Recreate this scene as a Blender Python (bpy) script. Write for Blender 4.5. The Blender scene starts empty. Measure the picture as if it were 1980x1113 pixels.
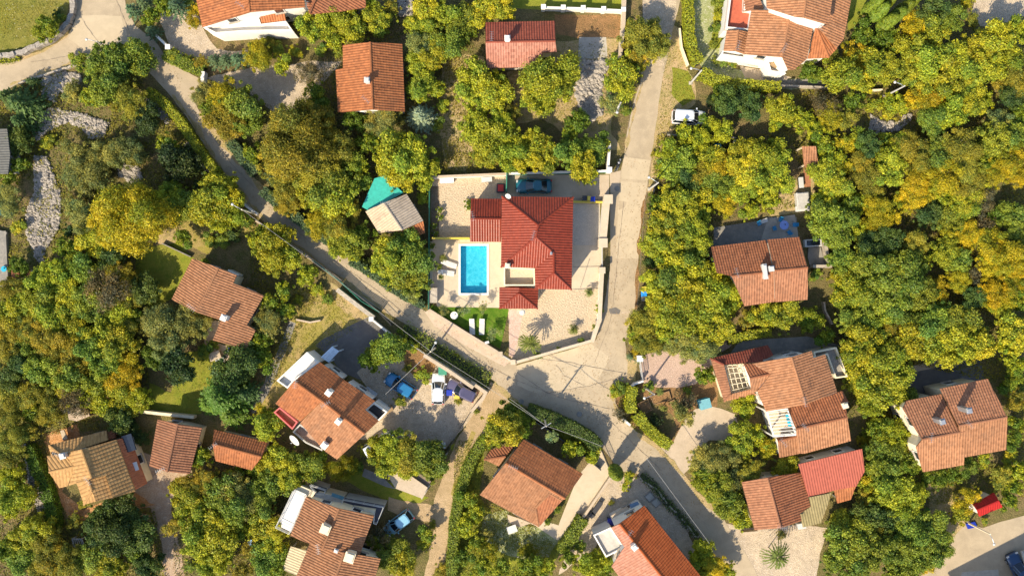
import bpy, bmesh, math, random
import numpy as np
from mathutils import Vector, Matrix, noise as mnoise
from mathutils.geometry import tessellate_polygon
random.seed(7); rng = np.random.default_rng(7)
C = bpy.context.scene.collection
sc = bpy.context.scene
# ---------------------------------------------------------------- camera, sky, sun
H = 105.0; PPM = 16.0
cam = bpy.data.objects.new("camera", bpy.data.cameras.new("camera")); C.objects.link(cam)
cam.location = (0, 0, H); cam.rotation_euler = (0, 0, 0)
cam.data.sensor_width = 36; cam.data.lens = 36*H/(1980/PPM); cam.data.clip_end = 2000
sc.camera = cam
SUN_AZ, SUN_EL = math.radians(54), math.radians(42)      # shadows run towards (cos az, sin az)
w = bpy.data.worlds.new("World"); sc.world = w; w.use_nodes = True
nt = w.node_tree; bg = nt.nodes['Background']
sky = nt.nodes.new('ShaderNodeTexSky'); sky.sky_type = 'NISHITA'; sky.sun_disc = False
sky.sun_elevation = SUN_EL; sky.sun_rotation = math.radians(90) - (SUN_AZ + math.pi)
nt.links.new(sky.outputs[0], bg.inputs[0]); bg.inputs[1].default_value = 0.145
sl = bpy.data.lights.new("sun", 'SUN'); sl.energy = 4.8; sl.angle = math.radians(0.5); sl.color = (1.0, 0.87, 0.65)
so = bpy.data.objects.new("sun", sl); C.objects.link(so)
d = Vector((math.cos(SUN_AZ)*math.cos(SUN_EL), math.sin(SUN_AZ)*math.cos(SUN_EL), -math.sin(SUN_EL)))
so.rotation_euler = d.to_track_quat('-Z', 'Y').to_euler()
sc.view_settings.view_transform = 'Standard'; sc.view_settings.look = 'None'
sc.view_settings.exposure = 0.74; sc.view_settings.gamma = 1
sc.cycles.max_bounces = 6; sc.cycles.transparent_max_bounces = 12

# ---------------------------------------------------------------- coordinates
class F:                                   # a drawing frame: x0, y0, scale -> map pixels
    def __init__(s, x0=0, y0=0, k=1.0): s.x0, s.y0, s.k = x0, y0, k
    def __call__(s, p): return (s.x0 + p[0]*s.k, s.y0 + p[1]*s.k)
    def L(s, pts): return [s(p) for p in pts]
F0 = F()
def P(x, y, z=0.0):
    k = (1 - z/H)/PPM
    return Vector(((x-990)*k, (556.5-y)*k, z))
def P2(p, z=0.0): return P(p[0], p[1], z)

# ---------------------------------------------------------------- tags
def tag(o, label=None, cat=None, group=None, kind=None):
    if label: o['label'] = label
    if cat: o['category'] = cat
    if group: o['group'] = group
    if kind: o['kind'] = kind
    return o
def thing(name, loc, label, cat, group=None, rz=0.0):
    o = bpy.data.objects.new(name, None); C.objects.link(o); o.location = loc; o.rotation_euler = (0, 0, rz)
    o.empty_display_size = 0.3
    return tag(o, label, cat, group)

# ---------------------------------------------------------------- materials
MATS = {}
def newmat(name):
    m = bpy.data.materials.new(name); m.use_nodes = True
    return m, m.node_tree, m.node_tree.nodes['Principled BSDF']
def N(nt, t, **kw):
    n = nt.nodes.new(t)
    for k, v in kw.items(): setattr(n, k, v)
    return n
def mixc(nt, f, a, b, mode='MIX'):
    n = N(nt, 'ShaderNodeMix', data_type='RGBA', blend_type=mode)
    for i, v in ((0, f), (6, a), (7, b)):
        if isinstance(v, (int, float)): n.inputs[i].default_value = v
        elif isinstance(v, tuple): n.inputs[i].default_value = (*v, 1)
        else: nt.links.new(v, n.inputs[i])
    return n.outputs[2]
def noise(nt, co, scale, detail=4, rough=0.6, lo=0.35, hi=0.65, dist=0.0):
    n = N(nt, 'ShaderNodeTexNoise'); n.inputs['Scale'].default_value = scale
    n.inputs['Detail'].default_value = detail; n.inputs['Roughness'].default_value = rough
    n.inputs['Distortion'].default_value = dist
    nt.links.new(co, n.inputs['Vector'])
    m = N(nt, 'ShaderNodeMapRange'); m.inputs[1].default_value = lo; m.inputs[2].default_value = hi
    nt.links.new(n.outputs[0], m.inputs[0])
    return m.outputs[0]
def bump(nt, b, h, strength, dist):
    n = N(nt, 'ShaderNodeBump'); n.inputs['Strength'].default_value = strength; n.inputs['Distance'].default_value = dist
    nt.links.new(h, n.inputs['Height']); nt.links.new(n.outputs[0], b.inputs['Normal'])
def ground_mat(name, c1, c2, c3, s1=0.25, s2=1.6, fine=9.0, fa=0.35, rough=0.95, bstr=0.5, bdist=0.05, grain=None):
    """large patches c1/c2, medium blotches c3, fine grain"""
    if name in MATS: return MATS[name]
    m, nt, b = newmat(name)
    co = N(nt, 'ShaderNodeTexCoord').outputs['Object']
    a = mixc(nt, noise(nt, co, s1, 5, 0.6), c1, c2)
    a = mixc(nt, noise(nt, co, s2, 6, 0.7, 0.45, 0.7), a, c3)
    f = noise(nt, co, fine, 3, 0.7, 0.3, 0.7)
    g = mixc(nt, f, (1-fa,)*3, (1+fa,)*3)
    a = mixc(nt, 1.0, a, g, 'MULTIPLY')
    if grain:
        v = N(nt, 'ShaderNodeTexVoronoi'); v.inputs['Scale'].default_value = grain[0]; nt.links.new(co, v.inputs['Vector'])
        r = N(nt, 'ShaderNodeMapRange'); r.inputs[1].default_value = grain[1]; r.inputs[2].default_value = grain[1]*0.6
        nt.links.new(v.outputs[0], r.inputs[0]); a = mixc(nt, r.outputs[0], a, grain[2])
    nt.links.new(a, b.inputs['Base Color']); b.inputs['Roughness'].default_value = rough
    b.inputs['Specular IOR Level'].default_value = 0.2
    bump(nt, b, f, bstr, bdist)
    MATS[name] = m; return m
def plain(name, c, rough=0.6, metal=0.0, var=0.12, scale=3.0, spec=0.5, emit=None):
    if name in MATS: return MATS[name]
    m, nt, b = newmat(name)
    co = N(nt, 'ShaderNodeTexCoord').outputs['Object']
    f = noise(nt, co, scale, 5, 0.7)
    a = mixc(nt, f, tuple(v*(1-var) for v in c), tuple(min(1, v*(1+var)) for v in c))
    nt.links.new(a, b.inputs['Base Color']); b.inputs['Roughness'].default_value = rough
    b.inputs['Metallic'].default_value = metal; b.inputs['Specular IOR Level'].default_value = spec
    MATS[name] = m; return m
def tile_mat(name, c1, c2, dirt=(0.10, 0.07, 0.05), var=0.5, dirtamt=0.4, pu=0.30, pv=0.36):
    if name in MATS: return MATS[name]
    m, nt, b = newmat(name)
    uv = N(nt, 'ShaderNodeUVMap'); uv.uv_map = 'tiles'
    s = N(nt, 'ShaderNodeVectorMath', operation='DIVIDE'); s.inputs[1].default_value = (pu, pv, 1)
    nt.links.new(uv.outputs[0], s.inputs[0])
    fl = N(nt, 'ShaderNodeVectorMath', operation='FLOOR'); nt.links.new(s.outputs[0], fl.inputs[0])
    wn = N(nt, 'ShaderNodeTexWhiteNoise', noise_dimensions='3D'); nt.links.new(fl.outputs[0], wn.inputs['Vector'])
    co = N(nt, 'ShaderNodeTexCoord').outputs['Object']
    a = mixc(nt, wn.outputs[0], c1, c2)
    g = mixc(nt, noise(nt, co, 1.7, 8, 0.8, 0.3, 0.7), (1-var*0.75,)*3, (1+var*0.45,)*3)
    a = mixc(nt, 1.0, a, g, 'MULTIPLY')
    dm = N(nt, 'ShaderNodeMath', operation='MULTIPLY'); dm.inputs[1].default_value = dirtamt
    nt.links.new(noise(nt, co, 0.55, 6, 0.7, 0.5, 0.75, 0.5), dm.inputs[0])
    a = mixc(nt, dm.outputs[0], a, dirt)
    oi = N(nt, 'ShaderNodeObjectInfo'); mr = N(nt, 'ShaderNodeMapRange'); mr.inputs[3].default_value = 0.86; mr.inputs[4].default_value = 1.12
    nt.links.new(oi.outputs['Random'], mr.inputs[0]); a = mixc(nt, 1.0, a, mr.outputs[0], 'MULTIPLY')
    nt.links.new(a, b.inputs['Base Color']); b.inputs['Roughness'].default_value = 0.8
    b.inputs['Specular IOR Level'].default_value = 0.25
    MATS[name] = m; return m
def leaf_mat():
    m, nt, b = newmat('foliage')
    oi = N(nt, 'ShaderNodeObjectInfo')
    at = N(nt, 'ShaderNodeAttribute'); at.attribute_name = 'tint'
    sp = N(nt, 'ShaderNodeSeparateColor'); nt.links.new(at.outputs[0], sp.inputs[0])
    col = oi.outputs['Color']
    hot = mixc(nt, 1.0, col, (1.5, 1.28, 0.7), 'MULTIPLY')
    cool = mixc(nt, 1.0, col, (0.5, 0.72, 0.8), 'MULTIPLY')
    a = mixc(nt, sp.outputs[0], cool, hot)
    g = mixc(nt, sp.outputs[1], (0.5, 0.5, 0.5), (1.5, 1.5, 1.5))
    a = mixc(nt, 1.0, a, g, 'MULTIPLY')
    nt.links.new(a, b.inputs['Base Color']); b.inputs['Roughness'].default_value = 0.55
    b.inputs['Specular IOR Level'].default_value = 0.3
    tr = N(nt, 'ShaderNodeBsdfTranslucent'); nt.links.new(a, tr.inputs[0])
    mx = N(nt, 'ShaderNodeMixShader'); mx.inputs[0].default_value = 0.3
    nt.links.new(b.outputs[0], mx.inputs[1]); nt.links.new(tr.outputs[0], mx.inputs[2])
    nt.links.new(mx.outputs[0], nt.nodes['Material Output'].inputs[0])
    return m
LEAF = leaf_mat()
BARK = plain('bark', (0.13, 0.10, 0.07), 0.95, var=0.4, scale=6)
CORE = plain('twigs', (0.035, 0.04, 0.018), 0.95, var=0.4)
WHITE = plain('white_plaster', (0.70, 0.67, 0.61), 0.85, var=0.07, scale=1.2)
CREAM = plain('cream_plaster', (0.70, 0.60, 0.42), 0.85, var=0.10, scale=1.2)
PINK = plain('pink_plaster', (0.62, 0.38, 0.28), 0.85, var=0.10, scale=1.2)
GREYP = plain('grey_plaster', (0.42, 0.40, 0.36), 0.9, var=0.15, scale=1.2)
STONE = ground_mat('stonework', (0.42, 0.36, 0.28), (0.30, 0.26, 0.21), (0.50, 0.44, 0.36), 1.5, 3.0, 12, 0.3)
CONC = ground_mat('concrete', (0.46, 0.42, 0.35), (0.40, 0.36, 0.30), (0.34, 0.31, 0.26), 0.5, 2.0, 14, 0.14)
DCONC = ground_mat('weathered_concrete', (0.26, 0.24, 0.21), (0.20, 0.19, 0.17), (0.32, 0.29, 0.24), 0.6, 2.0, 14, 0.2)
METAL = plain('painted_metal', (0.52, 0.51, 0.48), 0.5, metal=0.1, var=0.05)
STEEL = plain('galvanised_steel', (0.45, 0.46, 0.47), 0.45, metal=0.7, var=0.1)
DARK = plain('dark_metal', (0.03, 0.03, 0.035), 0.5, var=0.1)
GREENP = plain('green_fence_paint', (0.03, 0.20, 0.13), 0.6)
YELLOWP = plain('yellow_paint', (0.55, 0.42, 0.05), 0.6)
BLUEP = plain('blue_plastic', (0.01, 0.03, 0.32), 0.4)
CYANP = plain('turquoise_plastic', (0.02, 0.35, 0.50), 0.4)
WOOD = ground_mat('timber', (0.30, 0.20, 0.11), (0.24, 0.15, 0.08), (0.38, 0.28, 0.16), 1.0, 4.0, 20, 0.25)
GLASS = plain('window_glass', (0.012, 0.018, 0.028), 0.12, var=0.1, spec=0.8)
RUBBER = plain('rubber', (0.02, 0.02, 0.02), 0.8)

# ---------------------------------------------------------------- mesh builder (world coordinates)
class MB:
    def __init__(s): s.v = []; s.f = []; s.m = []; s.cur = 0
    def add(s, vs, fs):
        o = len(s.v); s.v += [tuple(v) for v in vs]; s.f += [[i+o for i in f] for f in fs]; s.m += [s.cur]*len(fs); return s
    def box(s, c, sx, sy, sz, rz=0.0):             # c = centre of the base
        ca, sa = math.cos(rz), math.sin(rz); vs = []
        for z in (0, sz):
            for x, y in ((-1,-1),(1,-1),(1,1),(-1,1)):
                X, Y = x*sx/2, y*sy/2
                vs.append((c[0]+X*ca-Y*sa, c[1]+X*sa+Y*ca, c[2]+z))
        return s.add(vs, [(3,2,1,0),(4,5,6,7),(0,1,5,4),(1,2,6,5),(2,3,7,6),(3,0,4,7)])
    def prism(s, poly, z0, z1):                    # z0/z1: number or function(x,y)
        if area(poly) < 0: poly = poly[::-1]
        n = len(poly); g = lambda z, p: z(p[0], p[1]) if callable(z) else z
        vs = [(p[0], p[1], g(z0, p)) for p in poly] + [(p[0], p[1], g(z1, p)) for p in poly]
        return s.add(vs, [tuple(range(n))[::-1], tuple(range(n, 2*n))] + [(i, (i+1) % n, n+(i+1) % n, n+i) for i in range(n)])
    def tube(s, pts, r, n=6, r2=None):
        pts = [Vector(p) for p in pts]; vs = []; fs = []; m = len(pts); r2 = r if r2 is None else r2
        for i, p in enumerate(pts):
            t = (pts[min(i+1, m-1)] - pts[max(i-1, 0)]).normalized()
            a = t.orthogonal().normalized(); b = t.cross(a); rr = r + (r2-r)*i/max(1, m-1)
            for k in range(n):
                q = 2*math.pi*k/n; vs.append(p + a*math.cos(q)*rr + b*math.sin(q)*rr)
        for i in range(m-1):
            for k in range(n): fs.append((i*n+k, i*n+(k+1) % n, (i+1)*n+(k+1) % n, (i+1)*n+k))
        fs.append(tuple(range(n))[::-1]); fs.append(tuple(range((m-1)*n, m*n)))
        return s.add(vs, fs)
    def lathe(s, c, prof, n=16):                   # prof: [(r, z)]
        vs = []; fs = []
        for r, z in prof:
            for k in range(n):
                q = 2*math.pi*k/n; vs.append((c[0]+r*math.cos(q), c[1]+r*math.sin(q), c[2]+z))
        for i in range(len(prof)-1):
            for k in range(n): fs.append((i*n+k, i*n+(k+1) % n, (i+1)*n+(k+1) % n, (i+1)*n+k))
        fs.append(tuple(range(n))[::-1]); fs.append(tuple(range((len(prof)-1)*n, len(prof)*n)))
        return s.add(vs, fs)
    def build(s, name, mat, parent=None, smooth=False, bevel=0.0):
        me = bpy.data.meshes.new(name)
        off = Vector((0, 0, 0))
        if parent is not None:
            off = parent.location.copy()
            if parent.parent is not None: off = off + parent.parent.location
        me.from_pydata([(v[0]-off.x, v[1]-off.y, v[2]-off.z) for v in s.v], [], s.f); me.update()
        mats = mat if isinstance(mat, (list, tuple)) else [mat]
        for q in mats: me.materials.append(q)
        if len(mats) > 1: me.polygons.foreach_set('material_index', s.m)
        if smooth: me.polygons.foreach_set('use_smooth', [True]*len(me.polygons))
        o = bpy.data.objects.new(name, me); C.objects.link(o)
        if parent is not None: o.parent = parent
        if bevel:
            b = o.modifiers.new('bevel', 'BEVEL'); b.width = bevel; b.segments = 2; b.limit_method = 'ANGLE'
        return o
def area(poly): return 0.5*sum(poly[i][0]*poly[(i+1) % len(poly)][1] - poly[(i+1) % len(poly)][0]*poly[i][1] for i in range(len(poly)))
def inside(p, poly):
    r = False; n = len(poly)
    for i in range(n):
        a, b = poly[i], poly[(i+1) % n]
        if (a[1] > p[1]) != (b[1] > p[1]) and p[0] < (b[0]-a[0])*(p[1]-a[1])/(b[1]-a[1]) + a[0]: r = not r
    return r
def inset(poly, ds):
    """offset polygon edges inwards (CCW) by ds[i]"""
    n = len(poly); L = []
    for i in range(n):
        a, b = Vector(poly[i][:2]), Vector(poly[(i+1) % n][:2]); t = (b-a).normalized(); nn = Vector((-t.y, t.x))
        L.append((a+nn*ds[i], t))
    out = []
    for i in range(n):
        (p, t), (q, u) = L[i-1], L[i]
        cr = t.x*u.y - t.y*u.x
        if abs(cr) < 0.05: out.append(q.copy())
        else:
            w_ = q-p; k = (w_.x*u.y - w_.y*u.x)/cr; out.append(p+t*k)
    return out

# ---------------------------------------------------------------- ground sheets
SHEETS = []
def sheet(name, pts, level, mat, wob=0.25, frame=F0, kind='structure', step=0.6, hole=None, label=None):
    pts = [P2(frame(p)) for p in pts]
    if area([(p.x, p.y) for p in pts]) < 0: pts = pts[::-1]
    out = []
    for i, a in enumerate(pts):
        b = pts[(i+1) % len(pts)]; L = (b-a).length; n = max(1, int(L/step)) if wob > 0 else 1
        t = (b-a).normalized(); nn = Vector((-t.y, t.x, 0))
        for k in range(n):
            p = a.lerp(b, k/n)
            if wob > 0:
                q = wob*(mnoise.noise(p*0.45+Vector((level*9.1, 0, 3))) + 0.6*mnoise.noise(p*1.7+Vector((0, level*5, 7))))
                p = p + nn*q
            out.append(p)
    z = 0.0
    bm = bmesh.new(); vs = [bm.verts.new((p.x, p.y, z)) for p in out]
    ed = [bm.edges.new((vs[i], vs[(i+1) % len(vs)])) for i in range(len(vs))]
    if hole:
        hv = [bm.verts.new((p.x, p.y, z)) for p in hole]; ed += [bm.edges.new((hv[i], hv[(i+1) % len(hv)])) for i in range(len(hv))]
        bmesh.ops.triangle_fill(bm, edges=ed, use_beauty=True, normal=(0, 0, 1))
    else:
        for tri in tessellate_polygon([[v.co for v in vs]]): bm.faces.new([vs[i] for i in tri])
    for f in bm.faces:
        f.normal_update()
        if f.normal.z < 0: f.normal_flip()
    me = bpy.data.meshes.new(name); bm.to_mesh(me); bm.free(); me.materials.append(mat)
    o = bpy.data.objects.new(name, me); C.objects.link(o); o['kind'] = kind
    SHEETS.append((level, len(SHEETS), [(p.x, p.y) for p in out], o))
    return o
def settle_sheets():
    done = []
    for lv, i, poly, o in sorted(SHEETS, key=lambda q: q[:2]):
        xs = [p[0] for p in poly]; ys = [p[1] for p in poly]; bb = (min(xs), max(xs), min(ys), max(ys)); slot = 0
        for s2, b2, p2 in done:
            if bb[0] > b2[1] or bb[1] < b2[0] or bb[2] > b2[3] or bb[3] < b2[2] or s2 <= slot and False: continue
            if s2 <= slot: continue
            X0, X1, Y0, Y1 = max(bb[0], b2[0]), min(bb[1], b2[1]), max(bb[2], b2[2]), min(bb[3], b2[3])
            pts = list(poly[::2])+list(p2[::2])+[(X0+(X1-X0)*(a+.5)/24, Y0+(Y1-Y0)*(b+.5)/24) for a in range(24) for b in range(24)]
            if any(inside(p, p2) and inside(p, poly) for p in pts) or any(inside(p, p2) for p in poly) or any(inside(p, poly) for p in p2): slot = s2
        done.append((slot+1, bb, poly)); o.location.z = 0.0045*(slot+1)

# ---------------------------------------------------------------- roofs and houses
def fit_plane(pts):
    A = np.array([[p.x, p.y, 1] for p in pts]); z = np.array([p.z for p in pts])
    s, *_ = np.linalg.lstsq(A, z, rcond=None); return s
def tile_surface(bm, uvl, poly, co, pu=0.30, pv=0.36, amp=0.075, step=0.022, flat=False, mi=0):
    a, b, c = co
    up = Vector((a, b)); g = up.length
    v2 = up.normalized() if g > 1e-4 else Vector((0, 1)); u2 = Vector((v2.y, -v2.x))
    cs = math.sqrt(1+g*g)
    us = [p[0]*u2.x+p[1]*u2.y for p in poly]; vs_ = [(p[0]*v2.x+p[1]*v2.y)*cs for p in poly]
    u0, u1, v0, v1 = min(us)-pu, max(us)+pu, min(vs_)-pv, max(vs_)+pv
    prof = [0, 0.75, 1.0, 0.75] if not flat else [0, 0.9]
    nu = int((u1-u0)/pu)+1; U = []; hu = []
    for i in range(nu):
        for k, h in enumerate(prof): U.append(u0+(i+k/len(prof))*pu); hu.append(h*amp)
    V = []; hv = []
    if step > 0:
        for j in range(int((v1-v0)/pv)+1):
            V += [v0+j*pv, v0+j*pv+pv*0.93]; hv += [step, 0]
    else: V = [v0, v1]; hv = [0, 0]
    grid = []
    for j in range(len(V)):
        row = []
        for i in range(len(U)):
            x = U[i]*u2.x + V[j]/cs*v2.x; y = U[i]*u2.y + V[j]/cs*v2.y
            row.append(bm.verts.new((x, y, a*x+b*y+c + hu[i] + hv[j] + 0.03)))
        grid.append(row)
    fs = []
    for j in range(len(V)-1):
        for i in range(len(U)-1):
            f = bm.faces.new((grid[j][i], grid[j][i+1], grid[j+1][i+1], grid[j+1][i])); f.material_index = mi; fs.append(f)
            for lp, (ii, jj) in zip(f.loops, ((i, j), (i+1, j), (i+1, j+1), (i, j+1))): lp[uvl].uv = (U[ii]-u0+0.01+50, V[jj]-v0+0.01+50)
    n = len(poly)
    for i in range(n):
        p, q = Vector(poly[i]), Vector(poly[(i+1) % n]); t = (q-p)
        if t.length < 0.05: continue
        geom = fs + list({e for f in fs for e in f.edges}) + list({v for f in fs for v in f.verts})
        r = bmesh.ops.bisect_plane(bm, geom=geom, plane_co=(p.x, p.y, 0), plane_no=(-t.y, t.x, 0), dist=1e-4)
        fs = [g_ for g_ in r['geom'] if isinstance(g_, bmesh.types.BMFace)]
    kill = []
    for f in fs:
        if f.normal.z < 0: f.normal_flip()
        m = f.calc_center_median()
        if not inside((m.x, m.y), poly): kill.append(f)
    bmesh.ops.delete(bm, geom=kill, context='FACES')

WINDOWS = [0]
def house(name, label, cat, fr, planes, wall=None, tile=None, chimneys=(), over=0.4, windows=True, group=None,
          pu=0.30, flat=False, thick=0.12, posts=False, step=0.022, wz0=0.0, ridge=True, upper=False):
    """planes: list of [(x,y,z)...] (map pixels in frame fr) or (tilemat, pts)."""
    pls = []; zs_ = [p[2] for pl in planes for p in (pl[1] if isinstance(pl, tuple) and not isinstance(pl[0], tuple) else pl)]; z_lo = min(zs_)
    for pl in planes:
        tm = tile
        if isinstance(pl, tuple) and not isinstance(pl[0], tuple): tm, pl = pl[0], pl[1]
        pts = [P2(fr(p[:2]), z_lo+(p[2]-z_lo)*1.22) for p in pl]
        if area([(p.x, p.y) for p in pts]) < 0: pts = pts[::-1]
        co = fit_plane(pts); pls.append((tm, pts, [(p.x, p.y) for p in pts], co))
    allp = [p for q in pls for p in q[1]]
    cx = sum(p.x for p in allp)/len(allp); cy = sum(p.y for p in allp)/len(allp)
    root = thing(name, (cx, cy, 0), label, cat, group)
    # roof tiles: one part per tile material
    roofs = {}
    for tm in dict.fromkeys(q[0] for q in pls):
        bm = bmesh.new(); uvl = bm.loops.layers.uv.new('tiles')
        for q in pls:
            if q[0] is tm: tile_surface(bm, uvl, q[2], q[3], pu=pu, flat=flat, step=0 if flat else step, amp=0.06 if flat else 0.078)
        sb = MB()
        for q in pls:
            if q[0] is tm:
                a, b, c = q[3]; sb.prism(q[2], lambda x, y: a*x+b*y+c-thick, lambda x, y: a*x+b*y+c+0.02)
        for vs_, fs_ in ((sb.v, sb.f),):
            bv = [bm.verts.new(v) for v in vs_]
            for f in fs_: bm.faces.new([bv[i] for i in f])
        if ridge and not flat:
            rb = MB()
            qq = [q for q in pls]
            for i in range(len(qq)):
                for j in range(i+1, len(qq)):
                    if qq[i][0] is not tm: continue
                    for s_ in shared(qq[i], qq[j]): rb.tube([s_[0]+Vector((0, 0, 0.06)), s_[1]+Vector((0, 0, 0.06))], 0.13, 6)
            bv = [bm.verts.new(v) for v in rb.v]
            for f in rb.f: bm.faces.new([bv[k] for k in f])
        me = bpy.data.meshes.new('roof'); bmesh.ops.translate(bm, verts=bm.verts, vec=(-cx, -cy, 0)); bm.to_mesh(me); bm.free()
        me.materials.append(tm); o = bpy.data.objects.new('roof', me); C.objects.link(o); o.parent = root; roofs[tm] = o
    # walls
    if wall is not None:
        wb = MB(); edges = []
        for i, q in enumerate(pls):
            poly = q[2]; n = len(poly); ds = []
            for k in range(n):
                p, r = Vector(poly[k]), Vector(poly[(k+1) % n]); t = (r-p)
                if t.length < 1e-3: ds.append(0); continue
                t = t.normalized(); m = (p+r)/2 + Vector((t.y, -t.x))*0.25
                inn = any(inside(m, o_[2]) for j, o_ in enumerate(pls) if j != i)
                ds.append(0.0 if inn else over)
            ip = inset(poly, ds); a, b, c = q[3]
            if area([tuple(p) for p in ip]) <= 0.3: continue
            f = lambda x, y, a=a, b=b, c=c: a*x+b*y+c-thick*0.9
            if posts:
                for p in ip: wb.box((p.x, p.y, wz0), 0.15, 0.15, f(p.x, p.y)-wz0)
            else:
                wb.prism([tuple(p) for p in ip], wz0, f)
                for k in range(n):
                    if ds[k] > 0: edges.append((ip[k], ip[(k+1) % n], f))
        wl = wb.build('post' if posts else 'wall', wall, root)
        if windows and not posts:
            bad = []
            for e in edges:
                A, B, f = e; t = (B-A); L = t.length
                if L < 2.2: continue
                t = t.normalized(); nn = Vector((t.y, -t.x)); k = max(1, int(L/3.2))
                for i in range(k):
                    p = A + t*L*(i+0.5)/k
                    if any(inside(p+nn*0.3, [(v[0], v[1]) for v in inset(q[2], [0.3]*len(q[2]))]) for q in pls): continue
                    hz = f(p.x, p.y); door = (i == k//2 and L > 5 and WINDOWS[0] % 3 == 0); WINDOWS[0] += 1
                    ang = math.atan2(t.y, t.x)
                    for fl in range(2 if hz > 5.0 else 1):
                        z0 = 0.9+2.8*fl + wz0
                        if z0+1.45 > hz: continue
                        ww, hh = 1.0, 1.2; nm = 'window'
                        if door and fl == 0: ww, hh, z0, nm = 1.0, 2.05, wz0+0.02, 'door'
                        c0 = Vector((p.x, p.y, z0)) + nn.to_3d()*0.03
                        fb = MB().box(c0, ww+0.14, 0.09, hh+0.1, ang)
                        fo = fb.build(nm, WHITE if nm == 'window' else WOOD, root)
                        gp = MB().box(c0+nn.to_3d()*0.03+Vector((0, 0, 0.08)), ww-0.06, 0.05, hh-0.12, ang)
                        gp.build('pane', GLASS, fo)
                        if nm == 'window':
                            gs = MB().box(c0+nn.to_3d()*0.09+Vector((0, 0, -0.06)), ww+0.3, 0.2, 0.06, ang); gs.build('sill', STONE, fo)
    if windows and wall is not None and not posts and len(pls) > 1:
        top = max((p for q in pls[:2] for p in q[1]), key=lambda p: p.z); c0 = sum(pls[0][1], Vector())/len(pls[0][1]); t = (c0-top); t.z = 0; p = top + t*0.18; p.z = top.z-0.6
        ab = MB().tube([p, p+Vector((0, 0, 2.3))], .022, 5); ang = WINDOWS[0]*1.7; dx, dy = math.cos(ang), math.sin(ang)
        ab.tube([p+Vector((-dx*.5, -dy*.5, 2.25)), p+Vector((dx*.6, dy*.6, 2.25))], .015, 4)
        for k in range(5): c_ = p+Vector((dx*(k*.25-.45), dy*(k*.25-.45), 2.27)); ab.tube([c_+Vector((-dy*.25, dx*.25, 0)), c_-Vector((-dy*.25, dx*.25, 0))], .012, 4)
        ab.build('aerial', STEEL, root)
    # chimneys
    for ch in chimneys:
        x, y, s1, hh, mt = ch[:5]; s2 = ch[5] if len(ch) > 5 else s1
        px = fr((x, y)); best = None
        for q in pls:
            a, b, c = q[3]; z = 5.0
            for _ in range(4): w_ = P2(px, z+hh); z = a*w_.x+b*w_.y+c
            if inside((w_.x, w_.y), q[2]): best = (w_, z, q)
        if best is None:
            q = pls[0]; best = (w_, z, q)
        w_, z, q = best; ang = math.atan2(q[3][1], q[3][0])
        cb = MB().box((w_.x, w_.y, z-0.3), s1, s2, hh+0.3, ang); cb.box((w_.x, w_.y, z+hh), s1+0.16, s2+0.16, 0.09, ang)
        for k in (-1, 1): cb.box((w_.x+k*0.12*math.cos(ang), w_.y+k*0.12*math.sin(ang), z+hh+0.09), 0.12, s2*0.8, 0.12, ang)
        cb.box((w_.x, w_.y, z+hh+0.21), s1*0.9, s2*0.9, 0.05, ang)
        cb.build('chimney', mt, roofs[q[0]])
    return root
def shared(q, r, tol=0.45):
    out = []
    for i in range(len(q[1])):
        a, b = q[1][i], q[1][(i+1) % len(q[1])]
        if (b-a).length < 0.8: continue
        for j in range(len(r[1])):
            c, d_ = r[1][(j+1) % len(r[1])], r[1][j]
            L = (b-a).length; t = (b-a)/L
            # overlap of collinear edges
            if (c-a-t*(c-a).dot(t)).length > tol or (d_-a-t*(d_-a).dot(t)).length > tol: continue
            k0, k1 = sorted(((c-a).dot(t), (d_-a).dot(t))); k0 = max(0, k0); k1 = min(L, k1)
            if k1-k0 < 0.8: continue
            ca = sum(q[1], Vector())/len(q[1]); o = r[3]
            if o[0]*ca.x+o[1]*ca.y+o[2] < ca.z+0.05: continue
            out.append((a+t*k0, a+t*k1))
    return out
# ---------------------------------------------------------------- foliage
def cards(pos, nrm, L, W, tint, jit=0.6, along=None):
    """kite-shaped leaf sprays: returns verts (n*4,3), tint (n,2)"""
    n = len(pos); nrm = nrm + rng.normal(0, jit, (n, 3)); nrm /= np.linalg.norm(nrm, axis=1)[:, None]+1e-9
    r = rng.normal(0, 1, (n, 3)) if along is None else along + rng.normal(0, 0.25, (n, 3))
    a = r - nrm*np.sum(r*nrm, axis=1)[:, None]; a /= np.linalg.norm(a, axis=1)[:, None]+1e-9
    b = np.cross(nrm, a); L = (L*rng.uniform(0.6, 1.3, n))[:, None]; W = (W*rng.uniform(0.6, 1.3, n))[:, None]
    v = np.stack([pos-a*L*0.5, pos+b*W*0.5+a*L*0.08, pos+a*L*0.5-nrm*L*0.12, pos-b*W*0.5+a*L*0.08], axis=1)
    return v.reshape(-1, 3), tint
def leaf_mesh(name, V, T, extra=None):
    n = len(V)//4; me = bpy.data.meshes.new(name)
    me.vertices.add(n*4); me.vertices.foreach_set('co', V.astype(np.float32).ravel())
    me.loops.add(n*4); me.loops.foreach_set('vertex_index', np.arange(n*4, dtype=np.int32))
    me.polygons.add(n); me.polygons.foreach_set('loop_start', np.arange(0, n*4, 4, dtype=np.int32))
    me.update(calc_edges=True)
    at = me.attributes.new('tint', 'FLOAT_COLOR', 'POINT')
    c = np.ones((n*4, 4), np.float32); c[:, 0] = np.repeat(T[:, 0], 4); c[:, 1] = np.repeat(T[:, 1], 4); c[:, 2] = 0
    at.data.foreach_set('color', c.ravel()); me.materials.append(LEAF); me.validate(); return me
def rdirs(n):
    v = rng.normal(0, 1, (n, 3)); return v/np.linalg.norm(v, axis=1)[:, None]
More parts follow.
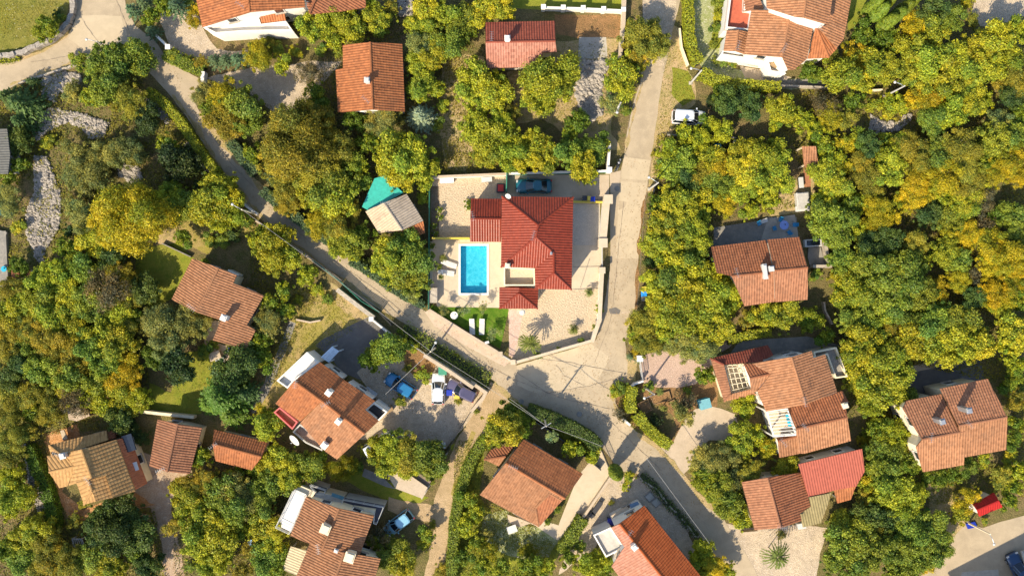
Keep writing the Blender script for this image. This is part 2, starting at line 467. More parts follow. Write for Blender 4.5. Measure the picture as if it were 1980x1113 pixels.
def blob_leaves(c, r, n, L, W, up=0.35, squash=0.85, jit=0.55, hue=0.5, shell=0.72):
    d = rdirs(int(n*1.6)); d = d[d[:, 2] > -up-rng.uniform(0, .5, len(d))][:n]; m = len(d)
    rad = r*rng.uniform(shell, 1.06, m)*(1+0.14*np.sin(d[:, 0]*7+c[0]*5)*np.cos(d[:, 1]*6+c[1]*3))
    p = np.array(c)+d*rad[:, None]*np.array([1, 1, squash])
    T = np.stack([np.clip(hue+rng.normal(0, .2, m), 0, 1), np.clip(0.5+rng.normal(0, .3, m), 0, 1)], 1)
    dn = d+np.array([0, 0, 0.35]); return cards(p, dn, L, W, T, jit)
def crown_mesh(name, R, nl, leaf, dens, kind='broad'):
    """crown centred on the origin, radius about R"""
    VV, TT = [], []
    lobes = [((0, 0, -0.02*R), 0.45*R)]; ax = rng.uniform(0.85, 1.15); q0 = rng.uniform(0, 6.28)
    for i in range(nl):
        q = i*2.39996 + rng.uniform(-.3, .3); z = rng.uniform(-0.35, 0.85); rr = math.sqrt(max(0.05, 1-z*z))
        rad = R*rng.uniform(0.42, 0.88)*(1+.2*math.cos(q-q0)+.1*math.cos(3*q+q0)); lobes.append(((math.cos(q)*rr*rad*ax, math.sin(q)*rr*rad/ax, z*rad*0.9), R*rng.choice([.12, .17, .22, .28, .36])*rng.uniform(.9, 1.1)))
    for i in range(nl//2):
        q = rng.uniform(0, 6.28); z = rng.uniform(-.25, .45); rad = R*rng.uniform(.9, 1.12); rr = math.sqrt(1-z*z)
        lobes.append(((math.cos(q)*rr*rad*ax, math.sin(q)*rr*rad/ax, z*rad*.8), R*rng.uniform(.07, .15)))
    L, W = leaf, leaf*(0.62 if kind == 'broad' else 0.34)
    for c, r in lobes:
        hue = np.clip(rng.normal(0.5, 0.24), 0, 1)
        v, t = blob_leaves(c, r, int(dens*r*r), L, W, hue=hue, jit=0.8 if kind == 'broad' else 0.9, shell=0.6 if kind == 'broad' else 0.4)
        # twigs that stick out
        VV.append(v); TT.append(t)
        k = int(dens*r*r*0.3); v, t = blob_leaves(c, r*1.32, k, L, W, hue=hue+0.05, jit=0.9, shell=0.7); VV.append(v); TT.append(t)
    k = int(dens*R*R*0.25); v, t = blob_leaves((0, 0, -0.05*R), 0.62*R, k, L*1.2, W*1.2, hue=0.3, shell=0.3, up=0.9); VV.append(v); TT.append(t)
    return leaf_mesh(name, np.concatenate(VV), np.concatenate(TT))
def branchy_mesh(name, R, nb, leaf, droop, height, per=26):
    """conifer: boughs radiating from a leader"""
    VV, TT = [], []
    for i in range(nb):
        f = i/nb; q = i*2.39996; z0 = height*(0.08+0.87*f); ln = R*(1-f*0.93)*rng.uniform(0.85, 1.1)+0.12*R
        k = max(4, int(per*(0.3+0.7*(1-f)))); s = np.linspace(0.12, 1, k)
        side = rng.uniform(-1, 1, k)*0.22*ln*(1-s*0.75)
        dx, dy = math.cos(q), math.sin(q)
        p = np.stack([dx*s*ln - dy*side, dy*s*ln + dx*side, z0 + s*ln*(0.12-droop*s) + rng.normal(0, .03*R, k)], 1)
        al = np.tile(np.array([dx, dy, 0.0]), (k, 1)) + np.stack([-dy*np.sign(side)*0.7, dx*np.sign(side)*0.7, np.zeros(k)], 1)
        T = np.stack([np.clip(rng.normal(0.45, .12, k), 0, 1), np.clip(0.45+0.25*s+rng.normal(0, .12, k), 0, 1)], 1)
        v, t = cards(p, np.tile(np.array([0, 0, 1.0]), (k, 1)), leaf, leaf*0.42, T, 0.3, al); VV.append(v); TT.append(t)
    V = np.concatenate(VV); V[:, 2] -= height*0.5
    return leaf_mesh(name, V, np.concatenate(TT))
def palm_mesh(name, R, nf, leafl):
    VV, TT = [], []
    for i in range(nf):
        q = i*2.39996; el = rng.uniform(-0.1, 1.1); k = 26; s = np.linspace(0.12, 1, k)
        dx, dy = math.cos(q), math.sin(q); out = R*(math.cos(el)*s); z = R*(math.sin(el)*s - 0.75*s*s*math.cos(el))+0.1
        for sd in (-1, 1):
            p = np.stack([dx*out - dy*sd*leafl*0.3, dy*out+dx*sd*leafl*0.3, z], 1)
            al = np.tile(np.array([dx*0.8-dy*sd, dy*0.8+dx*sd, -0.25]), (k, 1))
            T = np.stack([np.clip(rng.normal(.5, .1, k), 0, 1), np.clip(rng.normal(.55, .15, k), 0, 1)], 1)
            v, t = cards(p, np.tile(np.array([0, 0, 1.0]), (k, 1)), leafl*(1-0.5*s), 0.10, T, 0.15, al); VV.append(v); TT.append(t)
    return leaf_mesh(name, np.concatenate(VV), np.concatenate(TT))
def column_mesh(name, R, hgt, leaf, n):
    d = rdirs(n); z = rng.uniform(0, 1, n); r = R*np.clip(np.sin(np.pi*np.clip(z*0.93+0.07, 0, 1))**0.5, 0.05, 1)*rng.uniform(0.8, 1.05, n)
    q = rng.uniform(0, 2*np.pi, n); p = np.stack([np.cos(q)*r, np.sin(q)*r, (z-0.5)*hgt], 1)
    nn = np.stack([np.cos(q), np.sin(q), 0.5*np.ones(n)], 1); T = np.stack([np.clip(rng.normal(.5, .2, n), 0, 1), np.clip(rng.normal(.5, .2, n), 0, 1)], 1)
    v, t = cards(p, nn, leaf, leaf*.5, T, 0.4, np.tile(np.array([0, 0, 1.0]), (n, 1))); return leaf_mesh(name, v, t)
PROTO = {}
def get_proto(kind, cls, seed):
    key = (kind, cls, seed)
    if key in PROTO: return PROTO[key]
    R = {'S': 1.15, 'M': 2.1, 'L': 3.3}[cls]; nl = {'S': 10, 'M': 22, 'L': 38}[cls]
    if kind == 'broad': me = crown_mesh('crown', R, nl, {'S': .19, 'M': .23, 'L': .26}[cls], {'S': 1500, 'M': 1080, 'L': 830}[cls])
    elif kind == 'fine': me = crown_mesh('crown', R, int(nl*1.3), {'S': .18, 'M': .21, 'L': .24}[cls], {'S': 2000, 'M': 1500, 'L': 1200}[cls], 'fine')
    elif kind == 'sparse': me = crown_mesh('crown', R, int(nl*1.2), {'S': .2, 'M': .24, 'L': .26}[cls], {'S': 600, 'M': 420, 'L': 320}[cls], 'fine')
    elif kind == 'conifer': me = branchy_mesh('crown', R, {'S': 40, 'M': 70, 'L': 110}[cls], {'S': .3, 'M': .42, 'L': .5}[cls], 0.28, R*2.2, {'S': 20, 'M': 36, 'L': 50}[cls])
    elif kind == 'palm': me = palm_mesh('crown', R, 19, 0.55 if cls != 'S' else 0.32)
    elif kind == 'column': me = column_mesh('crown', 0.7, 5.5, 0.3, 2600)
    PROTO[key] = (me, R); return PROTO[key]
def trunk_proto():
    out = []
    for s in range(3):
        mb = MB(); r_ = random.Random(s)
        mb.tube([(0, 0, 0), (0.02, 0.01, 0.35), (0.03*r_.uniform(-1, 1), 0.03, 0.7)], 0.075, 7, 0.05)
        for k in range(6):
            q = k*2.4+s; e = 0.42
            mb.tube([(0, 0, 0.45+0.03*k), (math.cos(q)*e*0.5, math.sin(q)*e*0.5, 0.72), (math.cos(q)*e, math.sin(q)*e, 0.98)], 0.035, 5, 0.012)
        me = bpy.data.meshes.new('trunk'); me.from_pydata(mb.v, [], mb.f); me.update(); me.materials.append(BARK); out.append(me)
    return out
TRUNKS = trunk_proto()
COL = {'q': (.26, .36, .19),  # linear colours
 'y': (0.330, 0.350, 0.032), 'g': (0.205, 0.255, 0.036), 'd': (0.085, 0.130, 0.032), 'D': (0.050, 0.080, 0.025),  # D: near-black green with shade put into the crown colour
 'o': (0.300, 0.275, 0.040), 'a': (0.410, 0.345, 0.020), 's': (0.260, 0.275, 0.090), 'v': (0.26, 0.28, 0.11), 'b': (0.110, 0.170, 0.095),
 'c': (0.075, 0.125, 0.040), 'G': (0.110, 0.190, 0.020), 't': (0.150, 0.120, 0.065), 'K': (0.220, 0.215, 0.010), 'B': (0.230, 0.290, 0.230),
 'p': (0.150, 0.180, 0.040), 'k': (0.140, 0.190, 0.020)}
CW = {'q': 'round silvery', 'y': 'yellow-green', 'g': 'mid green', 'd': 'dark green', 'D': 'deep green', 'o': 'olive-brown', 'a': 'golden yellow', 's': 'grey-green',
      'b': 'blue-green', 'c': 'dark feathery', 'G': 'bright feathery', 'v': 'sparse silvery', 't': 'sparse brownish', 'K': 'bright yellow-green conifer', 'B': 'silvery blue', 'p': 'spiky green', 'k': 'slender green'}
KIND = {'q': 'fine', 'y': 'broad', 'g': 'broad', 'd': 'broad', 'D': 'broad', 'o': 'fine', 'a': 'fine', 's': 'fine', 'b': 'conifer', 'c': 'conifer', 'G': 'conifer',
        't': 'sparse', 'v': 'sparse', 'K': 'fine', 'B': 'conifer', 'p': 'palm', 'k': 'column'}
TREES = []
def trees(fr, items):
    for it in items:
        x, y, r, k = it[:4]; px = fr((x, y)); TREES.append([px[0], px[1], r*fr.k, k, it[4] if len(it) > 4 else None])
LAND = [('the swimming pool', 916, 520), ('the red-roofed villa', 1040, 460), ('the teal canopy', 735, 365), ('the brown-roofed shed', 765, 415),
 ('the square terracotta house', 716, 150), ('the white top house', 490, 40), ('the pink-and-red roofed cottage', 1006, 86),
 ('the big white house', 1520, 70), ('the small woodshed', 1566, 300), ('the blue table patio', 1470, 530),
 ('the pergola house', 1510, 770), ('the two-chimney house', 1845, 820), ('the red metal roof', 1600, 910), ('the tiny red kiosk', 1910, 975),
 ('the L-shaped house', 420, 590), ('the ochre-roofed house', 190, 900), ('the brown garage roof', 340, 862), ('the small orange roof', 465, 870),
 ('the orange double house', 640, 790), ('the corner terrace house', 650, 1030), ('the pink-and-orange gabled house', 1030, 930),
 ('the bottom orange roof', 1255, 1040), ('the top left meadow', 50, 50), ('the long stone heap', 90, 400), ('the grey edge shed', 8, 290),
 ('the white van', 1328, 229), ('the road junction', 1090, 740), ('the three parked cars', 840, 750), ('the pale blue car', 770, 1008), ('the top right yard', 1930, 30),
 ('the dirt track', 890, 920), ('the dark corner car', 1952, 1095), ('the top left fork', 260, 70), ('the upper lane bend', 1240, 130), ('the meadow wall', 90, 90)]
def direction(dx, dy):
    q = math.degrees(math.atan2(-dy, dx)) % 360
    return ['right of', 'upper right of', 'above', 'upper left of', 'left of', 'lower left of', 'below', 'lower right of'][int(((q+22.5) % 360)//45)]
ORD = ['', 'second nearest ', 'third nearest ', 'fourth nearest ', 'fifth nearest ', 'sixth nearest ', 'seventh nearest ', 'eighth nearest ', 'ninth nearest ', 'tenth nearest ', 'eleventh nearest ', 'twelfth nearest ']
def noun_of(k, rm):
    kd = KIND[k]
    if kd in ('conifer', 'palm', 'column'): return {'conifer': 'conifer_tree', 'palm': 'palm_tree', 'column': 'cypress_tree'}[kd]
    if rm < 1.12: return 'shrub'
    return {'s': 'olive_tree', 'v': 'olive_tree', 'o': 'autumn_tree', 'a': 'autumn_tree', 't': 'autumn_tree', 'K': 'autumn_tree'}.get(k, 'broadleaf_tree')
def plant_trees():
    rank = {}; global TREES
    big = sorted(TREES, key=lambda t: -t[2]); keep = []
    for t in big:
        if any(math.hypot(t[0]-q[0], t[1]-q[1]) < 0.42*q[2] and t[2] < q[2]*0.98 for q in keep if q[2] > 22): continue
        keep.append(t)
    TREES = keep; rest = []; cnt = 0; keep = []
    for t in TREES:
        if -60 < t[0] < 2040 and -60 < t[1] < 1175 and noun_of(t[3], t[2]/PPM*.98) == 'broadleaf_tree':
            cnt += 1
            if cnt > 298: rest.append(t); continue
        keep.append(t)
    TREES = keep
    if rest:
        VV, TT = [], []
        for x, y, r, k, h in rest:
            rm = r/PPM*.98; me, R = get_proto('broad', 'S' if rm < 1.5 else 'M' if rm < 2.7 else 'L', random.randrange(4)); n = len(me.vertices)
            v = np.empty(n*3, np.float32); me.vertices.foreach_get('co', v); v = v.reshape(-1, 3); c = np.empty(n*4, np.float32); me.attributes['tint'].data.foreach_get('color', c); c = c.reshape(-1, 4)[::4, :2].copy()
            hc = (.7+rm*.85); w_ = P(x, y, hc); q = random.uniform(0, 6.28); s = rm/R
            v = v*s; v = np.stack([v[:, 0]*math.cos(q)-v[:, 1]*math.sin(q)+w_.x, v[:, 0]*math.sin(q)+v[:, 1]*math.cos(q)+w_.y, v[:, 2]+hc], 1)
            dh = {'y': .1, 'g': -.2, 'd': -.5, 'D': -.7}[k]; c[:, 0] = np.clip(c[:, 0]+dh, 0, 1); c[:, 1] = np.clip(c[:, 1]+dh*.6, 0, 1); VV.append(v); TT.append(c)
        me = leaf_mesh('thicket', np.concatenate(VV), np.concatenate(TT)); o = bpy.data.objects.new('thicket', me); C.objects.link(o); o.color = (.27, .31, .024, 1)
        tag(o, 'smaller green crowns filling the gaps between the larger trees', 'thicket', kind='stuff'); print('merged', len(rest), 'kept', len(keep))
    for t in TREES:
        x, y, r, k, h = t
        if x < -60 or x > 2040 or y < -60 or y > 1175: continue
        best = min(LAND, key=lambda l: (l[1]-x)**2+(l[2]-y)**2); dd = math.hypot(best[1]-x, best[2]-y)
        size = 'tall' if k == 'k' else 'small' if r < 17 else 'large' if r > 36 else 'mid-sized'
        rank.setdefault((size, k, best[0], direction(x-best[1], y-best[2])), []).append((dd, t))
    n = 0
    for (size, k, lm, dr), lst in rank.items():
        lst.sort(key=lambda q: q[0])
        for i, (dd, t) in enumerate(lst):
            x, y, r, _, h = t; rm = r/PPM*0.98
            kd = KIND[k]; nm = noun_of(k, rm); shrub = nm == 'shrub'
            cls = 'S' if rm < 1.5 else 'M' if rm < 2.7 else 'L'
            ns = {'broad': 6, 'fine': 4, 'sparse': 3}.get(kd, 2)
            me, R = get_proto(kd, cls, n % ns); n += 1
            rr = random.Random(int(x*7+y*13))
            if kd == 'palm': hc = h or (2.2 if rm > 0.9 else 1.0)
            elif kd == 'column': hc = 3.2
            elif kd == 'conifer': hc = h or rm*1.15 + 0.3
            elif shrub: hc = h or rm*0.75
            else: hc = h or (0.7 + rm*0.85)*rr.uniform(0.88, 1.2)
            noun = {'conifer': 'conifer', 'palm': 'palm', 'column': 'cypress'}.get(kd, 'bush' if shrub else 'tree')
            cat = {'conifer': 'conifer', 'palm': 'palm', 'column': 'cypress'}.get(kd, 'shrub' if shrub else 'tree')
            w_ = P(x, y, hc); s = rm/R
            if kd == 'column': s = 1.0
            lead = ORD[min(i, 11)] if i else ('nearest ' if len(lst) > 1 else '')
            cw = CW[k].replace(' conifer', '') if kd != 'conifer' else CW[k]
            root = thing(nm, (w_.x, w_.y, 0), f"{size} {cw} {noun}, {lead}{dr} {lm}", cat, nm.replace('_', ' ')+'s of the neighbourhood', rr.uniform(0, 6.28))
            cr = bpy.data.objects.new('crown', me); C.objects.link(cr); cr.parent = root; cr.location = (0, 0, hc)
            zs = rr.uniform(0.85, 1.1) if not shrub else 0.8
            if kd == 'column': tilt = 0; zs = 1.0
            cr.scale = (s*rr.uniform(0.86, 1.14), s*rr.uniform(0.86, 1.14), s*zs)
            c = COL[k]; j = rr.uniform(0.82, 1.2); hs = rr.uniform(-0.12, 0.12)
            cr.color = (c[0]*j*(1+hs), c[1]*j, c[2]*j*(1-hs), 1)
            if not shrub and not (kd == 'palm' and rm < 0.5):
                tk = bpy.data.objects.new('trunk', TRUNKS[n % 3]); C.objects.link(tk); tk.parent = root
                tk.scale = (rm*0.9 if kd != 'palm' else 0.9, rm*0.9 if kd != 'palm' else 0.9, hc/0.75)
def hedge(fr, pts, width, height, k, label, leaf=0.2, dens=170, name='hedge', ragged=0.12):
    px = fr.L(pts); pts = [P2(p) for p in px]; wd = width*fr.k/PPM; VV, TT = [], []; mb = MB()
    for a, b in zip(pts[:-1], pts[1:]):
        L = (b-a).length; t = (b-a)/L; nn = Vector((-t.y, t.x, 0)); n = int(dens*L*(wd+2*height*0.8))
        s = rng.uniform(-0.03, 1.03, n); face = rng.uniform(0, wd+1.6*height, n)
        top = face < wd; side = np.where(face < wd+0.8*height, 1, -1)
        off = np.where(top, face-wd/2, side*wd/2); zz = np.where(top, height, rng.uniform(0.03, 1, n)*height)
        off = off + rng.normal(0, ragged*0.6, n); zz = zz + rng.normal(0, ragged*0.5, n)
        lump = 0.14*np.sin(s*L*2.3)*np.sin(s*L*0.9+1)
        off = off*(1+lump*0.6); zz = np.maximum(0.03, zz*(1+lump*0.6))
        p = np.array(a)[None]*(1-s[:, None]) + np.array(b)[None]*s[:, None] + np.array(nn)[None]*off[:, None]; p[:, 2] = zz
        nr = np.where(top[:, None], np.array([[0, 0, 1.0]]), np.array(nn)[None]*side[:, None])
        T = np.stack([np.clip(rng.normal(.5, .2, n), 0, 1), np.clip(rng.normal(.5, .22, n), 0, 1)], 1)
        v, tt = cards(p, nr, leaf, leaf*0.6, T, 0.5); VV.append(v); TT.append(tt)
        mb.prism([tuple((a+nn*wd*0.36)[:2]), tuple((a-nn*wd*0.36)[:2]), tuple((b-nn*wd*0.36)[:2]), tuple((b+nn*wd*0.36)[:2])], 0, height*0.82)
    me = leaf_mesh('foliage', np.concatenate(VV), np.concatenate(TT))
    m = sum(pts, Vector())/len(pts); root = thing(name, (m.x, m.y, 0), label, 'hedge')
    me.transform(Matrix.Translation((-m.x, -m.y, 0)))
    o = bpy.data.objects.new('foliage', me); C.objects.link(o); o.parent = root; o.color = (*COL[k], 1)
    mb.build('twig_core', CORE, root)
    return root
def undergrowth(name, polys, n, hmax, color, leaf, label, avoid=(), size_var=True, zlo=0.02):
    """ground cover as one object: leaf sprays clumped by noise"""
    P_ = [[(v.x, v.y) for v in (P2(p) for p in poly)] for poly in polys]; tot = sum(abs(area(p)) for p in P_); VV, TT = [], []
    av = [[(v.x, v.y) for v in (P2(p) for p in poly)] for poly in avoid]
    for poly in P_:
        xs = [p[0] for p in poly]; ys = [p[1] for p in poly]; m = int(n*abs(area(poly))/tot); pp = []
        while len(pp) < m:
            x, y = random.uniform(min(xs), max(xs)), random.uniform(min(ys), max(ys))
            if not inside((x, y), poly) or any(inside((x, y), q) for q in av): continue
            f = mnoise.noise(Vector((x*0.35, y*0.35, 5))) + 0.6*mnoise.noise(Vector((x*1.3, y*1.3, 9)))
            if f < random.uniform(-0.55, 0.1): continue
            pp.append((x, y, zlo + hmax*max(0.05, min(1, 0.5+f))*random.random(), f))
        a = np.array(pp); k = len(a)
        T = np.stack([np.clip(0.5+a[:, 3]*0.8+rng.normal(0, .2, k), 0, 1), np.clip(rng.normal(.5, .2, k), 0, 1)], 1)
        v, t = cards(a[:, :3], np.tile(np.array([0, 0, 1.0]), (k, 1)), leaf, leaf*0.5, T, 0.7); v[:, 2] = np.maximum(v[:, 2], 0.03); VV.append(v); TT.append(t)
    me = leaf_mesh(name, np.concatenate(VV), np.concatenate(TT)); o = bpy.data.objects.new(name, me); C.objects.link(o); o.color = (*color, 1)
    return tag(o, label, 'ground cover', kind='stuff')
def rubble(fr, poly, n, label, size=(0.10, 0.26), mat=None, pile=0.35):
    pts = [P2(p) for p in fr.L(poly)]; poly = [(p.x, p.y) for p in pts]; mb = MB()
    xs = [p[0] for p in poly]; ys = [p[1] for p in poly]; k = 0
    ico = [(0, 0, 1), (.9, 0, .3), (.28, .85, .3), (-.72, .53, .35), (-.72, -.53, .25), (.28, -.85, .3), (.72, .53, -.4), (-.28, .85, -.4), (-.9, 0, -.4), (-.28, -.85, -.4), (.72, -.53, -.4)]
    fcs = [(0,1,2),(0,2,3),(0,3,4),(0,4,5),(0,5,1),(1,6,2),(2,7,3),(3,8,4),(4,9,5),(5,10,1),(2,6,7),(3,7,8),(4,8,9),(5,9,10),(1,10,6)]
    while k < n:
        x, y = random.uniform(min(xs), max(xs)), random.uniform(min(ys), max(ys))
        if not inside((x, y), poly): continue
        k += 1; s = random.uniform(*size)*(1.5 if random.random() < 0.12 else 1); q = random.uniform(0, 6.28); sx, sy, sz = s*random.uniform(.7, 1.4), s*random.uniform(.6, 1.1), s*random.uniform(.4, .8)
        h = pile*max(0, 0.5+mnoise.noise(Vector((x*0.6, y*0.6, 2))))*random.random(); tl = random.uniform(-.5, .5)
        vs = []
        for a, b, c in ico:
            a, b, c = a*sx*random.uniform(.8, 1.15), b*sy*random.uniform(.8, 1.15), c*sz; c += a*tl*0.6
            vs.append((x+a*math.cos(q)-b*math.sin(q), y+a*math.sin(q)+b*math.cos(q), h+c+sz*0.3))
        mb.add(vs, fcs)
    return tag(mb.build('loose_stones', mat or STONES), label, 'stones', kind='stuff')
STONES = ground_mat('limestone_rubble', (0.42, 0.37, 0.31), (0.28, 0.25, 0.22), (0.19, 0.17, 0.14), 2.2, 3.5, 9, 0.35)

# ---------------------------------------------------------------- walls, fences
def wall(fr, pts, width, height, mat, label, cat='wall', name='garden_wall', cap=None, pillars=(), closed=False, wob=0.0):
    px = fr.L(pts); p3 = [P2(p) for p in px]
    if closed: p3.append(p3[0])
    if wob:
        q = []
        for a, b in zip(p3[:-1], p3[1:]):
            n = max(1, int((b-a).length/0.5)); q += [a.lerp(b, i/n)+Vector((rng.normal(0, wob), rng.normal(0, wob), 0)) for i in range(n)]
        p3 = q+[p3[-1]]
    m = sum(p3, Vector())/len(p3); root = thing(name, (m.x, m.y, 0), label, cat); mb = MB(); cb = MB()
    for i, (a, b) in enumerate(zip(p3[:-1], p3[1:])):
        t = (b-a).normalized(); nn = Vector((-t.y, t.x, 0)); e = t*width*(0.5 if i % 2 else 0.497) if not wob else t*0.01
        wv = width*(rng.uniform(0.85, 1.15) if wob else 1.0 - 0.006*(i % 2)); hv = height*(rng.uniform(0.85, 1.1) if wob else 1.0 - 0.004*(i % 2))
        mb.prism([tuple((a-e+nn*wv/2)[:2]), tuple((a-e-nn*wv/2)[:2]), tuple((b+e-nn*wv/2)[:2]), tuple((b+e+nn*wv/2)[:2])], -0.1, hv)
        if cap: cb.prism([tuple((a-e*1.1+nn*(wv/2+.04))[:2]), tuple((a-e*1.1-nn*(wv/2+.04))[:2]), tuple((b+e*1.1-nn*(wv/2+.04))[:2]), tuple((b+e*1.1+nn*(wv/2+.04))[:2])], hv, hv+0.05+0.003*(i % 2))
    mb.build('wall_body', mat, root)
    if cap: cb.build('coping', cap, root)
    for p in pillars:
        w_ = P2(fr(p)); MB().box((w_.x, w_.y, 0), width+0.22, width+0.22, height+0.18).box((w_.x, w_.y, height+0.18), width+0.34, width+0.34, 0.08).build('pillar', mat if not cap else cap, root)
    return root
def slat_fence(fr, pts, height, mat, label, name='garden_fence', gap=1.8, mesh_panel=True, cat='fence'):
    p3 = [P2(p) for p in fr.L(pts)]; m = sum(p3, Vector())/len(p3); root = thing(name, (m.x, m.y, 0), label, cat); pn = MB()
    for a, b in zip(p3[:-1], p3[1:]):
        L = (b-a).length; n = max(1, round(L/gap)); q = math.atan2((b-a).y, (b-a).x)
        for i in range(n+1):
            p = a.lerp(b, i/n); MB().box((p.x, p.y, 0), 0.07, 0.07, height+0.06, q).build('post', mat, root)
        c = (a+b)/2
        for k in range(int(height/0.14)): pn.box((c.x, c.y, 0.08+k*0.14), L, 0.03, 0.09, q)
    pn.build('panel', mat, root); return root
def gate(fr, a, b, height, mat, label, name='metal_gate'):
    a, b = P2(fr(a)), P2(fr(b)); L = (b-a).length; q = math.atan2((b-a).y, (b-a).x); c = (a+b)/2
    root = thing(name, (c.x, c.y, 0), label, 'gate'); fm = MB(); t = (b-a)/L
    for z in (0.1, height*0.5, height): fm.tube([a+Vector((0, 0, z)), b+Vector((0, 0, z))], 0.03, 6)
    for e in (0, 1): fm.tube([a.lerp(b, e)+Vector((0, 0, 0.05)), a.lerp(b, e)+Vector((0, 0, height))], 0.035, 6)
    fm.build('gate_frame', mat, root); bm_ = MB(); n = int(L/0.14)
    for i in range(1, n): p = a.lerp(b, i/n); bm_.box((p.x, p.y, 0.1), 0.025, 0.025, height-0.1, q)
    bm_.build('bars', mat, root); h_ = a.lerp(b, 0.9); MB().box((h_.x, h_.y, height*0.55), 0.14, 0.1, 0.05, q).build('handle', DARK, root)
    return root
def lamp_post(fr, p, hgt, arm_dir, label, mat=None, lamp=True, arm=1.0):
    w_ = P2(fr(p)); root = thing('street_lamp' if lamp else 'utility_pole', (w_.x, w_.y, 0), label, 'street lamp' if lamp else 'pole', 'poles along the lanes')
    mat = mat or CONC; MB().tube([w_, w_+Vector((0, 0, hgt))], 0.13, 8, 0.08).build('pole', mat, root)
    MB().box((w_.x, w_.y, 0), 0.4, 0.4, 0.12).build('base', CONC, root)
    t = Vector((math.cos(arm_dir), math.sin(arm_dir), 0)); top = w_+Vector((0, 0, hgt))
    if lamp:
        MB().tube([top-Vector((0, 0, .3)), top+t*arm*0.5+Vector((0, 0, .1)), top+t*arm+Vector((0, 0, .12))], 0.035, 6).build('arm', STEEL, root)
        c = top+t*(arm+0.2)+Vector((0, 0, 0.02)); hd = MB()
        hd.lathe(c, [(0.05, 0.12), (0.13, 0.08), (0.17, 0.0), (0.13, -0.05), (0.04, -0.07)], 12); hd.build('lamp_head', METAL, root, smooth=True)
    if lamp: return w_+Vector((0, 0, hgt-0.35))
    x = Vector((-t.y, t.x, 0)); cr = MB(); cr.box(tuple(top-Vector((0, 0, 0.5))), 0.07, 1.3, 0.07, math.atan2(x.y, x.x)+math.pi/2)
    cr.build('crossarm', STEEL, root)
    return w_+Vector((0, 0, hgt-0.35))
def wire(a, b, sag, label):
    pts = [a.lerp(b, i/16)-Vector((0, 0, sag*4*(i/16)*(1-i/16))) for i in range(17)]
    o = MB().tube(pts, 0.022, 4).build('overhead_cable', plain('cable', (0.30, 0.29, 0.27), 0.6)); return tag(o, label, 'cable', 'overhead cables between the poles')
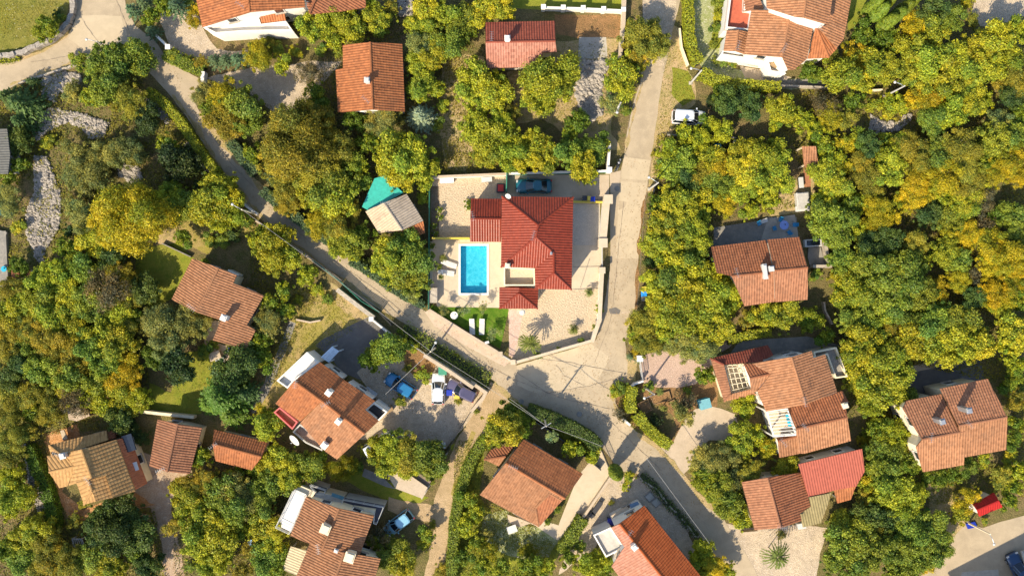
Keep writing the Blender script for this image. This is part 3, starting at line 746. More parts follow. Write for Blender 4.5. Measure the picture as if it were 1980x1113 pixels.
# ---------------------------------------------------------------- vehicles
def car_paint(name, c):
    m = plain(name, c, 0.28, metal=0.25, var=0.04, spec=0.6); m.node_tree.nodes['Principled BSDF'].inputs['Coat Weight'].default_value = 0.6
    m.node_tree.nodes['Principled BSDF'].inputs['Coat Roughness'].default_value = 0.08; return m
def car(p, heading, kind, paint, label, L=4.1, W=1.74, Ht=1.48, rails=False, cat='car', ribs=False):
    name = {'van': 'parked_van', 'pickup': 'parked_pickup'}.get(kind, 'parked_car')
    root = thing(name, (0, 0, 0), label, cat, 'vehicles parked in the neighbourhood'); hl, hw = L/2, W/2; zb = 0.88*Ht/1.48
    st = [(-1, .74, .66), (-.985, .86, .84), (-.93, .94, .95), (-.7, .99, 1.0), (-.2, 1, 1.02), (.3, 1, 1.0), (.5, .985, .97), (.75, .95, .90), (.92, .86, .80), (.985, .74, .68), (1, .60, .55)]
    if kind == 'saloon': st[2] = (-.9, .94, .97)
    ring = lambda w, z: [(0, z+.035), (.45*w, z+.03), (.8*w, z-.005), (.95*w, z-.08), (w, z-.22), (w*.985, .42), (w*.93, .24), (.5*w, .20), (0, .20)]
    vs, fs, m = [], [], 16
    for x, w_, z in st:
        r = ring(w_*hw, z*zb); r = r + [(-y, zz) for y, zz in r[-2:0:-1]]; vs += [(x*hl, y, zz) for y, zz in r]
    for i in range(len(st)-1):
        for k in range(m): fs.append((i*m+k, i*m+(k+1) % m, (i+1)*m+(k+1) % m, (i+1)*m+k))
    fs += [tuple(range(m))[::-1], tuple(range((len(st)-1)*m, len(st)*m))]
    b = MB().add(vs, fs); bo = b.build('body', paint, root, smooth=True)
    cb = {'hatch': (-.95, .48, -.74, .08), 'saloon': (-.74, .46, -.40, .04), 'suv': (-.96, .44, -.86, .16), 'van': (-.97, .56, -.86, .22), 'pickup': (-.97, .42, -.90, .06)}[kind]
    z0, z1 = zb-.02, Ht
    def slab(x0, x1, w_, z, sh=.12):
        return [(x0+.02, -w_+sh, z), (x0+.14, -w_, z), (x1-.22, -w_, z), (x1, -w_+sh*2.2, z), (x1+.05, 0, z), (x1, w_-sh*2.2, z), (x1-.22, w_, z), (x0+.14, w_, z), (x0+.02, w_-sh, z), (x0-.03, 0, z)]
    lo = slab(cb[0]*hl, cb[1]*hl, hw*.90, z0); hi = slab(cb[2]*hl, cb[3]*hl, hw*.72, z1-.04)
    g = MB().add(lo+hi, [(i, (i+1) % 10, 10+(i+1) % 10, 10+i) for i in range(10)] + [tuple(range(10, 20)), tuple(range(10))[::-1]])
    g.build('windows', GLASS, root)
    rf = MB().add(slab(cb[2]*hl-.03, cb[3]*hl+.02, hw*.745, z1-.05) + slab(cb[2]*hl+.10, cb[3]*hl-.12, hw*.63, z1+.015), [(i, (i+1) % 10, 10+(i+1) % 10, 10+i) for i in range(10)] + [tuple(range(10, 20)), tuple(range(10))[::-1]])
    if ribs:
        for k in range(-3, 4): rf.box(((cb[2]+cb[3])/2*hl, k*.15, z1+.012), (cb[3]-cb[2])*hl*.8, .05, .035)
    ro = rf.build('roof_panel', paint, root)
    for i in (0, 2, 3, 5, 6, 8): MB().tube([Vector(lo[i])*1.0, Vector(hi[i])], .035 if i in (3, 5) else .04, 5).build('door_pillar', paint, root)
    for sd in (-1, 1): MB().tube([((cb[0]+cb[1])*.48*hl, sd*hw*.905, z0), ((cb[2]+cb[3])*.5*hl, sd*hw*.725, z1-.04)], .035, 5).build('door_pillar', paint, root)
    if rails:
        for sd in (-1, 1): MB().tube([(cb[2]*hl+.1, sd*hw*.64, z1+.06), (cb[3]*hl-.1, sd*hw*.64, z1+.06)], .025, 6).build('roof_rail', STEEL, root)
    for sx in (-.62, .63):
        for sd in (-1, 1):
            t = MB(); c = Vector((sx*hl, sd*hw*.90, .31)); t.tube([c-Vector((0, .10, 0)), c+Vector((0, .10, 0))], .31, 18)
            wh = t.build('wheel', RUBBER, root); r = MB(); r.tube([c+Vector((0, sd*.095, 0)), c+Vector((0, sd*.115, 0))], .19, 12); r.build('rim', STEEL, wh)
    for sd in (-1, 1):
        MB().box((hl*.925, sd*hw*.66, .60), .20, .34, .13).build('headlight', METAL, root, bevel=.03)
        MB().box((-hl*.962, sd*hw*.74, .66), .14, .22, .2).build('tail_light', plain('red_lamp', (.4, .01, .01), .3), root, bevel=.03)
        MB().box((cb[1]*hl-.28, sd*(hw+.08), zb-.04), .16, .22, .15).build('wing_mirror', paint, root, bevel=.03)
    MB().box((hl*1.0-.06, 0, .28), .12, W*.62, .10).build('number_plate_mount', DARK, root)
    w_ = P2(p); root.location = (w_.x, w_.y, 0.035); root.rotation_euler = (0, 0, math.radians(heading)); return root
def motorcycle(p, heading, label):
    root = thing('motorcycle', (0, 0, 0), label, 'motorcycle')
    for x in (-.68, .70):
        t = MB().tube([(x, -.06, .31), (x, .06, .31)], .31, 18); wh = t.build('wheel', RUBBER, root); MB().tube([(x, -.065, .31), (x, .065, .31)], .18, 12).build('rim', STEEL, wh)
    MB().tube([(-.68, 0, .33), (-.2, 0, .4), (.25, 0, .45), (.45, 0, .85)], .06, 7).box((-.02, 0, .28), .42, .3, .32).build('frame', DARK, root)
    MB().add([(-.75, -.12, .82), (-.05, -.15, .74), (-.05, .15, .74), (-.75, .12, .82), (-.78, -.09, .9), (-.05, -.12, .82), (-.05, .12, .82), (-.78, .09, .9)], [(3,2,1,0),(4,5,6,7),(0,1,5,4),(1,2,6,5),(2,3,7,6),(3,0,4,7)]).build('saddle', RUBBER, root, bevel=.03)
    MB().lathe((.18, 0, .70), [(.05, 0), (.17, .08), (.17, .18), (.07, .26)], 10).build('fuel_tank', car_paint('grey_tank_paint', (.25, .25, .28)), root, smooth=True)
    for sd in (-1, 1): MB().tube([(.70, sd*.08, .31), (.45, sd*.08, .95)], .025, 6).build('fork', STEEL, root)
    MB().tube([(.38, -.38, 1.0), (.48, 0, .98), (.38, .38, 1.0)], .02, 6).build('handlebar', DARK, root)
    MB().lathe((.56, 0, .80), [(.03, 0), (.09, .05), (.09, .12), (.03, .16)], 10).build('headlight', METAL, root)
    MB().tube([(-.1, -.16, .35), (-.75, -.18, .42)], .045, 7).build('exhaust', STEEL, root)
    w_ = P2(p); root.location = (w_.x, w_.y, 0.035); root.rotation_euler = (0, 0, math.radians(heading)); return root

# ---------------------------------------------------------------- small things
def at(root, p, heading=0, z=0.03):
    w_ = P2(p, z); root.location = w_; root.rotation_euler = (0, 0, math.radians(heading)); return root
def lounger(p, heading, label, z=0.03):
    r = thing('sun_lounger', (0, 0, 0), label, 'sun lounger', 'sun loungers'); f = MB()
    for sd in (-1, 1): f.tube([(-.95, sd*.3, .28), (.95, sd*.3, .28)], .03, 6)
    for x in (-.95, .3, .95): f.tube([(x, -.3, .28), (x, .3, .28)], .03, 6)
    f.build('frame', METAL, r)
    for x in (-.8, .75):
        for sd in (-1, 1): MB().tube([(x, sd*.3, 0), (x, sd*.3, .28)], .025, 6).build('leg', METAL, r)
    mb = MB()
    for k in range(9): mb.box((-.88+k*.14, 0, .29), .11, .56, .04)
    mb.build('seat', WHITE, r, bevel=.01)
    b = MB().add([(.36, -.28, .33), (.95, -.28, .62), (.95, .28, .62), (.36, .28, .33), (.34, -.28, .37), (.93, -.28, .66), (.93, .28, .66), (.34, .28, .37)], [(3,2,1,0),(4,5,6,7),(0,1,5,4),(1,2,6,5),(2,3,7,6),(3,0,4,7)])
    b.build('backrest', WHITE, r); return at(r, p, heading, z)
def bin_(p, mat, label, lid=None, s=.5, heading=0, z=0.03, hgt=.95):
    r = thing('wheelie_bin', (0, 0, 0), label, 'bin', 'bins')
    MB().add([(-s*.4, -s*.4, .08), (s*.4, -s*.4, .08), (s*.4, s*.4, .08), (-s*.4, s*.4, .08), (-s*.5, -s*.5, hgt), (s*.5, -s*.5, hgt), (s*.5, s*.5, hgt), (-s*.5, s*.5, hgt)], [(3,2,1,0),(4,5,6,7),(0,1,5,4),(1,2,6,5),(2,3,7,6),(3,0,4,7)]).build('bin_body', mat, r)
    MB().box((0, 0, hgt+.01), s+.1, s+.1, .07).build('lid', lid or mat, r, bevel=.03)
    for sd in (-1, 1): MB().tube([(-s*.42, sd*s*.3, .1), (-s*.42, sd*s*.45, .1)], .1, 10).build('wheel', RUBBER, r)
    return at(r, p, heading, z)
def round_table(p, rad, mat, label, z=0.03, hgt=.74):
    r = thing('round_table', (0, 0, 0), label, 'table')
    MB().lathe((0, 0, hgt-.04), [(rad-.02, 0), (rad, .02), (rad-.02, .04)], 24).build('tabletop', mat, r)
    MB().lathe((0, 0, 0), [(.25, 0), (.22, .04), (.05, .1), (.04, hgt-.05)], 10).build('pedestal', METAL, r)
    MB().lathe((.1, .08, hgt), [(.05, 0), (.07, .1), (.05, .14)], 8).build('vase', DARK, r); return at(r, p, 0, z)
def chair(p, heading, mat, label, z=0.03):
    r = thing('garden_chair', (0, 0, 0), label, 'chair', 'garden chairs round the table')
    MB().box((0, 0, .42), .46, .46, .05).build('seat', mat, r, bevel=.02)
    MB().add([(-.23, -.23, .46), (-.23, .23, .46), (-.34, .23, .92), (-.34, -.23, .92), (-.19, -.23, .46), (-.19, .23, .46), (-.30, .23, .92), (-.30, -.23, .92)], [(0,1,2,3),(7,6,5,4),(0,4,5,1),(1,5,6,2),(2,6,7,3),(3,7,4,0)]).build('backrest', mat, r)
    for x in (-.2, .2):
        for y in (-.2, .2): MB().tube([(x, y, 0), (x, y, .42)], .02, 6).build('leg', mat, r)
    for y in (-.25, .25): MB().tube([(-.22, y, .64), (.18, y, .64), (.2, y, .44)], .022, 6).build('armrest', mat, r)
    return at(r, p, heading, z)
def dish(fr, p, z, s, label, az=4.0):
    w_ = P2(fr(p), z); r = thing('satellite_dish', w_, label, 'satellite dish'); n = Vector((math.cos(az)*.75, math.sin(az)*.75, .66)); q = n.to_track_quat('Z', 'Y')
    d_ = MB(); vs = []
    pr = [(0.02, .0), (.35, .03), (.7, .12), (1, .24)]
    d_.lathe((0, 0, 0), [(a*s, b*s) for a, b in pr] + [(.98*s, .27*s), (.66*s, .15*s), (.3*s, .05*s), (0.02, .03)], 20)
    d_.v = [tuple(w_ + q @ Vector(v)) for v in d_.v]; d_.build('reflector', METAL, r, smooth=True)
    MB().tube([w_, w_+n*s*.9], .02, 6).box(tuple(w_+n*s*.9), .09, .09, .09).build('receiver_arm', STEEL, r)
    MB().tube([w_-Vector((0, 0, .7)), w_], .03, 6).build('mast', STEEL, r); return r
def pergola(fr, corners, z, mat, label, nb=7, slats=False, name='pergola', rafters2=0):
    pts = [P2(fr(p), z) for p in corners]; m = sum(pts, Vector())/4; r = thing(name, (m.x, m.y, 0), label, 'pergola')
    for p in pts: MB().box((p.x, p.y, 0), .14, .14, z).build('post', mat, r)
    fr_ = MB()
    for i in range(4): fr_.tube([pts[i], pts[(i+1) % 4]], .09, 4)
    fr_.build('beam_frame', mat, r); rf = MB()
    for k in range(nb):
        t = (k+.5)/nb; a = pts[0].lerp(pts[1], t)+Vector((0, 0, .12)); b = pts[3].lerp(pts[2], t)+Vector((0, 0, .12)); rf.tube([a, b], .05 if not slats else .09, 4)
    for k in range(rafters2):
        t = (k+.5)/rafters2; a = pts[1].lerp(pts[2], t)+Vector((0, 0, .2)); b = pts[0].lerp(pts[3], t)+Vector((0, 0, .2)); rf.tube([a, b], .05, 4)
    rf.build('rafters', mat, r); return r
def slab(fr, poly, z, mat, label, cat='terrace', name='roof_terrace', thick=.18, wallm=None, parapet=0, pmat=None, inset_=.0, rail=False, parent=None, open_edges=()):
    """raised flat terrace / flat roof, standing on walls"""
    pts = [P2(fr(p), z) for p in poly]
    if area([(p.x, p.y) for p in pts]) < 0: pts = pts[::-1]
    m = sum(pts, Vector())/len(pts); r = thing(name, (m.x, m.y, 0), label, cat)
    MB().prism([(p.x, p.y) for p in pts], z-thick, z).build('floor_slab', mat, r)
    if wallm: MB().prism([tuple(p) for p in inset([(p.x, p.y) for p in pts], [max(.03, inset_)]*len(pts))], 0, z-thick-.003).build('wall', wallm, r)
    if parapet:
        pb = MB(); n = len(pts)
        ins = inset([(p.x, p.y) for p in pts], [.16]*n)
        for i in range(n):
            if i in open_edges: continue
            a, b = pts[i], pts[(i+1) % n]; c, d_ = ins[i], ins[(i+1) % n]
            if rail:
                for zz in (.35, .65, .95): pb.tube([a+Vector((0, 0, zz)), b+Vector((0, 0, zz))], .035 if zz > .9 else .02, 6)
                k = max(1, int((b-a).length/1.2))
                for j in range(k+1): q = a.lerp(b, j/k); pb.tube([q, q+Vector((0, 0, .95))], .025, 5)
            else: pb.prism([(a.x, a.y), (b.x, b.y), (d_.x, d_.y), (c.x, c.y)], z+.003, z+parapet)
        pb.build('railing' if rail else 'parapet', pmat or mat, r)
    return r
def planter(p, mat, label, s=.35, z=0.03):
    r = thing('potted_plant', (0, 0, 0), label, 'potted plant', 'potted plants'); MB().lathe((0, 0, 0), [(s*.35, 0), (s*.5, s*.7), (s*.55, s*.75), (s*.45, s*.76)], 12).build('pot', mat, r)
    me, R = get_proto('broad', 'S', 0); o = bpy.data.objects.new('foliage', me); C.objects.link(o); o.parent = r; o.scale = (s*.8/R,)*3; o.location = (0, 0, s*1.1); o.color = (*COL['g'], 1)
    return at(r, p, 0, z)
def boxything(name, cat, p, dims, mat, label, heading=0, z=0.03, topmat=None, toph=.05, over=.04, legs=False):
    """crate / table / cabinet with a proud top"""
    r = thing(name, (0, 0, 0), label, cat); sx, sy, sz = dims
    if legs:
        for x in (-1, 1):
            for y in (-1, 1): MB().box((x*(sx/2-.06), y*(sy/2-.06), 0), .07, .07, sz-toph).build('leg', mat, r)
    else: MB().box((0, 0, 0), sx, sy, sz-toph).build('body', mat, r, bevel=.02)
    MB().box((0, 0, sz-toph+.001), sx+over*2, sy+over*2, toph).build('top', topmat or mat, r, bevel=.012); return at(r, p, heading, z)
def raised_bed(fr, a, b, wd, label, mat=None):
    a, b = P2(fr(a)), P2(fr(b)); L = (b-a).length; q = math.atan2((b-a).y, (b-a).x); c = (a+b)/2; r = thing('raised_bed', (c.x, c.y, 0), label, 'garden bed')
    f = MB(); ca, sa = math.cos(q), math.sin(q)
    for s_, l_, ww, o in ((0, L, .06, wd/2), (0, L, .06, -wd/2)): f.box((c.x-sa*o, c.y+ca*o, 0), l_, ww, .3, q)
    for o in (-L/2+.03, L/2-.03): f.box((c.x+ca*o, c.y+sa*o, 0), .06, wd-.07, .295, q)
    f.build('frame', mat or WOOD, r); MB().box((c.x, c.y, 0), L-.08, wd-.08, .22, q).build('soil', SOIL, r); return r
# ---------------------------------------------------------------- ground
GROUND = ground_mat('earth_and_grass', (0.170, 0.145, 0.050), (0.235, 0.165, 0.080), (0.110, 0.115, 0.028), 0.12, 0.9, 6, 0.45, bstr=0.9, bdist=0.12)
ASPH = ground_mat('old_asphalt', (0.400, 0.320, 0.218), (0.325, 0.262, 0.180), (0.430, 0.345, 0.235), 0.35, 0.8, 14, 0.17, bstr=0.25, bdist=0.02)
ASPH2 = ground_mat('repaired_asphalt', (0.455, 0.370, 0.252), (0.410, 0.335, 0.230), (0.485, 0.395, 0.270), 0.2, 1.0, 22, 0.09, bstr=0.2, bdist=0.02)
DASPH = ground_mat('dark_driveway', (0.15, 0.14, 0.13), (0.11, 0.105, 0.10), (0.19, 0.175, 0.155), 0.3, 1.2, 18, 0.2)
GRAVEL = ground_mat('pale_gravel', (0.54, 0.43, 0.30), (0.42, 0.34, 0.25), (0.35, 0.28, 0.20), 0.3, 1.5, 7, 0.22, bstr=0.8, bdist=0.06, grain=(3.5, 0.22, (0.60, 0.52, 0.42)))
GRAVEL2 = ground_mat('villa_gravel', (0.55, 0.44, 0.30), (0.52, 0.41, 0.28), (0.46, 0.36, 0.24), 0.3, 2.2, 5.5, 0.22, bstr=0.9, bdist=0.08, grain=(3.2, 0.25, (0.44, 0.35, 0.24)))
DECK = ground_mat('pool_deck', (0.56, 0.46, 0.335), (0.53, 0.435, 0.315), (0.49, 0.40, 0.285), 0.3, 1.2, 16, 0.07)
PAVE = ground_mat('pale_paving', (0.50, 0.40, 0.29), (0.46, 0.37, 0.27), (0.42, 0.335, 0.24), 0.3, 1.2, 16, 0.10)
PINKG = ground_mat('pink_gravel', (0.50, 0.36, 0.28), (0.44, 0.31, 0.24), (0.40, 0.29, 0.22), 0.3, 1.8, 8, 0.25, bstr=0.8, grain=(3.0, 0.2, (0.54, 0.42, 0.34)))
SOIL = ground_mat('brown_soil', (0.34, 0.19, 0.085), (0.26, 0.15, 0.065), (0.18, 0.12, 0.05), 0.5, 1.6, 7, 0.4, bstr=0.9, bdist=0.1)
TRACK = ground_mat('orange_track', (0.47, 0.34, 0.20), (0.41, 0.29, 0.165), (0.34, 0.25, 0.13), 0.3, 1.2, 8, 0.25, bstr=0.8, bdist=0.06)
DIRT = ground_mat('dry_verge', (0.46, 0.33, 0.18), (0.38, 0.28, 0.13), (0.26, 0.23, 0.07), 0.5, 1.3, 8, 0.3, bstr=0.8, bdist=0.06)
LAWN = ground_mat('yellow_green_lawn', (0.215, 0.240, 0.022), (0.280, 0.260, 0.040), (0.150, 0.195, 0.016), 0.35, 1.6, 11, 0.35, bstr=0.9, bdist=0.06)
DRYL = ground_mat('dry_lawn', (0.42, 0.30, 0.13), (0.30, 0.25, 0.055), (0.24, 0.22, 0.035), 0.4, 1.5, 9, 0.35, bstr=0.9, bdist=0.06)
TURF = ground_mat('watered_turf', (0.080, 0.160, 0.010), (0.050, 0.115, 0.006), (0.140, 0.200, 0.022), 0.5, 1.4, 12, 0.4)
MEADOW = ground_mat('flower_meadow', (0.190, 0.185, 0.030), (0.235, 0.200, 0.050), (0.120, 0.130, 0.018), 0.12, 0.8, 8, 0.4, bstr=0.9, grain=(2.4, 0.16, (0.42, 0.40, 0.26)))
PEBG = ground_mat('pebble_garden', (0.30, 0.31, 0.14), (0.22, 0.25, 0.08), (0.40, 0.38, 0.25), 0.5, 2.0, 8, 0.4, grain=(3.0, 0.22, (0.55, 0.53, 0.42)))

# ground with a hole for the pool basin
PX0, PY1 = P(890.5, 475)[:2]; PX1, PY0 = P(941.5, 566.5)[:2]
g = MB(); B = 400
for x0, x1, y0, y1 in ((-B, PX0, -B, B), (PX1, B, -B, B), (PX0, PX1, -B, PY0), (PX0, PX1, PY1, B)): g.add([(x0, y0, 0), (x1, y0, 0), (x1, y1, 0), (x0, y1, 0)], [(0, 1, 2, 3)])
go = g.build('ground', GROUND); go['kind'] = 'structure'
HOLE = [Vector((PX0, PY0, 0)), Vector((PX1, PY0, 0)), Vector((PX1, PY1, 0)), Vector((PX0, PY1, 0))]
FA = {}
for j, y in enumerate((0, 370, 738)):
    for i, x in enumerate((0, 500, 1000, 1480)): FA[(i, j)] = F(x, y, .33693)
A = lambda i, j: FA[(i, j)]

# earth and grass patches (low levels)
sheet('woodland_floor', [(1500, 160), (2060, 40), (2060, 700), (1900, 690), (1740, 700), (1640, 640), (1600, 480), (1560, 300), (1500, 260)], 1, ground_mat('leafy_floor', (0.135, 0.115, 0.04), (0.18, 0.125, 0.055), (0.09, 0.10, 0.022), .2, 1.2, 6, .45))
sheet('woodland_floor', [(-60, 470), (60, 480), (200, 440), (270, 500), (280, 760), (200, 830), (60, 850), (-60, 860)], 1, MATS['leafy_floor'])
sheet('meadow', [(-60, -60), (138, -60), (130, 30), (106, 58), (76, 82), (40, 95), (-60, 112)], 2, MEADOW)
sheet('verge', [(-60, 118), (20, 112), (60, 104), (110, 84), (140, 60), (150, 30), (150, 60), (120, 95), (60, 116), (0, 128), (-60, 135)], 2, DIRT)
sheet('dry_clearing', [(1290, 40), (1318, 60), (1330, 130), (1345, 160), (1345, 200), (1300, 235), (1300, 270), (1285, 320), (1268, 370), (1235, 370), (1250, 200), (1270, 120)], 2, DIRT)
sheet('grass_corner', [(1300, 130), (1330, 140), (1345, 190), (1320, 205), (1300, 180)], 3, LAWN)
sheet('dry_clearing', [(855, 100), (935, 110), (945, 200), (900, 330), (860, 330), (850, 250)], 2, DIRT)
sheet('dry_clearing', [(1075, 80), (1200, 75), (1205, 120), (1180, 250), (1200, 290), (1130, 290), (1050, 230), (1000, 240), (980, 140), (1060, 130)], 2, DIRT)
sheet('bare_soil', [(1072, 28), (1200, 30), (1198, 74), (1118, 74), (1074, 66)], 3, SOIL)
sheet('lawn', [(985, -40), (1203, -40), (1203, 23), (1050, 20), (985, 16)], 3, LAWN)
sheet('concrete_pad', [(1120, 72), (1172, 72), (1175, 113), (1117, 115)], 4, CONC, .05)
sheet('dry_clearing', [(300, 420), (330, 425), (375, 445), (400, 480), (345, 480), (300, 470)], 2, DIRT)
sheet('lawn', [(335, 430), (480, 410), (500, 450), (440, 460), (400, 490), (350, 470)], 2, DRYL)
sheet('lawn', [(262, 480), (350, 468), (375, 500), (335, 575), (290, 600), (262, 560)], 2, LAWN)
sheet('lawn', [(290, 740), (330, 760), (345, 680), (440, 672), (450, 700), (415, 735), (390, 800), (350, 803), (290, 798)], 3, LAWN)
sheet('yard', [(395, 620), (425, 620), (415, 660), (470, 680), (465, 705), (430, 700), (395, 670)], 4, PAVE, .1)
sheet('dry_lawn', [(560, 560), (650, 560), (720, 610), (660, 650), (620, 670), (590, 690), (545, 780), (500, 790), (520, 700), (560, 620)], 2, DRYL)
sheet('earth_terrace', [(640, 545), (720, 608), (700, 625), (650, 590)], 3, DIRT)
sheet('footpath', [(560, 620), (572, 625), (548, 690), (520, 760), (490, 800), (478, 790), (510, 740), (540, 670)], 3, DCONC, .1)
sheet('driveway', [(610, 668), (625, 655), (712, 612), (735, 625), (765, 650), (765, 670), (735, 700), (700, 735), (660, 720), (640, 690)], 4, DASPH, .08)
sheet('parking_yard', [(690, 720), (720, 690), (770, 650), (800, 660), (850, 690), (945, 755), (930, 785), (905, 815), (880, 845), (862, 868), (830, 862), (760, 850), (690, 850), (690, 810), (740, 790)], 5, GRAVEL, .15)
sheet('flower_bed', [(770, 655), (800, 662), (845, 695), (840, 715), (815, 735), (790, 712), (775, 690)], 6, SOIL)
sheet('dirt_track', [(950, 738), (990, 768), (965, 795), (940, 830), (918, 880), (903, 930), (893, 980), (885, 1010), (862, 1060), (855, 1150), (815, 1150), (832, 1060), (838, 1010), (790, 1000), (750, 985), (752, 960), (800, 970), (838, 975), (850, 940), (870, 880), (888, 840), (915, 800), (935, 775)], 6, TRACK, .3)
sheet('grass_strip', [(912, 832), (920, 836), (905, 880), (890, 925), (878, 960), (872, 955), (884, 915), (896, 870)], 7, DRYL, .2)
sheet('bank_grass', [(700, 910), (830, 960), (810, 975), (740, 965), (650, 920), (600, 905), (640, 890)], 4, LAWN)
sheet('driveway', [(705, 905), (735, 918), (765, 945), (745, 940), (700, 920)], 6, DCONC, .05)
sheet('verge', [(1225, 740), (1300, 745), (1345, 742), (1378, 715), (1392, 760), (1385, 785), (1345, 790), (1312, 845), (1290, 862), (1230, 830), (1195, 800), (1185, 760), (1195, 738)], 2, SOIL)
sheet('garden_soil', [(1240, 765), (1300, 800), (1310, 845), (1285, 850), (1235, 800)], 3, MATS['leafy_floor'])
sheet('garden_grass', [(870, 860), (935, 850), (935, 900), (925, 960), (960, 1000), (1040, 1020), (1085, 1060), (1040, 1150), (860, 1150), (870, 1000), (905, 930)], 3, LAWN)
sheet('pebble_lawn', [(935, 1000), (975, 985), (1020, 1015), (1055, 1020), (1082, 1045), (1060, 1075), (1010, 1080), (950, 1060), (930, 1030)], 4, PEBG)
sheet('verge_bank', [(985, 775), (1062, 797), (1111, 822), (1143, 843), (1160, 864), (1150, 900), (1130, 880), (1060, 830), (1000, 800)], 5, LAWN)
sheet('white_paving', [(1130, 905), (1160, 866), (1181, 915), (1150, 960), (1115, 1010), (1090, 1048), (1070, 1040), (1035, 1015), (1000, 1000), (985, 985), (1080, 1015), (1105, 950), (1125, 910)], 5, DECK, .05)
sheet('gravel_yard', [(1183, 915), (1215, 925), (1235, 922), (1268, 940), (1293, 974), (1322, 1005), (1345, 1060), (1330, 1090), (1250, 980), (1180, 1010), (1150, 1060), (1120, 1080), (1080, 1110), (1110, 1030), (1150, 970)], 4, GRAVEL)
sheet('bank', [(1330, 900), (1345, 880), (1400, 850), (1450, 870), (1440, 950), (1458, 1020), (1420, 1010), (1395, 1000), (1355, 957)], 3, LAWN)
sheet('yard', [(1395, 1010), (1440, 1020), (1560, 1015), (1600, 1020), (1590, 1060), (1570, 1150), (1450, 1150), (1420, 1100), (1400, 1050)], 4, GRAVEL)
sheet('driveway', [(1274, 866), (1300, 858), (1315, 830), (1330, 802), (1345, 790), (1372, 784), (1395, 788), (1422, 800), (1432, 835), (1410, 850), (1370, 850), (1347, 868), (1334, 905), (1320, 918), (1290, 890)], 6, PAVE, .15)
sheet('driveway', [(1234, 690), (1285, 676), (1330, 676), (1380, 676), (1400, 650), (1415, 638), (1440, 640), (1410, 672), (1380, 690), (1365, 725), (1345, 742), (1310, 750), (1270, 748), (1241, 738)], 5, PINKG, .1)
sheet('yard', [(1380, 440), (1480, 425), (1480, 420), (1540, 420), (1545, 470), (1380, 480)], 3, DCONC, .03)
sheet('patio', [(1484, 423), (1537, 415), (1545, 465), (1470, 470)], 4, CONC, .03)
sheet('patio', [(1365, 470), (1450, 445), (1450, 470), (1375, 485)], 4, DCONC, .03)
sheet('dry_clearing', [(1480, 380), (1530, 350), (1560, 340), (1575, 350), (1570, 410), (1530, 412), (1490, 420)], 2, DIRT)
sheet('yard', [(1430, 658), (1560, 650), (1600, 660), (1625, 668), (1640, 740), (1600, 700), (1480, 690), (1400, 700)], 3, DCONC, .03)
sheet('yard', [(1750, 712), (1830, 690), (1835, 712), (1760, 745)], 3, PAVE, .05)
sheet('yard', [(1755, 722), (1895, 690), (1905, 735), (1760, 770)], 4, DASPH, .05)
sheet('earth_yard', [(1790, 935), (1840, 940), (1850, 990), (1880, 1030), (1840, 1050), (1800, 1010)], 2, DIRT)
sheet('road', [(1745, 1200), (1780, 1113), (1850, 1030), (1868, 1012), (1900, 1020), (1935, 1008), (2060, 975), (2060, 1200)], 4, ASPH, .05)
sheet('yard', [(1860, 1105), (1930, 1100), (1935, 1150), (1850, 1150)], 6, CONC, .03)
sheet('yard', [(1877, 22), (1895, -40), (2060, -60), (2060, 30), (1975, 34), (1935, 58), (1896, 52)], 3, GRAVEL, .2)
sheet('clearing', [(300, 20), (378, 14), (395, 60), (420, 95), (460, 100), (500, 95), (490, 122), (420, 116), (355, 112), (330, 92)], 2, GRAVEL, .15)
sheet('courtyard', [(400, 150), (490, 130), (560, 125), (600, 118), (660, 120), (648, 135), (600, 185), (580, 215), (540, 225), (480, 180), (420, 160)], 2, GRAVEL, .15)
sheet('yard', [(270, 870), (300, 880), (370, 905), (372, 930), (340, 950), (330, 990), (350, 1060), (360, 1150), (305, 1150), (315, 1060), (290, 980), (250, 985), (200, 975)], 3, ground_mat('stony_yard', (0.42, 0.29, 0.19), (0.34, 0.24, 0.16), (0.46, 0.37, 0.28), .4, 1.5, 7, .3, bstr=.9))
sheet('bare_soil', [(80, 840), (150, 820), (160, 870), (120, 950), (160, 985), (260, 950), (300, 975), (190, 1010), (130, 1000), (105, 930)], 4, ground_mat('orange_soil', (0.46, 0.23, 0.09), (0.38, 0.18, 0.07), (0.5, 0.3, 0.15), .5, 1.5, 6, .35, bstr=.9))
sheet('big_house_garden', [(1340, -40), (1400, -40), (1400, 60), (1392, 115), (1420, 135), (1500, 150), (1620, 160), (1560, 172), (1440, 170), (1375, 152), (1350, 120), (1340, 60)], 3, PEBG)
sheet('lawn', [(1385, -40), (1405, -40), (1400, 95), (1375, 95), (1380, 20)], 4, LAWN)
sheet('lawn', [(1648, -40), (1690, -40), (1665, 40), (1640, 60)], 2, LAWN)
sheet('terrace_paving', [(1430, 128), (1500, 140), (1530, 150), (1505, 162), (1440, 150)], 5, PAVE, .05)
sheet('yard', [(1508, 155), (1600, 150), (1605, 172), (1510, 168)], 5, DCONC, .03)

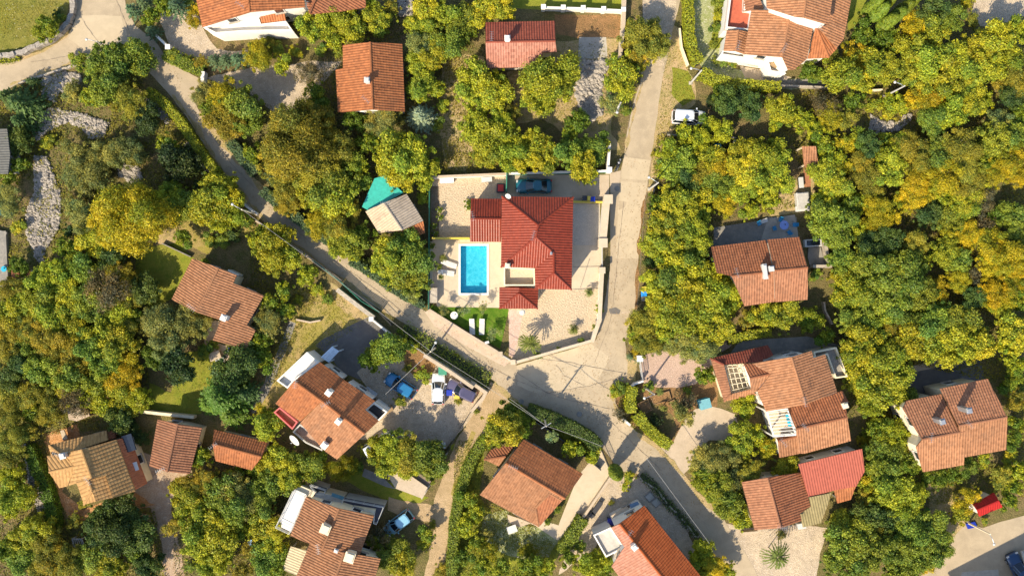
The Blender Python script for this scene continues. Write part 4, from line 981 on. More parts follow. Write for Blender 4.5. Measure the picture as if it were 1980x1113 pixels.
# the lanes and the junction
LANE = [(150, -60), (146, 40), (130, 72), (86, 100), (40, 117), (-60, 134), (-60, 200), (0, 180), (40, 160), (85, 145), (150, 125), (205, 97), (248, 88), (264, 110), (290, 142), (330, 185), (372, 240), (400, 290), (430, 338), (470, 388), (520, 440), (580, 487), (640, 530), (700, 577), (744, 604), (790, 630), (850, 668), (905, 707), (957, 737),
 (985, 768), (1010, 783), (1062, 797), (1111, 822), (1143, 843), (1162, 862), (1200, 908), (1232, 916), (1252, 922), (1268, 938), (1293, 974), (1322, 1003), (1350, 1034), (1372, 1060), (1395, 1110), (1420, 1180), (1500, 1180), (1460, 1100), (1420, 1035), (1398, 1001), (1354, 957), (1326, 920), (1297, 886), (1276, 864), (1236, 838), (1205, 806), (1190, 778), (1188, 750), (1205, 740), (1228, 735), (1232, 700), (1212, 690), (1209, 660), (1222, 625), (1232, 598), (1233, 560), (1235, 480), (1240, 430), (1249, 375), (1258, 310), (1268, 250), (1276, 180), (1286, 130), (1300, 60), (1316, 0), (1318, -60), (1243, -60), (1243, 20), (1245, 90), (1243, 128), (1238, 160), (1225, 200), (1213, 250), (1206, 303), (1200, 330), (1180, 335), (1180, 520), (1166, 600), (1153, 655), (1143, 662), (1000, 706), (985, 700),
 (830, 607), (820, 600), (780, 573), (716, 527), (641, 464), (600, 438), (560, 415), (527, 382), (480, 330), (440, 285), (405, 240), (385, 215), (372, 190), (395, 155), (350, 132), (322, 112), (300, 80), (262, 50), (245, 20), (235, -60)]
sheet('road', LANE, 8, ASPH, .12)
sheet('road_patch', [(1206, 303), (1258, 310), (1240, 430), (1235, 500), (1190, 500), (1195, 400)], 9, ASPH2, .08)
sheet('road_strip', [(1190, 345), (1250, 349), (1249, 354), (1190, 350)], 10, ASPH, .05)
sheet('road_strip', [(1200, 603), (1233, 601), (1233, 605), (1200, 607)], 10, PAVE, .03)
sheet('road_patch', [(1177, 597), (1190, 594), (1200, 600), (1196, 606), (1180, 606)], 11, DASPH, .12)
sheet('road_patch', [(1197, 388), (1212, 391), (1208, 400), (1196, 406)], 10, ASPH, .1)
sheet('road_patch', [(1000, 706), (1143, 664), (1180, 690), (1150, 745), (1040, 760), (1000, 745)], 9, ASPH2, .15)
sheet('road_patch', [(132, 76), (150, 30), (235, 30), (250, 80), (200, 97), (165, 98)], 9, ASPH2, .15)
sheet('pavement', [(822, 603), (830, 598), (988, 694), (1000, 704), (985, 700), (975, 708), (900, 668), (840, 630)], 12, ground_mat('pinkish_concrete', (0.50, 0.38, 0.28), (0.46, 0.35, 0.26), (0.55, 0.44, 0.33), .4, 1.5, 15, .12), .05)
sheet('gravel_lane', [(1243, -60), (1318, -60), (1300, 60), (1285, 128), (1245, 126), (1243, 20)], 9, GRAVEL, .2)
sheet('pavement', [(1179, 335), (1200, 330), (1196, 370), (1180, 372)], 12, PAVE, .03)

for i_, (pts_, m__) in enumerate([([(1206, 303), (1216, 250), (1228, 200), (1240, 160), (1245, 128), (1250, 130), (1243, 165), (1231, 205), (1219, 252), (1210, 303)], DIRT), ([(1250, 378), (1242, 430), (1236, 500), (1234, 560), (1233, 598), (1227, 598), (1229, 540), (1232, 480), (1238, 425), (1246, 376)], SOIL),
   ([(957, 735), (1010, 780), (1062, 795), (1111, 820), (1160, 860), (1158, 866), (1111, 828), (1060, 802), (1005, 788), (950, 742)], DIRT), ([(1210, 690), (1232, 700), (1228, 738), (1190, 752), (1188, 778), (1200, 800), (1190, 790), (1180, 765), (1183, 748), (1212, 730), (1214, 700)], DIRT),
   ([(1236, 836), (1276, 862), (1297, 884), (1326, 918), (1354, 955), (1398, 999), (1390, 1001), (1348, 960), (1318, 922), (1288, 888), (1268, 868), (1230, 842)], DIRT), ([(205, 96), (150, 124), (85, 143), (20, 168), (20, 162), (85, 138), (148, 118), (203, 91)], DIRT),
   ([(388, 216), (442, 286), (482, 331), (528, 383), (600, 438), (641, 464), (716, 527), (713, 532), (638, 470), (595, 444), (524, 389), (477, 336), (437, 291), (383, 221)], DIRT), ([(330, 185), (372, 240), (430, 338), (520, 440), (640, 530), (744, 604), (748, 600), (645, 524), (525, 434), (436, 333), (378, 236), (336, 181)], DIRT)]):
    sheet('verge', pts_, 13+i_*0, m__, .35, step=.4)
# cracks and seams of the asphalt
def crack(pts, w_=0.02):
    p = [P2(q) for q in pts]; mb = MB()
    q = []
    for a, b in zip(p[:-1], p[1:]):
        n = max(2, int((b-a).length/.5)); q += [a.lerp(b, i/n)+Vector((rng.normal(0, .035), rng.normal(0, .035), 0)) for i in range(n)]
    q.append(p[-1])
    for a, b in zip(q[:-1], q[1:]):
        t = (b-a).normalized(); nn = Vector((-t.y, t.x, 0))*w_*rng.uniform(.5, 1.4)
        mb.add([(*(a-nn)[:2], .07), (*(b-nn)[:2], .07), (*(b+nn)[:2], .07), (*(a+nn)[:2], .07)], [(0, 1, 2, 3)])
    o = mb.build('road_seam', plain('tar_seam', (0.22, 0.175, 0.13), .8)); o['kind'] = 'structure'
for c_ in ([(1206, 390), (1198, 460), (1188, 560), (1180, 620), (1150, 700)], [(1262, 300), (1246, 400), (1238, 520), (1232, 600), (1210, 680)], [(1000, 720), (1060, 760), (1140, 745), (1230, 722)], [(1020, 690), (1100, 700), (1220, 724)], [(1075, 705), (1090, 725), (1130, 745)],
           [(860, 640), (930, 700), (1000, 735), (1090, 770), (1180, 790)], [(640, 500), (720, 555), (800, 620)], [(250, 690)], [(1175, 870), (1240, 900), (1290, 960), (1340, 1020), (1370, 1050)], [(1166, 800), (1230, 862), (1280, 910)],
           [(152, 28), (190, 82)], [(225, 0), (250, 60)], [(60, 120), (100, 115), (150, 105)], [(1222, 160), (1215, 250)], [(400, 250), (450, 320), (540, 410)], [(560, 430), (600, 470)]):
    if len(c_) > 1: crack(c_)
for p_ in ((1008, 776), (1120, 800), (1193, 365)):
    w_ = P2(p_); o = MB().lathe((w_.x, w_.y, .05), [(.33, .0), (.33, .035), (.3, .04), (.05, .041)], 18).build('manhole_cover', DCONC); tag(o, {1008: 'round metal manhole cover in the shade beside the hedge bank', 1120: 'round metal manhole cover in the middle of the road', 1193: 'round metal cover by the villa gateway'}[p_[0]], 'manhole cover')

# ---------------------------------------------------------------- villa plot
sheet('pool_deck', [(836, 463), (970, 462), (1036, 518), (1036, 560), (968, 596), (846, 593), (833, 560)], 6, DECK, 0, hole=HOLE)
sheet('court', [(846, 342), (985, 340), (985, 466), (836, 462), (836, 352)], 5, GRAVEL2, 0)
sheet('planting_strip', [(834, 360), (849, 360), (849, 460), (834, 460)], 7, ground_mat('bed_soil', (0.12, 0.09, 0.06), (0.16, 0.12, 0.08), (0.2, 0.17, 0.13), .6, 2, 9, .4), .05)
sheet('villa_driveway', [(980, 338), (1178, 338), (1178, 393), (1108, 394), (1108, 560), (985, 562), (980, 400)], 7, PAVE, 0)
sheet('gravel_court', [(1100, 394), (1160, 394), (1160, 474), (1100, 474)], 8, ground_mat('grey_gravel', (0.47, 0.42, 0.35), (0.42, 0.37, 0.31), (0.52, 0.46, 0.38), .3, 2, 8, .2, bstr=.8), 0)
sheet('villa_driveway', [(1100, 474), (1163, 474), (1162, 556), (1100, 560), (1030, 560)], 9, DECK, 0)
sheet('gravel_court', [(982, 598), (1036, 560), (1162, 557), (1158, 620), (1145, 657), (1000, 700), (988, 692)], 8, GRAVEL2, 0)
sheet('stone_path', [(984, 598), (1012, 600), (1003, 650), (994, 690), (984, 688)], 10, ground_mat('pink_paving', (0.50, 0.34, 0.27), (0.42, 0.30, 0.24), (0.58, 0.44, 0.36), .9, 1.8, 6, .25), 0)
sheet('villa_lawn', [(833, 588), (846, 593), (968, 595), (984, 598), (967, 674), (925, 650), (833, 598)], 9, TURF, 0)
for q in ([(1162, 515), (1108, 516)], [(1140, 500), (1122, 556)], [(1162, 557), (1108, 559)]):
    a, b = P2(q[0]), P2(q[1]); t = (b-a).normalized(); nn = Vector((-t.y, t.x, 0))*.03
    o = MB().add([(*(a-nn)[:2], .07), (*(b-nn)[:2], .07), (*(b+nn)[:2], .07), (*(a+nn)[:2], .07)], [(0, 1, 2, 3)]).build('paving_joint', DCONC); o['kind'] = 'structure'
settle_sheets()
# pool
cxp, cyp = (PX0+PX1)/2, (PY0+PY1)/2
pool = thing('swimming_pool', (cxp, cyp, 0), 'rectangular turquoise swimming pool with a white stone rim', 'swimming pool')
m_, nt_, b_ = newmat('caustic_mosaic'); co_ = N(nt_, 'ShaderNodeTexCoord').outputs['Object']
a_ = mixc(nt_, noise(nt_, co_, 2.6, 5, .75, .38, .62, .6), (0.03, 0.46, 0.60), (0.24, 0.82, 0.88)); a_ = mixc(nt_, noise(nt_, co_, 9, 3, .7), a_, (0.03, 0.60, 0.76)); nt_.links.new(a_, b_.inputs[0])  # pale mottling paints the water's rippling light into the mosaic
DEP = .9
MB().add([(PX0, PY0, -DEP), (PX1, PY0, -DEP), (PX1, PY1, -DEP), (PX0, PY1, -DEP), (PX0, PY0, .05), (PX1, PY0, .05), (PX1, PY1, .05), (PX0, PY1, .05)], [(0,1,2,3),(0,4,5,1),(1,5,6,2),(2,6,7,3),(3,7,4,0)]).build('basin', m_, pool)
cp = MB(); r_ = .24
for x0, x1, y0, y1 in ((PX0-r_, PX1+r_, PY1, PY1+r_), (PX0-r_, PX1+r_, PY0-r_, PY0), (PX0-r_, PX0, PY0, PY1), (PX1, PX1+r_, PY0, PY1)):
    cp.add([(x0, y0, .02), (x1, y0, .02), (x1, y1, .02), (x0, y1, .02), (x0, y0, .09), (x1, y0, .09), (x1, y1, .09), (x0, y1, .09)], [(3,2,1,0),(4,5,6,7),(0,1,5,4),(1,2,6,5),(2,3,7,6),(3,0,4,7)])
cp.build('coping', WHITE, pool)
m_, nt_, b_ = newmat('pool_water'); tr_ = N(nt_, 'ShaderNodeBsdfTransparent'); tr_.inputs[0].default_value = (.80, .97, 1, 1); gl_ = N(nt_, 'ShaderNodeBsdfGlossy'); gl_.inputs[1].default_value = .03
fr_ = N(nt_, 'ShaderNodeFresnel'); fr_.inputs[0].default_value = 1.33; mx_ = N(nt_, 'ShaderNodeMixShader'); nt_.links.new(fr_.outputs[0], mx_.inputs[0]); nt_.links.new(tr_.outputs[0], mx_.inputs[1]); nt_.links.new(gl_.outputs[0], mx_.inputs[2]); nt_.links.new(mx_.outputs[0], nt_.nodes['Material Output'].inputs[0])
bp_ = N(nt_, 'ShaderNodeBump'); bp_.inputs[0].default_value = .25; bp_.inputs[1].default_value = .05; co_ = N(nt_, 'ShaderNodeTexCoord').outputs['Object']; nt_.links.new(noise(nt_, co_, 3, 3, .6), bp_.inputs['Height']); nt_.links.new(bp_.outputs[0], gl_.inputs['Normal'])
MB().add([(PX0, PY0, -.06), (PX1, PY0, -.06), (PX1, PY1, -.06), (PX0, PY1, -.06)], [(0, 1, 2, 3)]).build('water', m_, pool)
for i_ in range(3): MB().box((PX1-.28-.0*i_, PY1-.55, -.9), .55, 1.08-.34*i_, .3*(i_+1)-.002).build('step', m_, pool) if False else None
MB().box((PX1-.5, PY1-.3, -DEP), .98, .58, .55).box((PX1-.5, PY1-.75, -DEP), .98, .32, .28).build('steps', bpy.data.materials['caustic_mosaic'], pool)
for sd in (-.22, .22): MB().tube([(PX1-.6+sd, PY1+.35, .09), (PX1-.6+sd, PY1+.3, .75), (PX1-.6+sd, PY1-.15, .75), (PX1-.6+sd, PY1-.2, -.6)], .02, 6).build('ladder_rail', STEEL, pool)

# villa walls and fences
wall(F0, [(835, 345), (980, 339)], .22, 1.3, WHITE, 'white wall along the top of the villa court, left of the green post', cap=PAVE)
wall(F0, [(984, 338), (1172, 333)], .2, 1.1, GREENP, 'green mesh topped wall behind the dark teal car', cat='fence', name='boundary_fence', cap=WHITE)
wall(F0, [(980, 337), (979, 372)], .12, 1.5, GREENP, 'short green partition between the court and the teal car', cat='fence', name='partition_fence')
wall(F0, [(839, 462), (908, 462)], .14, 1.6, YELLOWP, 'yellow topped screen wall between the gravel court and the pool deck', cap=YELLOWP)
wall(F0, [(1108, 391), (1168, 392)], .14, .7, YELLOWP, 'low yellow wall right of the red-roofed villa', cap=YELLOWP)
wall(F0, [(1170, 392), (1163, 470)], .75, 1.55, WHITE, 'thick white wall between the villa gravel court and the lane', cap=DECK, pillars=[(1173, 388), (1163, 471)])
wall(F0, [(1162, 524), (1157, 618), (1144, 656)], .4, 1.3, WHITE, 'white curving wall beside the lane below the villa gateway', cap=DECK, pillars=[(1162, 523)])
wall(F0, [(1144, 657), (1000, 698)], .25, 1.2, WHITE, 'white wall along the junction below the gravel court', cap=DECK, pillars=[(992, 698)])
wall(F0, [(966, 682), (900, 642), (833, 600)], .28, 1.0, STONE, 'beige wall between the villa lawn and the pavement', cap=PAVE, pillars=[(967, 683)])
slat_fence(F0, [(832, 345), (830, 597)], 1.5, GREENP, 'green fence along the left side of the villa plot')
wall(F0, [(835, 470), (835, 560)], .35, .5, DECK, 'low cream bench wall beside the pool loungers')
gate(F0, (1163, 475), (1163, 518), 1.2, METAL, 'white sliding gate in the villa wall, open to the lane', 'sliding_gate')
gate(F0, (968, 684), (989, 696), 1.1, METAL, 'small white garden gate at the bottom corner of the villa lawn')
wall(F0, [(1176, 285), (1173, 328)], .3, 1.6, WHITE, 'short white wall beside the parked motorcycle', pillars=[(1175, 332)])

# villa house
FG = F(820, 320, .26950)
R1 = tile_mat('glazed_red_tiles', (0.225, 0.038, 0.018), (0.175, 0.028, 0.013), var=.25, dirtamt=.08, pu=.30, pv=.36)
R1.node_tree.nodes['Principled BSDF'].inputs['Roughness'].default_value = .42; R1.node_tree.nodes['Principled BSDF'].inputs['Specular IOR Level'].default_value = .3
E, K = 5.4, 1.75/4.35
zr = E+1.75; z2 = E+.95
G = lambda x, y, z: (x, y, z)
hs = [[G(558, 222, E), G(552, 728, E), G(803, 513, zr), G(818, 430, zr)],
      [G(558, 222, E), G(818, 430, zr), G(1070, 228, E)],
      [G(1070, 228, E), G(818, 430, zr), G(803, 513, zr), G(930, 628, z2), G(930, 770, z2), G(1058, 890, E)],
      [G(803, 513, zr), G(552, 728, E), G(795, 735, E), G(930, 628, z2)],
      [G(930, 628, z2), G(795, 735, E), G(797, 885, E), G(930, 770, z2)],
      [G(930, 770, z2), G(797, 885, E), G(1058, 890, E)]]
house('villa', 'two-storey villa with a glossy red hipped roof beside the swimming pool', 'house', FG, hs, WHITE, R1, chimneys=[(600, 718, .45, .9, CREAM), (912, 630, .12, .3, STEEL)], pu=.30)
house('garage_wing', 'lower red gabled wing on the left of the red-roofed villa', 'house', FG, [[G(335, 237, 2.9), G(558, 240, 2.9), G(555, 383, 3.9), G(332, 381, 3.9)], [G(332, 381, 3.9), G(555, 383, 3.9), G(552, 548, 2.9), G(330, 546, 2.9)]], WHITE, R1, over=.3, pu=.30)
house('porch', 'small red hipped porch roof below the villa terrace', 'porch', FG, [[G(540, 872, 3.2), G(540, 1026, 3.2), G(680, 915, 4.1), G(684, 872, 4.1)], [G(684, 872, 4.1), G(680, 915, 4.1), G(815, 1026, 3.2), G(820, 880, 3.2)], [G(540, 1026, 3.2), G(815, 1026, 3.2), G(680, 915, 4.1)]], WHITE, R1, windows=False, over=.35, pu=.30)
slab(FG, [(572, 728), (792, 738), (795, 862), (572, 862)], 3.3, DECK, 'cream roof terrace between the villa and its small porch', wallm=WHITE, parapet=.9, pmat=CREAM)
dish(FG, (605, 218), 6.0, .35, 'white satellite dish on the top left corner of the red roof', 4.2)
# villa furniture and bins
lounger(FG((180, 705)), 160, 'white sun lounger beside the pool, the upper of the two on the deck')
lounger(FG((160, 768)), 172, 'white sun lounger beside the pool, the lower of the two on the deck')
lounger((913, 631), 92, 'white sun lounger on the green lawn, left one of the pair')
lounger((932, 631), 88, 'white sun lounger on the green lawn, right one of the pair')
round_table((879, 609), .46, WHITE, 'small round white table in the corner of the villa lawn')
round_table((850, 525), .2, WHITE, 'tiny white side table between the two deck loungers', hgt=.5)
bq = boxything('barbecue', 'barbecue', FG((70, 930)), (.9, 1.7, 1.1), WHITE, 'white masonry barbecue with a brick hearth in the deck corner', 0, topmat=STONE, toph=.12)
MB().box((0, .3, 1.13), .6, .7, .3).build('hearth', plain('brick', (.45, .18, .08), .9), bq)
MB().box((.1, -.5, 1.13), .4, .5, .12).build('grill', DARK, bq)
bin_((1130, 385), DARK, 'black bin beside the low yellow wall', z=.05); bin_((1137, 385), YELLOWP, 'bin with yellow lid beside the low yellow wall, middle of three', z=.05, s=.45); bin_((1144.5, 386.5), BLUEP, 'blue bin beside the low yellow wall, nearest the lane', z=.05)
bin_((1244, 559), YELLOWP, 'yellow lidded bin on the right verge of the lane', s=.55); bin_((1243, 568), plain('light_blue_plastic', (.02, .25, .7), .4), 'light blue bin on the right verge of the lane', s=.6); bin_((1243, 577), DCONC, 'grey bin on the right verge of the lane', s=.5)
boxything('storage_box', 'box', FG((165, 112)), (1.6, .5, .5), plain('mauve_cloth', (.4, .3, .42), .9), 'low mauve covered bench at the top of the gravel court', 3, topmat=WHITE)
boxything('garden_trailer', 'trailer', FG((550, 165)), (1.0, 1.1, .6), DARK, 'black crate with red goods beside the green partition', 0, topmat=plain('red_plastic', (.5, .03, .02), .5), over=-.15, toph=.12)
boxything('garden_bench', 'bench', FG((450, 104)), (1.2, .5, .45), METAL, 'white garden bench at the top of the gravel court', 5, legs=True)
for i, (q, c_) in enumerate([((115, 325), 'potted plant on the left strip of the gravel court, topmost'), ((120, 378), 'bright green potted plant on the left strip of the gravel court'), ((75, 440), 'potted plant on the left strip of the court, second from the screen wall'), ((85, 495), 'potted plant in the left corner by the yellow screen wall'), ((318, 268), 'potted plant left of the red gabled wing, upper'), ((320, 305), 'potted plant left of the red gabled wing, lower'), ((110, 730), 'potted plant left of the deck loungers'), ((60, 580), 'potted plant at the left edge of the pool deck')]): planter(FG(q), WHITE, c_, .55)
car((1032, 361), 180, 'saloon', car_paint('dark_teal_paint', (0.01, 0.11, 0.15)), 'dark teal saloon car parked in the shade above the villa', 4.35, 1.74)
motorcycle((1194, 319), 66, 'grey motorcycle parked by the white gate post above the villa')
# ---------------------------------------------------------------- tiles of the other houses; split roofs carry sun and shade as tile colours
TA = tile_mat('orange_clay_tiles', (0.396, 0.146, 0.056), (0.284, 0.101, 0.040), var=.4, dirtamt=.35)
TB = tile_mat('terracotta_tiles', (0.310, 0.142, 0.076), (0.232, 0.101, 0.054), var=.4, dirtamt=.4)
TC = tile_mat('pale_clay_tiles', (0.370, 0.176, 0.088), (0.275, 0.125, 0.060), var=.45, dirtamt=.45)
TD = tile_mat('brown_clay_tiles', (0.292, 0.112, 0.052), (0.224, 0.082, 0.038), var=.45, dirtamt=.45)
TR = tile_mat('deep_red_tiles', (0.252, 0.068, 0.041), (0.202, 0.050, 0.031), var=.4, dirtamt=.3)
TO = tile_mat('ochre_tiles', (0.458, 0.271, 0.109), (0.352, 0.197, 0.075), var=.35, dirtamt=.25)
TG = tile_mat('grey_fibre_sheets', (0.40, 0.33, 0.25), (0.34, 0.28, 0.22), var=.4, dirtamt=.5)
TP = tile_mat('coral_metal_sheets', (0.37, 0.100, 0.066), (0.32, 0.085, 0.056), var=.15, dirtamt=.1)
TK = tile_mat('crimson_sheets', (0.351, 0.016, 0.014), (0.312, 0.014, 0.013), var=.15, dirtamt=.1)
BR = STONE

# house at the top left edge
FA_ = F(340, 0, .21566)
house('white_house', 'white two-storey house with orange roofs cut by the top edge', 'house', FA_, [[(158, -120, 5.3), (240, 245, 5.3), (665, 110, 6.6), (625, -250, 6.6)], [(625, -250, 6.6), (665, 110, 6.6), (1160, 65, 5.3), (1110, -300, 5.3)]], WHITE, TA, over=.5)
house('porch', 'small orange lean-to roof on the front of the white top house', 'porch', FA_, [[(745, 105, 3.6), (970, 95, 3.6), (990, 200, 3.0), (772, 225, 3.0)]], WHITE, TA, windows=False)
house('annexe', 'brown shaded annexe roof right of the white top house', 'house', FA_, [[(1168, -100, 3.8), (1300, -110, 4.4), (1200, 125, 4.4), (1178, 60, 3.8)], [(1300, -110, 4.4), (1700, -130, 3.2), (1700, 60, 3.2), (1480, 115, 3.2), (1200, 125, 4.4)]], WHITE, TD)
slab(FA_, [(262, 262), (740, 118), (778, 232), (1000, 205), (1060, 290), (620, 300), (375, 318)], 2.6, WHITE, 'white terrace with arches in front of the white top house', wallm=WHITE, parapet=.7)
# square terracotta house
house('terracotta_house', 'square terracotta gabled house in the trees near the top', 'house', A(1, 0), [[(485, 262, 3.0), (640, 243, 4.9), (655, 630, 4.9), (455, 645, 3.0), (440, 400, 3.0), (487, 396, 3.0)], [(640, 243, 4.9), (825, 255, 3.1), (840, 640, 3.1), (655, 630, 4.9)]], WHITE, TA, chimneys=[(622, 460, .5, 1.0, METAL)])
# cottage
house('cottage', 'pink and red tiled cottage near the top centre', 'house', F0, [(TR, [(938, 44, 3.0), (1073, 41, 3.0), (1074, 80, 4.1), (939, 82, 4.1)]), (tile_mat('sunlit_red_tiles', (0.462, 0.216, 0.153), (0.353, 0.144, 0.099), var=.4, dirtamt=.3), [(939, 82, 4.1), (1074, 80, 4.1), (1076, 101, 3.5), (1049, 102, 3.47), (1048, 129, 2.7), (941, 132, 2.7)])], CREAM, TR, chimneys=[(981, 74, .5, 1.0, WHITE)])  # pink sunward slope, dark red far slope: sun and shade put into tiles
# big white house at the top right
FD = F(1380, 0, .17075)
house('big_white_house', 'big white house with many terracotta roofs at the top right', 'house', FD, [
 [(430, 110, 5.2), (865, 130, 6.6), (775, 648, 6.6), (345, 615, 5.2)],
 [(865, 130, 6.6), (920, 140, 6.4), (920, 200, 6.4), (1135, 250, 5.4), (1055, 670, 5.4), (915, 790, 5.9), (845, 790, 6.3), (775, 648, 6.6)],
 [(600, 92, 6.6), (590, -150, 6.6), (1060, -150, 8.2), (1015, 200, 8.2), (920, 190, 7.85)],
 [(1060, -150, 8.2), (1360, -150, 7.0), (1300, 282, 7.0), (1015, 200, 8.2)],
 [(1362, -150, 5.6), (1580, -150, 4.6), (1470, 450, 4.6), (1390, 545, 4.7), (1155, 295, 5.8), (1300, 290, 5.4)]], WHITE, TC, chimneys=(), over=.45)
house('bay_roof', 'fan-shaped terracotta hip roof on the lower right of the big white house', 'house', FD, [
 [(1155, 298, 5.6), (1065, 665, 4.0), (1300, 655, 4.0)], [(1155, 298, 5.6), (1300, 655, 4.0), (1400, 550, 4.0)]], WHITE, TA, over=.35)
house('lean_to', 'small tiled lean-to roof on the left of the big white house', 'house', FD, [[(150, 345, 3.9), (275, 345, 4.5), (250, 580, 4.5), (112, 575, 3.9)], [(275, 345, 4.5), (400, 370, 4.0), (345, 615, 4.0), (250, 580, 4.5)]], WHITE, TC, over=.25)
house('lean_to', 'pale pink tiled roof above the red terrace at the top right house', 'house', FD, [[(345, -60, 3.9), (500, -80, 4.6), (560, 100, 4.6), (420, 122, 4.1), (330, 130, 3.9)]], WHITE, TB, over=.2)
slab(FD, [(172, -60), (345, -60), (335, 130), (420, 140), (385, 365), (120, 340)], 3.2, plain('red_floor_tiles', (.42, .10, .05), .7), 'red tiled terrace left of the big white house', wallm=WHITE, parapet=.8, pmat=WHITE)
slab(FD, [(95, 578), (345, 615), (775, 655), (750, 800), (800, 850), (620, 830), (590, 720), (60, 640)], 2.4, WHITE, 'white balcony terrace below the big white house', wallm=WHITE, parapet=.7)
boxything('garden_table', 'table', FD((690, 740)), (1.3, .7, .75), WOOD, 'wooden bench on the white balcony of the big white house', -20, z=2.45)
# terracotta house on the left
house('terracotta_house', 'rotated terracotta house with an L-shaped roof on the left', 'house', A(0, 1), [
 [(1105, 385, 3.0), (1255, 438, 4.7), (1130, 692, 4.7), (985, 620, 3.0)],
 [(1255, 438, 4.7), (1360, 480, 4.0), (1340, 527, 4.0), (1515, 597, 2.9), (1420, 765, 2.9), (1467, 797, 2.65), (1415, 905, 2.65), (1220, 852, 4.0), (1267, 737, 4.0), (1130, 692, 4.7)]], CREAM, TC, chimneys=[(1283, 725, .55, 1.3, WHITE)])
# shed beside the teal court
house('shed', 'shed with a two-tone grey-brown corrugated roof beside the teal court', 'shed', A(1, 1), [
 (TG, [(850, 15, 2.6), (945, 168, 2.6), (825, 222, 3.3), (720, 66, 3.3)]), (tile_mat('sunlit_sheets', (0.50, 0.38, 0.26), (0.44, 0.33, 0.23), var=.4, dirtamt=.5), [(720, 66, 3.3), (825, 222, 3.3), (690, 238, 2.6), (613, 115, 2.6)])], GREYP, TG, over=.2, step=0)  # paler sheets on the sunward slope imitate the sunlight there
house('lean_to', 'little orange tiled lean-to below the grey-brown shed', 'shed', A(1, 1), [[(800, 232, 2.5), (945, 172, 2.5), (955, 238, 2.1), (812, 292, 2.1)]], GREYP, TA, over=.15, windows=False)
cn = slab(F0, [(700, 400), (724, 345), (745, 339), (780, 373), (743, 392), (712, 407)], 2.2, plain('teal_tarpaulin', (.03, .36, .29), .5, var=.15), 'teal tarpaulin roof stretched above the shed', cat='canopy', name='tarpaulin_canopy', thick=.03)
for p_ in ((724, 347), (745, 341), (778, 373), (704, 400)):
    w_ = P(*p_, 2.1); MB().box((w_.x, w_.y, 0), .09, .09, 2.15).build('post', STEEL, cn)
# ochre-roofed house and garages
FR = F(70, 780, .19772)
house('ochre_house', 'ochre-roofed house with several wings on orange soil', 'house', FR, [
 [(445, 445, 5.6), (785, 350, 3.6), (970, 855, 3.6), (750, 915, 4.9), (680, 703, 4.9), (545, 727, 5.6)],
 [(445, 445, 5.6), (545, 727, 5.6), (510, 745, 5.4), (400, 775, 4.6), (318, 800, 4.0), (385, 610, 4.6), (270, 482, 4.2)],
 [(108, 510, 3.0), (250, 485, 3.6), (385, 610, 4.6), (130, 668, 3.7)],
 [(130, 668, 3.7), (385, 610, 4.6), (310, 803, 3.0), (230, 822, 2.7)],
 [(400, 775, 4.5), (510, 745, 5.3), (550, 850, 5.3), (470, 985, 4.3)],
 [(510, 745, 5.3), (680, 703, 4.6), (750, 915, 4.6), (588, 952, 5.25), (550, 850, 5.3)],
 [(550, 850, 5.3), (588, 952, 4.6), (470, 985, 4.3)]], CREAM, TO, chimneys=[(258, 510, .55, .9, METAL)], pu=.42, over=.3)
house('back_wing', 'low ochre-tiled back wing above the ochre-roofed house', 'house', FR, [[(130, 402, 2.5), (690, 260, 2.5), (702, 355, 3.1), (440, 438, 3.2), (235, 487, 3.3)], [(120, 405, 2.5), (235, 487, 3.3), (150, 503, 2.5)]], CREAM, TO, pu=.42, over=.25)
house('lean_to', 'dark red tiled corner roof behind the ochre-roofed house', 'house', FR, [[(692, 262, 2.4), (770, 266, 2.2), (780, 332, 2.3), (704, 355, 2.6)]], CREAM, TD, over=.2, windows=False)
ln = house('lean_to', 'long rusty red lean-to with a skylight right of the ochre house', 'house', FR, [[(792, 350, 3.2), (912, 320, 2.3), (1085, 780, 2.3), (975, 838, 3.2)]], CREAM, tile_mat('rust_tiles', (0.46, 0.15, 0.06), (0.38, 0.12, 0.05), var=.3, dirtamt=.3), over=.2)
w_ = P2(FR((968, 612)), 2.75); MB().box((w_.x-ln.location.x+ln.location.x, w_.y, 2.75), .7, 1.0, .16, .3).build('skylight', METAL, ln)
w_ = P2(FR((905, 385)), 2.95); MB().box((w_.x, w_.y, 2.8), 1.2, 2.0, .2, .3).build('solar_panel', GLASS, ln)
house('garage', 'brown-orange gabled garage right of the ochre-roofed house', 'garage', A(0, 2), [[(905, 215, 2.9), (1020, 240, 3.9), (960, 515, 3.9), (858, 482, 2.9)], [(1020, 240, 3.9), (1160, 262, 2.9), (1090, 527, 2.9), (960, 515, 3.9)]], CREAM, TB)
house('outbuilding', 'small orange gabled outbuilding between bushes', 'garage', A(0, 2), [[(1230, 272, 2.6), (1538, 345, 2.6), (1502, 430, 3.4), (1222, 355, 3.4)], [(1222, 355, 3.4), (1502, 430, 3.4), (1445, 505, 2.6), (1238, 452, 2.6)]], CREAM, TA)
